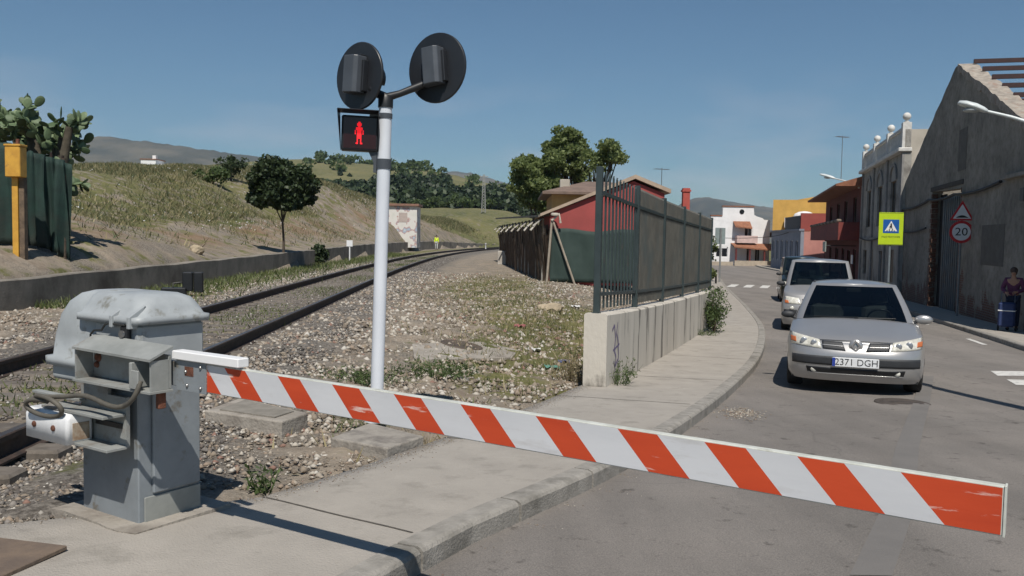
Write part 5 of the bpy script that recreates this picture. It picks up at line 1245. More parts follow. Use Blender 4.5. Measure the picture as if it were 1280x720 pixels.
# ---- road signs
reds = mat('sign_red', (.50, .025, .03), (.45, .02, .025), .4, 4); whs = mat('sign_white', (.72, .72, .72), (.68, .68, .68), .4, 4); bks = mat('sign_black', (.015, .015, .015), (.01, .01, .01), .5, 4)
yS = 28.4; xS = rwall(yS)-.30; gS = float(prof(yS))+.118
sg = thing('speed_sign', 'speed bump warning triangle above a red ringed 20 limit sign by the warehouse door', 'road sign', (xS, yS, gS), -R(12))
mb = MB(); mb.lathe([(.035, 0), (.035, PY(1203, 256, yS).z-gS-.02)], 10); mb.build('post', mat('dull_galv', (.22, .23, .23), (.17, .18, .18), .6, 4), sg)
zc_ = PY(1203, 290, yS).z-gS
mb = MB(); mb.M = Matrix.Translation((0, -.05, zc_)) @ Matrix.Rotation(R(90), 4, 'X'); mb.lathe([(.36, 0), (.36, .012)], 36); pl = mb.build('speed_plate', reds, sg)
mb = MB(); mb.M = Matrix.Translation((0, -.0635, zc_)) @ Matrix.Rotation(R(90), 4, 'X'); mb.lathe([(.275, 0), (.275, .002)], 36); mb.build('white_disc', whs, pl)
text('number', '20', .36, bks, pl, Matrix.Translation((0, -.068, zc_-.005)) @ Matrix.Rotation(R(90), 4, 'X'), .001, 1.1)
zt2 = zc_+.37
def tri(s, y_, zb_): return [(-s, y_, zb_), (s, y_, zb_), (0, y_, zb_+s*1.732)]
mb = MB(); mb.prism([(-.37, zt2), (.37, zt2), (0, zt2+.64)], 'y', -.062, -.05); pl = mb.build('warning_plate', reds, sg, bevel=.004)
mb = MB(); mb.prism([(-.27, zt2+.055), (.27, zt2+.055), (0, zt2+.52)], 'y', -.0655, -.0635); mb.build('white_field', whs, pl)
mb = MB(); mb.prism([(-.19, zt2+.085)]+[(-.19+.38*k/12, zt2+.085+.08*math.sin(math.pi*k/12)) for k in range(1, 12)]+[(.19, zt2+.085)], 'y', -.0685, -.0665); mb.build('bump_symbol', bks, pl)
# crosswalk sign
yC = 32.5; pc_ = PY(1113, 286, yC); gC = float(prof(yC))+.118; lime = mat('fluorescent_lime', (.46, .62, .02), (.42, .56, .02), .4, 4)
sg = thing('crosswalk_sign', 'fluorescent lime panel with a blue pedestrian crossing symbol on a grey post', 'road sign', (pc_.x, yC, gC), -R(8)); zc_ = pc_.z-gC
w_, h_ = .43, .60
mb = MB(); mb.lathe([(.045, 0), (.045, zc_+h_-.02)], 10); mb.build('post', mat('blue_grey_post', (.15, .18, .20), (.12, .14, .16), .6, 4), sg)
mb = MB(); mb.box(-w_, w_, -.075, -.05, zc_-h_, zc_+h_, .006); pl = mb.build('panel', lime, sg)
mb = MB(); mb.box(-w_*.97, w_*.97, -.0775, -.0755, zc_-h_*.98, zc_-h_*.94); mb.box(-w_*.97, w_*.97, -.0775, -.0755, zc_+h_*.94, zc_+h_*.98); explode(mb.build('border_line', mat('olive_line', (.2, .26, .02), (.18, .24, .02), .5, 4), pl))
mb = MB(); mb.box(-.28, .28, -.079, -.0765, zc_-.16, zc_+.34); mb.build('blue_field', mat('sign_blue', (.015, .10, .36), (.012, .09, .32), .4, 4), pl)
mb = MB(); mb.prism([(-.22, zc_-.09), (.22, zc_-.09), (0, zc_+.29)], 'y', -.082, -.0795); mb.build('white_triangle', whs, pl)
mb = MB(); Y0, Y1 = -.085, -.0825
mb.prism([(-.03, zc_+.05), (.035, zc_+.04), (.03, zc_+.14), (-.02, zc_+.14)], 'y', Y0, Y1); mb.prism([(-.03, zc_+.05), (.0, zc_+.05), (-.055, zc_-.055), (-.08, zc_-.055)], 'y', Y0, Y1); mb.prism([(.005, zc_+.04), (.035, zc_+.04), (.08, zc_-.055), (.05, zc_-.055)], 'y', Y0, Y1)
mb.prism([(.03*math.cos(k), zc_+.17+.03*math.sin(k)) for k in [2*math.pi*q/10 for q in range(10)]], 'y', Y0, Y1); mb.prism([(-.02, zc_+.13), (-.07, zc_+.05), (-.055, zc_+.04), (.0, zc_+.10)], 'y', Y0, Y1)
for k in range(4): mb.box(-.16+.085*k, -.115+.085*k, Y0, Y1, zc_-.085, zc_-.06)
mb.build('pedestrian_symbol', bks, pl, fix=False)
text('small_text', 'PASO PEATONES', .085, mat('olive_ink', (.12, .16, .02), (.1, .14, .02), .6, 4), pl, Matrix.Translation((0, -.079, zc_-.30)) @ Matrix.Rotation(R(90), 4, 'X'), .001, 1.0)
# back of a sign at the far kerb with bollards
yB = 56; q = PY(901, 295, yB); gB = float(prof(yB)); sg = thing('traffic_sign', 'grey rectangular back of a road sign on a post by the far crossing', 'road sign', (q.x, yB, gB)); zc_ = q.z-gB
mb = MB(); mb.lathe([(.06, 0), (.06, zc_+.5)], 8); mb.build('post', MATS['dull_galv'], sg); mb = MB(); mb.box(-.34, .30, .06, .09, zc_-.52, zc_+.52, .01); mb.build('plate', mat('grey_back', (.22, .27, .27), (.18, .22, .22), .6, 4), sg)
mb = MB(); mb.box(-.36, .42, .06, .1, zc_-.78, zc_-.56, .01); mb.build('sub_plate', whs, sg)
for k, (lb) in enumerate(('short dark bollard on the far kerb, nearest the fence end', 'short dark bollard on the far kerb beside the sign post')):
    q = PY(888+7*k, 346, 54); b = thing('bollard', lb, 'bollard', (q.x, 54, float(prof(54))+.1), 0, 'bollards by the far crossing'); mb = MB(); mb.lathe([(.06, 0), (.06, .75), (.075, .77), (.05, .86)], 10); mb.build('shaft', blackp, b); mb = MB(); mb.lathe([(.063, .6), (.063, .66)], 10); mb.build('band', whs, b)
#PART4
# ================================================================== VEHICLES
glass_w = glassmat('windscreen_glass', dark=.62); seatm = mat('seat_fabric', (.045, .05, .055), (.03, .033, .037), .9, 10); inter = mat('dark_interior', (.022, .023, .025), (.015, .016, .018), .7, 6)
headm = mat('headlamp', (.62, .60, .52), (.45, .44, .39), .12, 22, .0, coat=1.0, c=(.75, .74, .68), cscale=9); plastic = mat('bumper_plastic', (.030, .032, .036), (.022, .024, .027), .6, 8); chrome = mat('chrome', (.75, .76, .78), (.6, .6, .62), .12, 4, metal=1.0)
amber = mat('amber_lens', (.55, .16, .05), (.45, .12, .04), .2, 4); tyre = mat('tyre', (.022, .022, .022), (.014, .014, .014), .85, 12, .2); alloy = mat('wheel_alloy', (.42, .43, .45), (.34, .35, .37), .35, 5, metal=.7)
platew = mat('plate_white', (.70, .71, .72), (.62, .63, .64), .4, 8)
def carpaint(name, a, metal=.55, rough=.32): return mat(name, a, tuple(x*.93 for x in a), rough, 1.2, 0, metal=metal, coat=.6)
def car(name, label, cat, loc_, rz, sp_):
    W, Lc, Hc = sp_['W']/2, sp_['L'], sp_['H']; cow, rf0 = sp_['cowl'], sp_['roof0']; bz0, bz1, bz2 = sp_['belt']; n_ = sp_.get('n', 3.2); D = sp_.get('D', .55); paint_ = sp_['paint']
    t = thing(name, label, cat, loc_, rz); t.rotation_euler = (sp_.get('pitch', 0), 0, rz)
    yft = sp_['yf']
    def yf(z): return float(np.interp(z, [a for a, b in yft], [b for a, b in yft]))
    def belt(y): return float(np.interp(y, [0, .12, .35, cow, cow+1.4, Lc], [bz0-.04, bz0, bz0+.06, bz1, bz1+.03, bz2]))
    def hw(z, y=1): 
        return W*float(np.interp(z, [.15, .25, .45, .65, .8, 1.1], [.93, .975, 1.0, .995, .97, .93]))
    def Fy(x, z): 
        q = min(.999, abs(x)/hw(z)); g_ = D*(1-(1-q**n_)**(1/n_)); return g_+yf(z)*max(0, 1-g_/1.2)
    wr = sp_.get('wr', .31); ax = (sp_['ax0'], sp_['ax1'])
    # plan loop (right half), mirrored
    nf, nr = 16, 8; yside = None
    def half(w_, y0_, y1_, D0, D1, nn=n_):
        P_ = []
        for k in range(nf+1): a = math.pi/2*k/nf; P_.append((w_*math.sin(a)**(2/nn), y0_+D0*(1-math.cos(a)**(2/nn) if k < nf else 1)))
        ya, yb = y0_+D0, y1_-D1; m_ = 44
        for k in range(1, m_): P_.append((w_, ya+(yb-ya)*k/m_))
        for k in range(nr+1): a = math.pi/2*(1-k/nr); P_.append((w_*max(0, math.sin(a))**(2/nn), y1_-D1*(1-(max(0, math.cos(a)))**(2/nn))))
        return P_
    frs = [0, .05, .12, .2, .3, .4, .5, .6, .7, .8, .9, .96, 1.0]; zs0 = .17; rowsV = []
    for fr in frs:
        zref = zs0+(bz0+.05-zs0)*fr; row = []
        for (x_, y_) in half(1.0, 0, Lc, D, .35):
            z_ = zs0+(belt(y_)-zs0)*fr; w_ = hw(z_)*(1-(.018 if fr == 1 else 0))
            yy_ = y_+yf(z_)*max(0, 1-y_/1.2)
            if abs(x_) > .93:
                for a in ax:
                    d_ = abs(yy_-a); ra = wr+.06
                    if d_ < ra: z_ = max(z_, min(wr+math.sqrt(ra*ra-d_*d_), belt(y_)-.06+.055*fr))
            row.append((x_*w_, yy_, z_))
        rowsV.append(row)
    nh = len(rowsV[0]); loopn = 2*nh-2
    def full(row): return row+[(-p[0], p[1], p[2]) for p in row[-2:0:-1]]
    V = [p for r_ in rowsV for p in full(r_)]; Fs = []
    for j in range(len(frs)-1):
        for k in range(loopn): Fs.append((j*loopn+k, (j+1)*loopn+k, (j+1)*loopn+(k+1) % loopn, j*loopn+(k+1) % loopn))
    body = MB(); body.add(V, Fs, True)
    # caps
    top = rowsV[-1]; NC = 12; hoodV = []; 
    def crown(i): 
        y_ = top[i][1]; return (.055 if y_ < cow+.2 else .01)*min(1, top[i][0]/W*1.2)
    grid = []
    for i in range(nh):
        x_, y_, z_ = top[i]; grid.append([(x_*s, y_, z_+crown(i)*(1-abs(s)**2.6)) for s in np.linspace(-1, 1, NC+1)])
    kc = next(i for i in range(nh) if top[i][1] > cow+.10)
    Vh = [p for g_ in grid[:kc+1] for p in g_]; Fh = []
    for i in range(kc):
        for k in range(NC): q = i*(NC+1)+k; Fh.append((q, q+1, q+NC+2, q+NC+1))
    body.add(Vh, Fh, True); bo = body.build('body', paint_, t)
    bmx = bmesh.new(); bmx.from_mesh(bo.data); bmesh.ops.remove_doubles(bmx, verts=bmx.verts, dist=.0008); bmesh.ops.recalc_face_normals(bmx, faces=bmx.faces); bmx.to_mesh(bo.data); bmx.free()
    ft = MB(); Vh = [p for g_ in grid[kc:] for p in g_]; Fh = []
    for i in range(nh-kc-1):
        for k in range(NC): q = i*(NC+1)+k; Fh.append((q, q+1, q+NC+2, q+NC+1))
    ft.add(Vh, Fh, True); ft.box(-W*.9, W*.9, .35, Lc-.25, .16, .42); ft.build('interior', inter, t)
    # greenhouse
    gs = [0, .04, .2, .4, .6, .8, .93, 1.0]; rows2 = []; rz_ = Hc-.045; wr0, wr1 = W*.915, sp_['roofw']/2
    y1a, y1b = Lc-.12, Lc-sp_.get('rear', .55)
    for g in gs:
        w_ = wr0+(wr1-wr0)*(g**1.15); row = []
        for (x_, y_) in half(w_, cow+(rf0-cow)*g, y1a+(y1b-y1a)*g, .34+(.16-.34)*g, .25, 2.7):
            zb_ = belt(y_)-.01; row.append((x_, y_, zb_*(1-g)+rz_*g+.03*math.sin(math.pi*g)*.5-(.03*g*max(0, (cow+1.2-y_))**2)))
        rows2.append(row)
    cats = {'body': MB(), 'windscreen': MB(), 'side_window': MB(), 'rear_window': MB()}
    yA = [p[1] for p in rows2[3]]
    for sgn in (1, -1):
        for j in range(len(gs)-1):
            for i in range(nh-1):
                qd = [rows2[j][i], rows2[j+1][i], rows2[j+1][i+1], rows2[j][i+1]]
                cx_ = sum(p[0] for p in qd)/4; cy_ = sum(p[1] for p in qd)/4; w_ = wr0+(wr1-wr0)*(gs[j]+gs[j+1])/2
                inner_ = 0 < j < len(gs)-2
                if i < nf and inner_ and i < sp_.get('wsn', 10): ct = 'windscreen'
                elif inner_ and nf+1 <= i < nh-nr-2 and not any(abs(cy_-b) < .055 for b in sp_['pillars']): ct = 'side_window'
                elif inner_ and i > nh-nr+1: ct = 'rear_window'
                else: ct = 'body'
                cats[ct].add([(sgn*p[0], p[1], p[2]) for p in (qd if sgn > 0 else qd[::-1])], [(0, 1, 2, 3)], True)
    def weld(o):
        b_ = bmesh.new(); b_.from_mesh(o.data); bmesh.ops.remove_doubles(b_, verts=b_.verts, dist=.0008); bmesh.ops.recalc_face_normals(b_, faces=b_.faces); b_.to_mesh(o.data); b_.free()
    tr_ = rows2[-1]
    rg = [[(x_*s, y_, z_+.05*(1-abs(s)**2.4)*min(1, (y_-rf0+.02)*3)) for s in np.linspace(-1, 1, NC+1)] for (x_, y_, z_) in tr_]
    Vh = [p for g_ in rg for p in g_]; Fh = []
    for i in range(nh-1):
        for k in range(NC): q = i*(NC+1)+k; Fh.append((q, q+1, q+NC+2, q+NC+1))
    cats['body'].add(Vh, Fh, True); o = cats['body'].build('roof', paint_, t, fix=False); weld(o)
    o = cats['windscreen'].build('windscreen', glass_w, t, fix=False); weld(o); ws_ = o
    o = cats['side_window'].build('side_windows', glass_w, t, fix=False); weld(o); explode(o)
    o = cats['rear_window'].build('rear_window', glass_w, t, fix=False); weld(o)
    # surface patches on the nose
    def patch(name_, c4, m_, off=.006, n1=10, n2=4, par=None, mirror=False, th_=.008):
        for sg_ in ((1, -1) if mirror else (1,)):
            V = []; Fs = []
            for b in range(n2+1):
                for a in range(n1+1):
                    s, u = a/n1, b/n2; x_ = (c4[0][0]*(1-s)+c4[1][0]*s)*(1-u)+(c4[3][0]*(1-s)+c4[2][0]*s)*u; z_ = (c4[0][1]*(1-s)+c4[1][1]*s)*(1-u)+(c4[3][1]*(1-s)+c4[2][1]*s)*u
                    V.append((sg_*x_, Fy(x_, z_)-off, z_))
            for b in range(n2):
                for a in range(n1): q = b*(n1+1)+a; Fs.append((q, q+1, q+n1+2, q+n1+1) if sg_ > 0 else (q+n1+1, q+n1+2, q+1, q))
            m__ = MB(); m__.add(V, Fs, True); oo = m__.build(name_, m_, par or t, fix=False); sm_ = oo.modifiers.new('s', 'SOLIDIFY'); sm_.thickness = th_; sm_.offset = -1
        return oo
    for (nm_, c4, m_, off, mir) in sp_['patches']: patch(nm_, c4, m_, off, mirror=mir, n1=24 if not mir else 10)
    t['_F'] = 0; del t['_F']
    # seats, wheel
    for sx_ in (-.37, .37):
        m__ = MB(); m__.box(sx_-.24, sx_+.24, cow+.95, cow+1.1, .6, bz1+.22, .05); m__.box(sx_-.13, sx_+.13, cow+.98, cow+1.07, bz1+.24, bz1+.40, .03); explode(m__.build('seat', seatm, t))
    m__ = MB(); 
    for k in range(20):
        a0_, a1_ = 2*math.pi*k/20, 2*math.pi*(k+1)/20; f_ = lambda a: (.37+.18*math.cos(a), cow+.62-.07*math.sin(a), bz1+.02+.16*math.sin(a)); m__.tube([f_(a0_), f_(a1_)], .016, 6, cap=False)
    m__.build('steering_wheel', blackp, t)
    m__ = MB(); m__.box(-.10, .10, rf0-.05, rf0-.03, Hc-.17, Hc-.11, .008); m__.build('rear_view_mirror', blackp, t)
    # wheels
    for a in ax:
        for sx_ in (-1, 1):
            m__ = MB(); m__.M = Matrix.Translation((sx_*(W-.115), a, wr)) @ Matrix.Rotation(R(90), 4, 'Y')
            m__.lathe([(wr*.62, -.10), (wr*.93, -.105), (wr, -.08), (wr, .08), (wr*.93, .105), (wr*.62, .10)], 28); wh_ = m__.build('wheel', tyre, t)
            m__ = MB(); m__.M = Matrix.Translation((sx_*(W-.115), a, wr)) @ Matrix.Rotation(R(90)*sx_, 4, 'Y')
            m__.lathe([(wr*.63, -.06), (wr*.63, .098), (wr*.56, .10), (wr*.50, .075), (wr*.2, .07), (wr*.16, .09), (.001, .095)], 24)
            for q in range(6):
                aa = 2*math.pi*q/6; m__.tube([(wr*.15*math.cos(aa), wr*.15*math.sin(aa), .085), (wr*.55*math.cos(aa), wr*.55*math.sin(aa), .092)], .02, 5)
            m__.build('rim', alloy, wh_)
    # mirrors
    for sx_, m_ in ((1, sp_.get('mirror_r', paint_)), (-1, sp_.get('mirror_l', plastic))):
        m__ = MB(); f_ = sp_.get('mir', 1.0) if sx_ > 0 else sp_.get('mir', 1.0)*.8; m__.ball((sx_*(W*.93+.12*f_), cow+.45, bz1+.06), .1, 14, 8, (1.25*f_, .5, .68*f_)); mm_ = m__.build('door_mirror', m_, t)
        m__ = MB(); m__.tube([(sx_*(W*.90), cow+.46, bz1+.01), (sx_*(W*.93+.06), cow+.46, bz1+.03)], .025, 6); m__.build('mirror_foot', plastic, mm_)
    return t, Fy, ws_
sil = carpaint('silver_paint', (.41, .405, .40)); 
def wiper(t, pts): m__ = MB(); m__.tube(pts, .008, 5); m__.build('wiper', blackp, t)
# ---- silver hatchback estate, nearest
fc = Pg(1066, 494.5); heading = -R(19.5)
hb_specs = dict(W=1.777, L=4.45, H=1.50, cowl=.98, roof0=1.82, belt=(.715, .915, 1.0), roofw=1.20, n=3.0, D=.62, ax0=.84, ax1=3.52, wr=.315, paint=sil, pitch=-R(1.6), pillars=(2.55, 3.5), rear=.75,
    yf=[(.15, .13), (.24, .05), (.34, .01), (.45, 0), (.53, .0), (.60, .035), (.68, .07), (.76, .12), (.9, .2)],
    patches=[('headlight', [(.43, .60), (.83, .635), (.85, .795), (.46, .718)], headm, .007, True), ('indicator', [(.76, .665), (.835, .672), (.845, .74), (.77, .73)], amber, .012, True),
        ('grille', [(.125, .585), (.415, .60), (.43, .706), (.17, .700)], plastic, .006, True), ('grille_bar', [(.15, .640), (.43, .650), (.43, .660), (.15, .650)], sil, .012, True),
        ('bumper_strip', [(-.872, .385), (.872, .385), (.872, .505), (-.872, .505)], plastic, .008, False), ('lower_grille', [(-.60, .275), (.60, .275), (.62, .352), (-.62, .352)], blackp, .005, False),
        ('grille_rim', [(-.60, .262), (.60, .262), (.60, .274), (-.60, .274)], sil, .012, False), ('seam', [(-.56, .716), (.56, .716), (.56, .720), (-.56, .720)], blackp, .004, False)])
ct, Fy, _ = car('parked_car', 'silver five door hatchback with black bumper strip and white plate, waiting in front', 'car', (fc.x-FD.x*-.05, fc.y+.0, fc.z), heading, hb_specs)
yy0 = Fy(0, .44)
mb = MB(); mb.box(-.29, .29, yy0-.030, yy0-.012, .375, .50, .006); pl = mb.build('number_plate', platew, ct)
text('plate_text', '2371 DGH', .125, mat('plate_ink', (.04, .04, .045), (.03, .03, .03), .5, 4), pl, Matrix.Translation((.012, yy0-.0315, .437)) @ Matrix.Rotation(R(90), 4, 'X'), .0008, .96)
mb = MB(); mb.box(-.288, -.25, yy0-.0325, yy0-.0305, .38, .495); mb.build('blue_band', mat('plate_blue', (.02, .05, .3), (.02, .04, .25), .4, 4), pl)
mb = MB(); yl = Fy(0, .66)-.022; z_ = .655    # lozenge badge
def loz(s): return [(0, s*1.0), (s*.72, 0), (0, -s), (-s*.72, 0)]
o1, o2 = loz(.085), loz(.048)
for k in range(4):
    a, b = o1[k], o1[(k+1) % 4]; c_, d = o2[(k+1) % 4], o2[k]; mb.prism([(p[0], p[1]+z_) for p in (a, b, c_, d)], 'y', yl-.014, yl)
mb.build('badge', chrome, ct)
mb = MB(); mb.M = Matrix.Translation((0, Fy(0, .65)-.010, z_)) @ Matrix.Rotation(R(90), 4, 'X'); mb.lathe([(.088, -.01), (.083, .003), (.001, .004)], 24); mb.build('badge_mount', sil, ct)
for sx_ in (-1, 1):
    mb = MB(); mb.M = Matrix.Translation((sx_*.52, Fy(.52, .31)-.004, .313)) @ Matrix.Rotation(R(90), 4, 'X'); mb.lathe([(.040, -.02), (.038, .002), (.001, .005)], 18); mb.build('fog_light', headm, ct)
    for xx, rr_ in ((.53, .040), (.66, .046)):
        mb = MB(); zz = .66+(xx-.44)*.12; mb.M = Matrix.Translation((sx_*xx, Fy(xx, zz)-.012, zz)) @ Matrix.Rotation(R(90), 4, 'X'); mb.lathe([(rr_, -.02), (rr_, .002), (rr_*.8, .006), (.001, .004)], 18); mb.build('lamp_reflector', alloy, ct)
    mb = MB(); mb.tube([(sx_*.58, 2.0, 1.415), (sx_*.57, 2.1, 1.47), (sx_*.57, 3.6, 1.46), (sx_*.58, 3.7, 1.41)], .016, 6); mb.build('roof_rail', plastic, ct)
wiper(ct, [(-.55, 1.13, .975), (.0, 1.02, .985), (.05, 1.0, .99)]); wiper(ct, [(.0, 1.03, .98), (.55, 1.12, .985)])
# ---- second vehicle: taller silver people carrier
fc = Pg(1023, 416)
vp = carpaint('grey_silver_paint', (.34, .335, .33), .4, .38)
vs = dict(W=1.88, L=4.4, H=1.88, cowl=.80, roof0=1.50, belt=(.96, 1.14, 1.16), roofw=1.44, n=3.4, D=.5, ax0=.80, ax1=3.4, wr=.33, paint=vp, pitch=-R(1.2), pillars=(1.95, 2.9), rear=.30, mir=1.15, mirror_l=plastic,
    yf=[(.15, .10), (.3, .03), (.45, 0), (.6, .0), (.75, .05), (.9, .12), (1.1, .2)],
    patches=[('headlight', [(.44, .70), (.84, .71), (.85, .90), (.50, .86)], headm, .008, True), ('indicator', [(.74, .72), (.845, .725), (.85, .80), (.76, .79)], amber, .014, True), ('grille', [(-.40, .70), (.40, .70), (.42, .84), (-.42, .84)], plastic, .006, False),
        ('bumper_strip', [(-.86, .46), (.86, .46), (.86, .56), (-.86, .56)], plastic, .008, False), ('lower_grille', [(-.5, .26), (.5, .26), (.54, .40), (-.54, .40)], blackp, .006, False)])
vt, Fy2, _ = car('parked_van', 'taller silver people carrier waiting directly behind the silver hatchback', 'van', (fc.x, fc.y, fc.z), -R(18.5), vs)
for sx_ in (-1, 1):
    mb = MB(); mb.M = Matrix.Translation((sx_*.66, Fy2(.66, .58)-.01, .60)) @ Matrix.Rotation(R(90), 4, 'X'); mb.lathe([(.05, -.01), (.05, .012), (.001, .018)], 14); mb.build('fog_light', headm, vt)
wiper(vt, [(-.5, .98, 1.16), (.2, .87, 1.15)])
# ---- third: dark van further back at the kerb
c = PY(989, 345, 37); dp = carpaint('dark_green_paint', (.012, .018, .016), .2, .3)
ds = dict(vs); ds.update(paint=dp, H=1.98, L=4.7, roofw=1.5, mirror_r=plastic, pillars=(2.0, 3.0)); ds['patches'] = [p_ for p_ in vs['patches'] if p_[0] in ('headlight', 'grille', 'bumper_strip')]
car('parked_van', 'tall dark van mostly hidden behind the silver people carrier', 'van', (c.x+.55, 37, float(prof(37))), -R(15), ds)
# ================================================================== PEOPLE
skinm = mat('skin', (.38, .22, .15), (.33, .185, .125), .6, 12)
def skin_obj(name, pts, edges, rad, m, parent, root=0, lv=2):
    me_ = bpy.data.meshes.new(name); me_.from_pydata([tuple(p) for p in pts], edges, []); o = bpy.data.objects.new(name, me_); link(o, parent); me_.materials.append(m)
    md = o.modifiers.new('skin', 'SKIN'); md.use_smooth_shade = True
    for i, r_ in enumerate(rad): me_.skin_vertices[0].data[i].radius = (r_, r_) if not isinstance(r_, tuple) else r_
    me_.skin_vertices[0].data[root].use_root = True
    ss_ = o.modifiers.new('sub', 'SUBSURF'); ss_.levels = 1; ss_.render_levels = lv; return o
def person(label, loc_, rz, J, jacket, trousers, hair, coat_long=False, vest=None, s=1.0):
    """J: joints in local metres facing -y"""
    t = thing('person', label, 'person', loc_, rz); 
    N_ = {}; pts = []; rad = []; E_ = []
    def add(k, p, r_, par=None):
        N_[k] = len(pts); pts.append(Vector(p)*s); rad.append(r_*s if not isinstance(r_, tuple) else (r_[0]*s, r_[1]*s))
        if par is not None: E_.append((N_[par], N_[k]))
    add('pelvis', J['pelvis'], (.135, .11)); add('waist', J['waist'], (.12, .10), 'pelvis'); add('chest', J['chest'], (.145, .11), 'waist'); add('neckb', J['neck'], (.06, .06), 'chest')
    hd = Vector(J['head']); nk = Vector(J['neck'])
    add('neckt', nk.lerp(hd, .45), .048, 'neckb'); add('jaw', nk.lerp(hd, .72), (.058, .066), 'neckt'); add('skull', hd, (.074, .088), 'jaw'); add('crown', hd+Vector((0, .01, .085)), (.055, .065), 'skull')
    for sd in 'LR':
        sg_ = -1 if sd == 'L' else 1
        add('sh'+sd, J['sh'+sd], .058, 'chest'); add('el'+sd, J['el'+sd], .042, 'sh'+sd); add('wr'+sd, J['wr'+sd], .028, 'el'+sd)
        wv, ev = Vector(J['wr'+sd]), Vector(J['el'+sd]); d = (wv-ev).normalized(); sid = d.cross(Vector((0, 1, 0))).normalized()
        add('pm'+sd, wv+d*.055, (.034, .018), 'wr'+sd)
        for k in range(4):
            o_ = (k-1.5)*.020; ln = (.070, .080, .076, .060)[k]; b = wv+d*.09+sid*o_; add('f%d%s' % (k, sd), b, .0085, 'pm'+sd); add('g%d%s' % (k, sd), b+d*ln*.45+Vector((0, -.012, -.008)), .0078, 'f%d%s' % (k, sd)); add('h%d%s' % (k, sd), b+d*ln*.75+Vector((0, -.03, -.02)), .007, 'g%d%s' % (k, sd))
        add('t1'+sd, wv+d*.05+sid*.035*-sg_+Vector((0, -.01, 0)), .010, 'pm'+sd); add('t2'+sd, wv+d*.085+sid*.045*-sg_+Vector((0, -.025, 0)), .009, 't1'+sd)
        add('hip'+sd, J['hip'+sd], .085, 'pelvis'); add('kn'+sd, J['kn'+sd], .055, 'hip'+sd); add('an'+sd, J['an'+sd], .038, 'kn'+sd); add('toe'+sd, Vector(J['an'+sd])+Vector((0, -.15, -.045)), .032, 'an'+sd)
    skin_obj('body', pts, E_, rad, skinm, t)
    def cloth(name, keys, edges, m, grow=.016, par=t):
        pp = [Vector(J[k])*s if k in J else pts[N_[k]] for k in keys]; rr_ = []
        for k in keys:
            r_ = rad[N_[{'neck': 'neckb', 'head': 'skull'}.get(k, k)]]; g = grow*s; rr_.append((r_[0]+g, r_[1]+g) if isinstance(r_, tuple) else (r_+g, r_+g))
        return skin_obj(name, pp, [(keys.index(a), keys.index(b)) for a, b in edges], rr_, m, par, 0, 2)
    cloth('jacket', ['pelvis', 'waist', 'chest', 'shL', 'elL', 'wrL', 'shR', 'elR', 'wrR'], [('pelvis', 'waist'), ('waist', 'chest'), ('chest', 'shL'), ('shL', 'elL'), ('elL', 'wrL'), ('chest', 'shR'), ('shR', 'elR'), ('elR', 'wrR')], jacket, .020)
    cloth('trousers', ['pelvis', 'hipL', 'knL', 'anL', 'hipR', 'knR', 'anR'], [('pelvis', 'hipL'), ('hipL', 'knL'), ('knL', 'anL'), ('pelvis', 'hipR'), ('hipR', 'knR'), ('knR', 'anR')], trousers, .018)
    if vest: cloth('vest', ['pelvis', 'waist', 'chest'], [('pelvis', 'waist'), ('waist', 'chest')], vest, .045)
    for sd in 'LR':
        a = Vector(J['an'+sd])*s; m__ = MB(); m__.ball((a.x, a.y-.06*s, a.z-.045*s), .05*s, 12, 6, (.95, 2.5, .85)); m__.build('shoe', darkrub, t)
    m__ = MB(); h_ = hd*s; m__.ball((h_.x, h_.y+.022*s, h_.z+.045*s), .098*s, 16, 10, (.94, 1.05, .98)); m__.ball((h_.x, h_.y+.075*s, h_.z-.01*s), .07*s, 12, 8, (1.05, .6, 1.1)); m__.build('hair', hair, t)
    m__ = MB()
    for q in (-1, 1): m__.ball((h_.x+q*.03*s, h_.y-.078*s, h_.z+.005*s), .011*s, 8, 6)
    explode(m__.build('eye', blackp, t)); m__ = MB(); m__.ball((h_.x, h_.y-.092*s, h_.z-.022*s), .015*s, 8, 6, (.8, 1, 1.4)); m__.build('nose', skinm, t); m__ = MB(); m__.box(h_.x-.022*s, h_.x+.022*s, h_.y-.080*s, h_.y-.07*s, h_.z-.062*s, h_.z-.055*s); m__.build('mouth', mat('lips', (.25, .08, .07), (.2, .06, .06), .5, 5), t)
    return t
Jw = dict(pelvis=(0, .02, .88), waist=(0, .0, 1.03), chest=(0, -.04, 1.24), neck=(0, -.075, 1.40), head=(0, -.12, 1.53), shL=(-.17, -.03, 1.33), elL=(-.25, -.06, 1.08), wrL=(-.14, -.27, 1.0), shR=(.17, -.03, 1.33), elR=(.25, -.05, 1.08), wrR=(.10, -.28, 1.02), hipL=(-.09, .02, .84), knL=(-.10, -.01, .46), anL=(-.10, .03, .09), hipR=(.09, .02, .84), knR=(.11, -.05, .46), anR=(.11, -.06, .09))
py_ = 22.6; px_ = PY(1266, 380, py_).x; gw = float(prof(py_))+.12
hairm = mat('brown_hair', (.06, .035, .025), (.035, .02, .015), .7, 20, .2, 60)
person('person in purple jacket and dark trousers bending over a blue trolley by the warehouse', (px_, py_, gw), -R(35), Jw, mat('purple_jacket', (.13, .035, .085), (.095, .025, .065), .85, 10, .2), mat('navy_cloth', (.02, .028, .06), (.014, .02, .042), .85, 10, .2), hairm, s=.98)
c = Vector((px_, py_, gw)) + Matrix.Rotation(-R(35), 3, 'Z') @ Vector((-.08, -.42, 0))
tro = thing('shopping_trolley', 'dark blue wheeled shopping bag with a pale rim held by the person in purple', 'shopping trolley', tuple(c), -R(35))
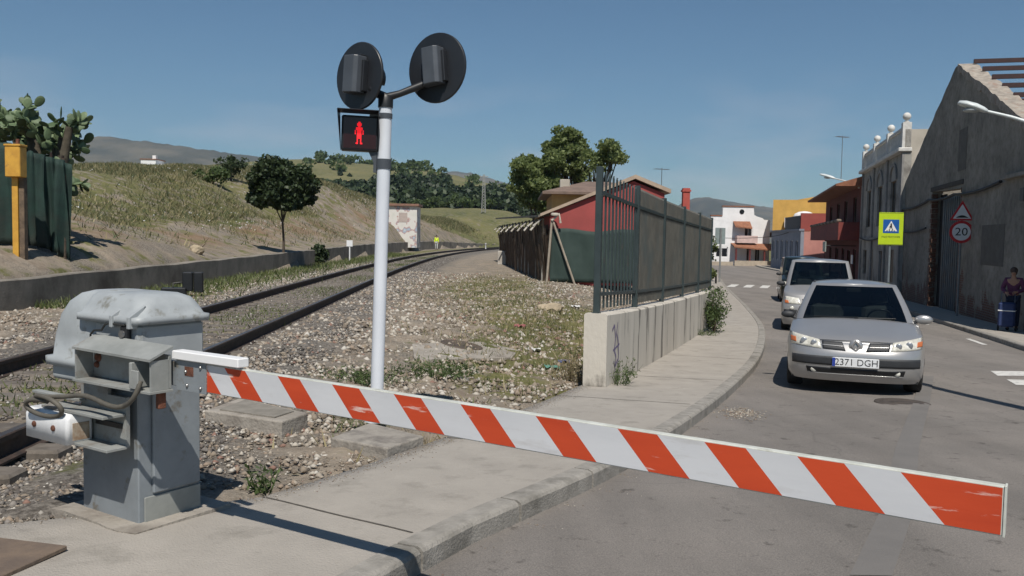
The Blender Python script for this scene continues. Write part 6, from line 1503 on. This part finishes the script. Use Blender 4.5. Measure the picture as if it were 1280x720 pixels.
mb = MB(); mb.box(-.19, .19, -.14, .14, .12, .74, .04); mb.build('bag', mat('blue_bag', (.025, .045, .13), (.018, .033, .10), .8, 8, .2), tro); mb = MB(); mb.box(-.196, .196, -.146, .146, .52, .545, .005); mb.build('pale_rim', whs, tro)
mb = MB(); mb.tube([(-.15, .16, .1), (-.15, .16, 1.0), (.15, .16, 1.0), (.15, .16, .1)], .012, 6); mb.build('handle', steel, tro)
for sx_ in (-1, 1): mb = MB(); mb.M = Matrix.Translation((sx_*.2, .13, .08)) @ Matrix.Rotation(R(90), 4, 'Y'); mb.lathe([(.08, -.015), (.08, .015)], 16); mb.build('wheel', darkrub, tro)
Jt = dict(pelvis=(0, 0, .93), waist=(0, 0, 1.08), chest=(0, 0, 1.30), neck=(0, .0, 1.47), head=(0, -.01, 1.62), shL=(-.18, 0, 1.40), elL=(-.23, .02, 1.13), wrL=(-.24, -.06, .90), shR=(.18, 0, 1.40), elR=(.24, .02, 1.13), wrR=(.25, -.05, .90), hipL=(-.09, 0, .88), knL=(-.10, -.02, .48), anL=(-.11, .05, .09), hipR=(.09, 0, .88), knR=(.11, -.05, .48), anR=(.12, -.10, .09))
hv = mat('hi_vis_yellow', (.62, .80, .03), (.55, .72, .02), .6, 6)
c = PY(545.5, 312, 97); gw = max(gz(c.x, 97), .0); person('person in fluorescent yellow jacket and pale trousers standing beside the distant track', (c.x, 97, gw), R(0), Jt, hv, mat('pale_trousers', (.5, .52, .5), (.42, .44, .42), .8, 5), hairm, vest=hv, s=.92)
# ================================================================== PLANTS
def tree(name, label, base, trunk, limbs, blobs, n, size, leafm, r0=.12, cat='tree', bm_=bark, group=None):
    t = thing(name, label, cat, base, 0, group)
    mb = MB(); k = len(trunk); mb.tube(trunk, [r0*(1-.55*i/(k-1)) for i in range(k)], 9); mb.build('trunk', bm_, t)
    if limbs:
        mb = MB()
        for l in limbs: mb.tube(l, [r0*.5*(1-.75*i/(len(l)-1)) for i in range(len(l))], 6)
        mb.build('limbs', bm_, t)
    quadmesh('crown', leaves(blobs, n, size), leafm, t); return t
def blobs_from(cx, cz, rx, rz, n, br, ry=None, seed=0, hollow=.35):
    q = np.random.default_rng(seed); out_ = []
    for _ in range(n):
        d = q.normal(size=3); d /= np.linalg.norm(d); f = q.uniform(hollow, 1)
        b = br*q.uniform(.55, 1.25); out_.append((cx+d[0]*rx*f, d[1]*(ry or rx)*f, cz+d[2]*rz*f, b, b, b*.7))
    return out_
dkleaf = leafmat('dark_leaf', (.014, .028, .010), (.045, .070, .022), .15); mdleaf = leafmat('mid_leaf', (.045, .075, .022), (.12, .165, .055), .35); canl = leafmat('canopy_leaf', (.10, .14, .045), (.25, .30, .11), .5); ltleaf = leafmat('light_leaf', (.06, .09, .028), (.17, .20, .075)); dryl = leafmat('dry_leaf', (.16, .13, .07), (.34, .28, .17))
# lone dark tree at the retaining wall
ty_ = 37.5; b = PY(354, 336, ty_); g = gz(b.x, ty_)
def zz(py, px, Y, g_): return PY(px, py, Y).z-g_
cxt = PY(350, 230, ty_).x-b.x; zt, zb = zz(192, 350, ty_, g), zz(276, 350, ty_, g); cz = (zt+zb)/2; rx = 1.4
bl = blobs_from(cxt, cz+.1, rx, (zt-zb)/2-.15, 90, .46, ry=1.3, seed=3, hollow=.1)+blobs_from(cxt-.05, cz-.45, 1.35, .35, 34, .40, ry=1.2, seed=4, hollow=.1)+blobs_from(cxt, cz+.25, 1.15, .55, 30, .42, seed=8, hollow=.2)
tree('lone_tree', 'dark round crowned tree on a thin trunk at the foot of the embankment', (b.x, ty_, g), [(0, 0, -.2), (.02, 0, 1.2), (-.03, 0, zb-.1), (cxt, 0, cz)], [[(-.03, 0, zb-.1), (cxt-.6, .1, cz)], [(-.03, 0, zb-.1), (cxt+.6, -.1, cz)], [(0, 0, zb), (cxt+.2, .4, cz+.4)]], bl, 420, .10, dkleaf, .065)
# trees behind the shed
def bigtree(label, px, Yt, pyb, crown, n, size, lm, seed, r0=.2, name='leafy_tree'):
    b = PY(px, pyb, Yt); g = gz(b.x, Yt); B_ = []; Ls = []
    for (cx_, cy_, w_, h_, nb) in crown:
        c_ = PY(cx_, cy_, Yt); B_ += blobs_from(c_.x-b.x, c_.z-g, w_*Yt/F/2, h_*Yt/F/2, nb, .62, ry=1.6, seed=seed+nb); Ls.append([(0, 0, 1.8), ((c_.x-b.x)*.5, 0, (c_.z-g)*.62), (c_.x-b.x, .2, c_.z-g+.2)])
        for q in range(3): Ls.append([((c_.x-b.x)*.5, 0, (c_.z-g)*.62), (c_.x-b.x+random.uniform(-.4, .4)*w_*Yt/F, random.uniform(-1, 1), c_.z-g+random.uniform(-.1, .4)*h_*Yt/F)])
    z1_ = min(l[-1][2] for l in Ls)*.7
    return tree(name, label, (b.x, Yt, g), [(0, 0, -.3), (.05, 0, 1.0), (0, 0, 2.2)], Ls, B_, n, size, lm, r0)
bigtree('dense bushy green tree left of the yellow roof behind the shed', 672, 60, 300, [(667, 225, 50, 76, 44), (652, 212, 26, 50, 16), (682, 245, 44, 50, 26), (690, 205, 30, 40, 12)], 240, .14, canl, 21)
bigtree('tall open crowned tree rising above the yellow roof', 712, 62, 300, [(708, 178, 46, 34, 20), (722, 190, 40, 26, 12), (700, 200, 30, 40, 12), (692, 228, 34, 40, 14), (718, 215, 40, 24, 10)], 210, .13, canl, 33)
bigtree('thin pale tree nearest the tall end post of the steel fence', 742, 58, 300, [(762, 188, 30, 22, 10), (742, 205, 36, 30, 9), (768, 198, 20, 18, 5)], 130, .12, canl, 47)
b = PY(888, 320, 50); tree('garden_bush', 'bright green shrub poking out past the end of the steel fence', (b.x, 50, gz(b.x, 50)), [(0, 0, -.2), (0, 0, 1.5)], [], blobs_from(-.1, 1.9, .7, 1.4, 16, .4, seed=9), 120, .1, ltleaf, .08, 'bush')
# bush against the far end of the wall
c = Pg(893, 416, .118); t = thing('wall_shrub', 'green shrub growing on the pavement against the far part of the low wall', 'shrub', tuple(c))
mb = MB()
for k in range(7): mb.tube([(0, 0, -.05), (random.uniform(-.2, .2), random.uniform(-.3, .6), random.uniform(.5, 1.0))], [.014, .006], 5)
mb.build('stems', bark, t); quadmesh('foliage', leaves([(random.uniform(-.12, .20), random.uniform(-.3, 1.4), random.uniform(.1, .95), .2, .25, .2) for _ in range(22)], 170, .028), mdleaf, t)
def weed(name, label, base, n, h, spread, lm, blade=.012, cat='weed', leafy=True):
    Q = []
    for k in range(n):
        a = random.uniform(0, 6.28); r_ = random.uniform(0, spread)*.5; b0 = np.array([math.cos(a)*r_, math.sin(a)*r_, -.01]); a2 = random.uniform(0, 6.28); hh_ = h*random.uniform(.4, 1); tip = b0+np.array([math.cos(a)*spread*.5*random.random()+.06*math.cos(a2), math.sin(a)*spread*.5*random.random()+.06*math.sin(a2), hh_]); s_ = np.array([math.cos(a2), math.sin(a2), 0])*blade*.4
        Q += [b0-s_, b0+s_, tip+s_*.3, tip-s_*.3]
        if leafy:
            for q in range(7):
                f = random.uniform(.2, 1); p_ = b0+(tip-b0)*f; d = rng.normal(size=3); d /= np.linalg.norm(d); e_ = np.cross(d, rng.normal(size=3)); e_ /= np.linalg.norm(e_); l_ = blade*1.6; Q += [p_, p_+d*l_+e_*l_*.35, p_+d*l_*2, p_+d*l_-e_*l_*.35]
    o = quadmesh(name, Q, lm, None); o.location = base; tag(o, label, cat); return o
weed('corner_weed', 'leafy weed clump at the street side corner of the low wall', Pg(771, 480, .118), 60, .38, .42, mdleaf, .013)
weed('corner_weed', 'dry brown weeds left of the low wall end', Gr(716, 478), 80, .5, .5, dryl, .014)
weed('corner_weed', 'low green grass at the inner foot of the low wall end', Gr(742, 494), 110, .10, .5, mdleaf, .012, leafy=False)
weed('pavement_weed', 'single small green weed in the gravel near the pavement edge', Gr(331, 618), 14, .20, .09, mdleaf, .016)
weed('pavement_weed', 'small dry tuft beside the foundation block of the signal post', Gr(533, 556), 60, .10, .28, dryl, .010, leafy=False)
weed('wall_weed', 'low weed line along the foot of the wall below the shrub', Pg(878, 419, .118), 60, .16, .5, mdleaf, .012)
weed('rail_weed', 'green weed patch behind the signal post', Gr(545, 470), 120, .20, .9, mdleaf, .016)
weed('rail_weed', 'green weed patch between the track and the cable box', Gr(452, 476), 90, .16, .7, mdleaf, .015)
# prickly pear
padm = leafmat('cactus_pad', (.05, .085, .035), (.17, .23, .12), .05)
def pad_geo(o_, d, s_, sidev):
    """flattened oval pad from o_ along d, length s_"""
    d = d/np.linalg.norm(d); w_ = sidev-np.dot(sidev, d)*d; w_ /= np.linalg.norm(w_); n_ = np.cross(d, w_); V = []; Fs = []; m_ = 12
    c_ = o_+d*s_*.5
    for (k, sc_, th_) in ((0, .72, .5), (1, 1.0, 0), (2, .72, -.5)):
        for q in range(m_): a = 2*math.pi*q/m_; V.append(c_+(d*math.cos(a)*.5*s_+w_*math.sin(a)*.33*s_*(1+.15*math.cos(a)))*sc_+n_*th_*.09*s_)
    V.append(c_+n_*.07*s_); V.append(c_-n_*.07*s_)
    for k in range(2):
        for q in range(m_): Fs.append((k*m_+q, k*m_+(q+1) % m_, (k+1)*m_+(q+1) % m_, (k+1)*m_+q))
    for q in range(m_): Fs.append((q, 3*m_, (q+1) % m_)[::-1]); Fs.append((2*m_+q, 3*m_+1, 2*m_+(q+1) % m_))
    return V, Fs
def cactus(label, base, heads, seed, stemtop):
    q_ = np.random.default_rng(seed); t = thing('prickly_pear', label, 'cactus', tuple(base), 0, 'prickly pears by the green netting'); mb = MB()
    for hd in heads:
        hp = np.array(hd[:3]); n_ = int(hd[3]*1.6); fr = [(hp, np.array([0, 0, 1.0]))]
        for k in range(n_):
            o_, d0 = fr[q_.integers(max(0, len(fr)-14), len(fr))]; d = d0*.7+q_.normal(size=3)*.75+np.array([0, 0, .25]); d /= np.linalg.norm(d); s_ = q_.uniform(.20, .34); V_, F_ = pad_geo(o_, d, s_, q_.normal(size=3)); mb.add(V_, F_, False); tip = o_+d*s_*.92
            if np.linalg.norm(tip-hp) < hd[4]: fr.append((tip, d))
    mb.build('pads', padm, t); mb = MB()
    for hd in heads: mb.tube([(0, 0, -.2), (hd[0]*.4, hd[1]*.4, hd[2]*.5), tuple(hd[:3])], [.17, .13, .09], 8)
    mb.build('stems', mat('cactus_stem', (.10, .085, .06), (.06, .05, .035), .95, 8, .5), t); return t
Yc = 21.6
def cl(px, py, Y=Yc): return PY(px, py, Y)
b = cl(66, 300); g = gz(b.x, Yc); b = Vector((b.x, Yc, g))
def hh_(px, py, n_, rad_, dy=0): p_ = cl(px, py); return (p_.x-b.x, dy, p_.z-g, n_, rad_)
cactus('tall prickly pear with many pads above the green netting', b, [hh_(40, 165, 46, .75), hh_(62, 185, 34, .6, .3), hh_(78, 172, 34, .62), hh_(92, 160, 16, .4, -.2), hh_(40, 200, 40, .6, .4), hh_(84, 218, 26, .42, -.1), hh_(78, 245, 10, .3), hh_(32, 150, 12, .4)], 5, 2)
b2 = cl(8, 300); g2 = gz(b2.x, Yc+.6); b = Vector((b2.x, Yc+.6, g2)); g = g2
cactus('broad prickly pear at the left edge behind the yellow box', b, [hh_(4, 170, 40, .6), hh_(18, 182, 30, .5), hh_(-18, 160, 40, .7), hh_(24, 205, 24, .5)], 8, 2)
mb = MB()
for k in range(16): a = random.uniform(0, 6.28); mb.tube([(random.uniform(-.3, .3), random.uniform(-.3, .3), -.1), (random.uniform(-.3, .3), random.uniform(-.3, .3), random.uniform(1.2, 2.2))], [.07, .03], 5)
p_ = cl(79, 300); o = mb.build('dead_trunks', mat('dark_dead_wood', (.035, .02, .016), (.02, .012, .01), .95, 10, .5), None); o.location = (p_.x, Yc-.5, gz(p_.x, Yc-.5)); tag(o, 'dark dead cactus trunks standing beside the green netting', 'dead plant')
# shrubs one can tell apart on the bank and beyond
def shrub(label, px, py, Y, w_, h_, lm, name='shrub', n=90, size=.1, grp=None):
    b = PY(px, py, Y); g = gz(b.x, Y); t = thing(name, label, 'shrub', (b.x, Y, g), 0, grp); quadmesh('foliage', leaves(blobs_from(0, h_*.5, w_*.4, h_*.4, 12, w_*.22, seed=int(px)), n, size), lm, t); mb = MB(); mb.tube([(0, 0, -.1), (0, 0, h_*.5)], [.05*w_, .02*w_], 5); mb.build('stem', bark, t)
shrub('dark rounded shrub on the embankment slope left of the lone tree', 288, 228, 62, 2.4, 1.8, dkleaf, grp='embankment shrubs'); shrub('low olive shrub on the embankment crest', 266, 240, 56, 2.2, 1.3, mdleaf, grp='embankment shrubs'); shrub('dark shrub at the wall foot beside the lone tree', 397, 325, 44, 1.4, 1.0, dkleaf)
for i_, (px, py, w_) in enumerate(((538, 262, 4.5), (578, 262, 5.5), (556, 263, 3), (612, 264, 4), (520, 262, 3))): shrub(('small round bush on the far meadow nearest the hut', 'widest round bush on the far meadow below the wood', 'little bush between two larger ones on the far meadow', 'round bush beside the lattice mast', 'bush just above the hut roof line')[i_], px, py, 226+i_*2, w_*1.2, w_*.8, mdleaf, 'meadow_bush', 60, .35, 'round bushes on the far meadow')
for i_, (px, pt_) in enumerate(((425, 210), (437, 218))):
    Yq = 420; b = PY(px, 236, Yq); g = gz(b.x, Yq); hq = PY(px, pt_, Yq).z-g; tree('cypress', ('taller dark cypress on the far hillside', 'shorter dark cypress on the far hillside')[i_], (b.x, Yq, g), [(0, 0, -.5), (0, 0, 2)], [], [(0, 0, hq*f, 1.4*(1.1-f), 1.4*(1.1-f), hq*.09) for f in np.linspace(.15, .95, 9)], 60, .6, dkleaf, .3)
# far wood: a mass nobody could count
q = np.random.default_rng(11); B_ = []
for k in range(2600):
    px = q.uniform(300, 760); t_ = q.uniform(0, 1); Yq = 262+t_*(190 if px < 470 else 260); b = PY(px, 300, Yq); g = gz(b.x, Yq)
    if t_ > .55 and q.uniform() < .25: continue
    h_ = q.uniform(3, 7); r_ = q.uniform(2.0, 4.2)
    if g+h_*1.1 > H+(.063 if px < 470 else .072 if px < 560 else .060)*Yq: continue
    B_.append((b.x, Yq, g+h_*.5, r_, r_, h_*.5))
tag(quadmesh('woodland', leaves(B_, 80, 1.0), dkleaf), kind='stuff')
q = np.random.default_rng(12); B_ = []
for k in range(190):
    px = q.uniform(380, 900); Yq = q.uniform(430, 760); b = PY(px, 300, Yq); r_ = q.uniform(2, 5); B_.append((b.x, Yq, gz(b.x, Yq)+r_*.5, r_, r_, r_*.7))
tag(quadmesh('hillside_scrub', leaves(B_, 70, 1.2), mdleaf), kind='stuff')
# ================================================================== GROUND COVER
def stones(name, X, Y, Zs, S_, m):
    N = len(X); base = np.array([[1, 0, 0], [0, 1, 0], [-1, 0, 0], [0, -1, 0], [0, 0, 1], [0, 0, -1]], float)
    V = base[None]*S_[:, None, None]*rng.uniform(.5, 1.25, (N, 6, 1)); V[:, :, 2] *= rng.uniform(.35, .8, N)[:, None]; a = rng.uniform(0, 6.28, N); c_, s_ = np.cos(a)[:, None], np.sin(a)[:, None]
    x_, y_ = V[..., 0]*c_-V[..., 1]*s_, V[..., 0]*s_+V[..., 1]*c_; V = np.stack([x_+X[:, None], y_+Y[:, None], V[..., 2]+Zs[:, None]], -1)
    tri_ = np.array([[0, 1, 4], [1, 2, 4], [2, 3, 4], [3, 0, 4], [1, 0, 5], [2, 1, 5], [3, 2, 5], [0, 3, 5]]); Fq_ = (tri_[None]+6*np.arange(N)[:, None, None]).reshape(-1, 3)
    me_ = bpy.data.meshes.new(name); me_.vertices.add(N*6); me_.vertices.foreach_set('co', V.astype(np.float32).ravel()); me_.loops.add(Fq_.size); me_.loops.foreach_set('vertex_index', Fq_.ravel().astype(np.int32)); me_.polygons.add(len(Fq_)); me_.polygons.foreach_set('loop_start', np.arange(0, Fq_.size, 3, dtype=np.int32)); me_.update(calc_edges=True); me_.materials.append(m)
    return tag(link(bpy.data.objects.new(name, me_)), kind='stuff')
def islandmat(name, stops, rough=.9):
    m, n, p = newmat(name); g = n.nodes.new('ShaderNodeNewGeometry'); r = n.nodes.new('ShaderNodeValToRGB'); r.color_ramp.interpolation = 'CONSTANT'
    for i, (a, c_) in enumerate(stops):
        el = r.color_ramp.elements[i] if i < 2 else r.color_ramp.elements.new(a); el.position = a; el.color = (*c_, 1)
    n.links.new(g.outputs['Random Per Island'], r.inputs['Fac']); n.links.new(r.outputs['Color'], p.inputs['Base Color']); p.inputs['Roughness'].default_value = rough; return m
rub = islandmat('rubble_mix', [(0, (.23, .19, .145)), (.22, (.31, .27, .22)), (.42, (.16, .13, .10)), (.56, (.40, .365, .31)), (.74, (.26, .205, .155)), (.90, (.46, .43, .38)), (.965, (.22, .13, .10))])
bls = islandmat('ballast_mix', [(0, (.09, .08, .072)), (.25, (.16, .145, .13)), (.5, (.22, .20, .18)), (.7, (.12, .10, .085)), (.85, (.30, .28, .25)), (.95, (.45, .43, .39))])
# rubble on the lot
N = 120000; Yr = 2.5+(rng.uniform(0, 1, N)**1.6)*34; Xr = rng.uniform(0, 1, N); xa = tcx(Yr)+1.0; xb = innerx(Yr)-.12; Xr = xa+(xb-xa)*Xr
cl_ = np.sin(Xr*1.9+np.sin(Yr*.8)*2)*np.sin(Yr*1.1+Xr*.6); keep = (cl_+rng.uniform(-1, 1, N) > -.35) & (rng.uniform(0, 1, N) < np.clip((Yr-2)/7, .3, 1)) & ~((np.abs(Xr-CB.x+.1) < .55) & (np.abs(Yr-CB.y-.1) < .5)); Xr, Yr = Xr[keep], Yr[keep]
Sr = .005+.040*rng.uniform(0, 1, len(Xr))**5*np.clip(.15+Yr*.12, .4, 1.9)+.003; stones('rubble', Xr, Yr, ground(Xr, Yr)+.004, Sr, rub)
N = 900; Yr = 7+(rng.uniform(0, 1, N)**1.4)*14; Xr = tcx(Yr)+2+(innerx(Yr)-tcx(Yr)-2.6)*rng.uniform(0, 1, N); k_ = np.sin(Xr*1.3+2)*np.sin(Yr*.7)+rng.normal(0, .4, N) > .1; stones('broken_rubble', Xr[k_], Yr[k_], ground(Xr[k_], Yr[k_])+.01, rng.uniform(.03, .08, k_.sum())*np.clip(Yr[k_]/12, .5, 1.2), rub)
N = 60000; Yr = 1+(rng.uniform(0, 1, N)**1.5)*60; off_ = rng.uniform(-2.7, 2.1, N); Xr = tcx(Yr)+off_
keep = ~((np.abs(off_) < .80) & (rng.uniform(0, 1, N) < .45)); Xr, Yr = Xr[keep], Yr[keep]; stones('track_ballast', Xr, Yr, ground(Xr, Yr)+.008, rng.uniform(.012, .032, len(Xr)), bls)
N = 26000; Yr = 4+(rng.uniform(0, 1, N)**1.3)*42; wx_ = wallx(Yr); Xr = wx_+.1+(tcx(Yr)-1.7-wx_)*rng.uniform(0, 1, N); stones('rubble', Xr, Yr, ground(Xr, Yr)+.005, .008+.055*rng.uniform(0, 1, N)**3, rub)
# loose grit on pavement edge and gutter
N = 2600; k_ = rng.integers(8, len(KC)-60, N); P_ = KC[k_]+rng.normal(0, .03, (N, 2)); tn = np.gradient(KC, axis=0)[k_]; tn /= np.linalg.norm(tn, axis=1)[:, None]; nn_ = np.stack([tn[:, 1], -tn[:, 0]], 1); P_ = P_+nn_*np.abs(rng.normal(0, .14, N))[:, None]; stones('gutter_grit', P_[:, 0], P_[:, 1], prof(P_[:, 1])+.002, rng.uniform(.002, .007, N), rub)
N = 2600; Yr = rng.uniform(3, 14, N); Xr = innerx(Yr)+np.abs(rng.normal(0, .10, N)); stones('pavement_grit', Xr, Yr, prof(Yr)+.12, rng.uniform(.002, .008, N), rub)
def blades(name, X, Y, Hh, wd, m, lean=.5):
    N = len(X); Z = ground(X, Y)-.01; a = rng.uniform(0, 6.28, N); s_ = np.stack([np.cos(a), np.sin(a), 0*a], 1)*wd[:, None]; b0 = np.stack([X, Y, Z], 1); ll = rng.normal(0, lean, (N, 2))*Hh[:, None]; mid = b0+np.stack([ll[:, 0]*.3, ll[:, 1]*.3, Hh*.6], 1); tip = b0+np.stack([ll[:, 0], ll[:, 1], Hh], 1)
    return tag(quadmesh(name, np.stack([b0-s_, b0+s_, tip+s_*.15, tip-s_*.15], 1).reshape(-1, 3), m), kind='stuff')
grs = leafmat('grass_blade', (.055, .085, .022), (.17, .19, .07), .3); strawm = leafmat('straw_blade', (.20, .17, .08), (.40, .34, .19), .3)
def gsample(N, cx_, cy_, rx_, ry_):
    d = rng.normal(size=(N, 2))*.55; return cx_+d[:, 0]*rx_, cy_+d[:, 1]*ry_
XS, YS = [], []
for (cx_, cy_, rx_, ry_, n_) in ((.6, 18, 1.5, 5, 12000), (-.6, 27, 1.6, 7, 9000), (-.3, 11.5, 1.2, 2.2, 700), (-.8, 7.8, .7, .5, 500), (0.2, 14, 1.3, 1.6, 900)):
    a, b = gsample(n_, cx_, cy_, rx_, ry_); XS.append(a); YS.append(b)
X_, Y_ = np.concatenate(XS), np.concatenate(YS); c_ = np.sin(X_*3.1+Y_*.7)*np.sin(Y_*1.9-X_); ok = (X_ < innerx(Y_)-.1) & (X_ > tcx(Y_)+1.2) & (c_ > .05+rng.normal(0, .3, len(X_))); X_, Y_ = X_[ok], Y_[ok]
blades('lot_grass', X_, Y_, rng.uniform(.02, .09, len(X_)), rng.uniform(.005, .011, len(X_)), grs)
sel = rng.uniform(0, 1, len(X_)) < .5; blades('dry_grass', X_[sel]+rng.normal(0, .5, sel.sum()), Y_[sel]+rng.normal(0, .8, sel.sum()), rng.uniform(.04, .16, sel.sum()), rng.uniform(.005, .012, sel.sum()), strawm)
N = 9000; Yr = 17+rng.uniform(0, 1, N)**1.3*55; Xr = wallx(Yr)+.2+np.abs(rng.normal(0, 1.0, N)); blades('trackside_grass', Xr, Yr, rng.uniform(.05, .22, N), rng.uniform(.01, .025, N), grs)
N = 9000; Yr = 5+rng.uniform(0, 1, N)**1.2*60; Xr = tcx(Yr)+rng.normal(0, .35, N); c_ = np.sin(Yr*.9)+rng.normal(0, .5, N) > .1; blades('track_grass', Xr[c_], Yr[c_], rng.uniform(.03, .10, c_.sum()), rng.uniform(.008, .015, c_.sum()), grs)
# embankment scrub
for nm_, N, mm_, lo_, hi_ in (('embankment_grass', 130000, leafmat('bank_grass', (.10, .11, .042), (.25, .225, .115), .35), .07, .24), ('embankment_straw', 60000, strawm, .08, .26), ('embankment_weeds', 60000, leafmat('bank_weed', (.035, .06, .02), (.09, .12, .045), .2), .08, .28)):
    Yr = 14+rng.uniform(0, 1, N)**1.1*125; dw_ = 1.2+rng.uniform(0, 1, N)**.8*22; Xr = wallx(Yr)-dw_
    c_ = np.sin(Xr*.35+Yr*.13+len(nm_))*np.sin(Yr*.21-Xr*.1)+rng.normal(0, .35, N); k_ = (c_ > -.25) & ~((dw_ < 5) & (rng.uniform(0, 1, N) < .8)); f_ = 1+Yr[k_]/90
    blades(nm_, Xr[k_], Yr[k_], rng.uniform(lo_, hi_, k_.sum())*f_*.7, rng.uniform(.008, .020, k_.sum())*f_, mm_, .6)
N = 1600; Yr = 18+rng.uniform(0, 1, N)*75; Xr = wallx(Yr)-3-rng.uniform(0, 1, N)*12; ok = np.sin(Xr*.4)*np.sin(Yr*.17)+rng.normal(0, .4, N) > .2; stones('white_flower_heads', Xr[ok], Yr[ok], ground(Xr[ok], Yr[ok])+.25, rng.uniform(.02, .06, ok.sum()), MATS['chalk'])
# a few scraps of litter on the lot
for k, (px, py, cc, lb) in enumerate(((690, 462, (.10, .25, .20), 'crumpled teal scrap of litter near the end of the low wall'), (668, 440, (.62, .62, .6), 'white torn plastic scrap on the lot'), (706, 455, (.08, .10, .2), 'dark blue rag beside the low wall end'), (650, 410, (.35, .12, .12), 'pinkish paper scrap on the lot'), (719, 385, (.7, .7, .68), 'white lump of paper in the grass before the fence'))):
    g = Gr(px, py); V = []; Fs = []; r3 = random.Random(k)
    for a in range(7):
        for b in range(6): V.append(((a-3)*.035+r3.uniform(-.008, .008), (b-2.5)*.035+r3.uniform(-.01, .01), .02+r3.uniform(0, .05)))
    for a in range(6):
        for b in range(5): q_ = a*6+b; Fs.append((q_, q_+6, q_+7, q_+1))
    o = rawmesh('litter', V, Fs, mat('litter_%d' % k, cc, tuple(x*.8 for x in cc), .7, 8)); o.location = (g.x, g.y, gz(g.x, g.y)); s_ = o.modifiers.new('s', 'SOLIDIFY'); s_.thickness = .004; tag(o, lb, 'litter', 'litter on the lot')
# road debris by the kerb
g = Pg(927, 517); N = 500; a, b = rng.normal(0, .10, N), rng.normal(0, .35, N); stones('kerb_debris', g.x+a+b*.1, g.y+b*.6, prof(g.y+b*.6)+.004, rng.uniform(.004, .016, N), rub)
# ================================================================== HAZE
hz = MB(); hz.box(-4400, 4400, -60, 4600, -8, 640); ho = hz.build('haze', None) if False else None
me_ = bpy.data.meshes.new('haze'); me_.from_pydata([(x_, y_, z_) for z_ in (-9, 560) for (x_, y_) in ((-4500, -80), (4500, -80), (4500, 4700), (-4500, 4700))], [], [(3, 2, 1, 0), (4, 5, 6, 7), (0, 1, 5, 4), (1, 2, 6, 5), (2, 3, 7, 6), (3, 0, 4, 7)])
hm_ = bpy.data.materials.new('haze'); hm_.use_nodes = True; n = hm_.node_tree; n.nodes.remove(n.nodes['Principled BSDF']); pv = n.nodes.new('ShaderNodeVolumePrincipled'); pv.inputs['Density'].default_value = .00009; pv.inputs['Color'].default_value = (.55, .72, .98, 1); n.links.new(pv.outputs[0], n.nodes['Material Output'].inputs['Volume']); me_.materials.append(hm_)
tag(link(bpy.data.objects.new('haze', me_)), kind='stuff')
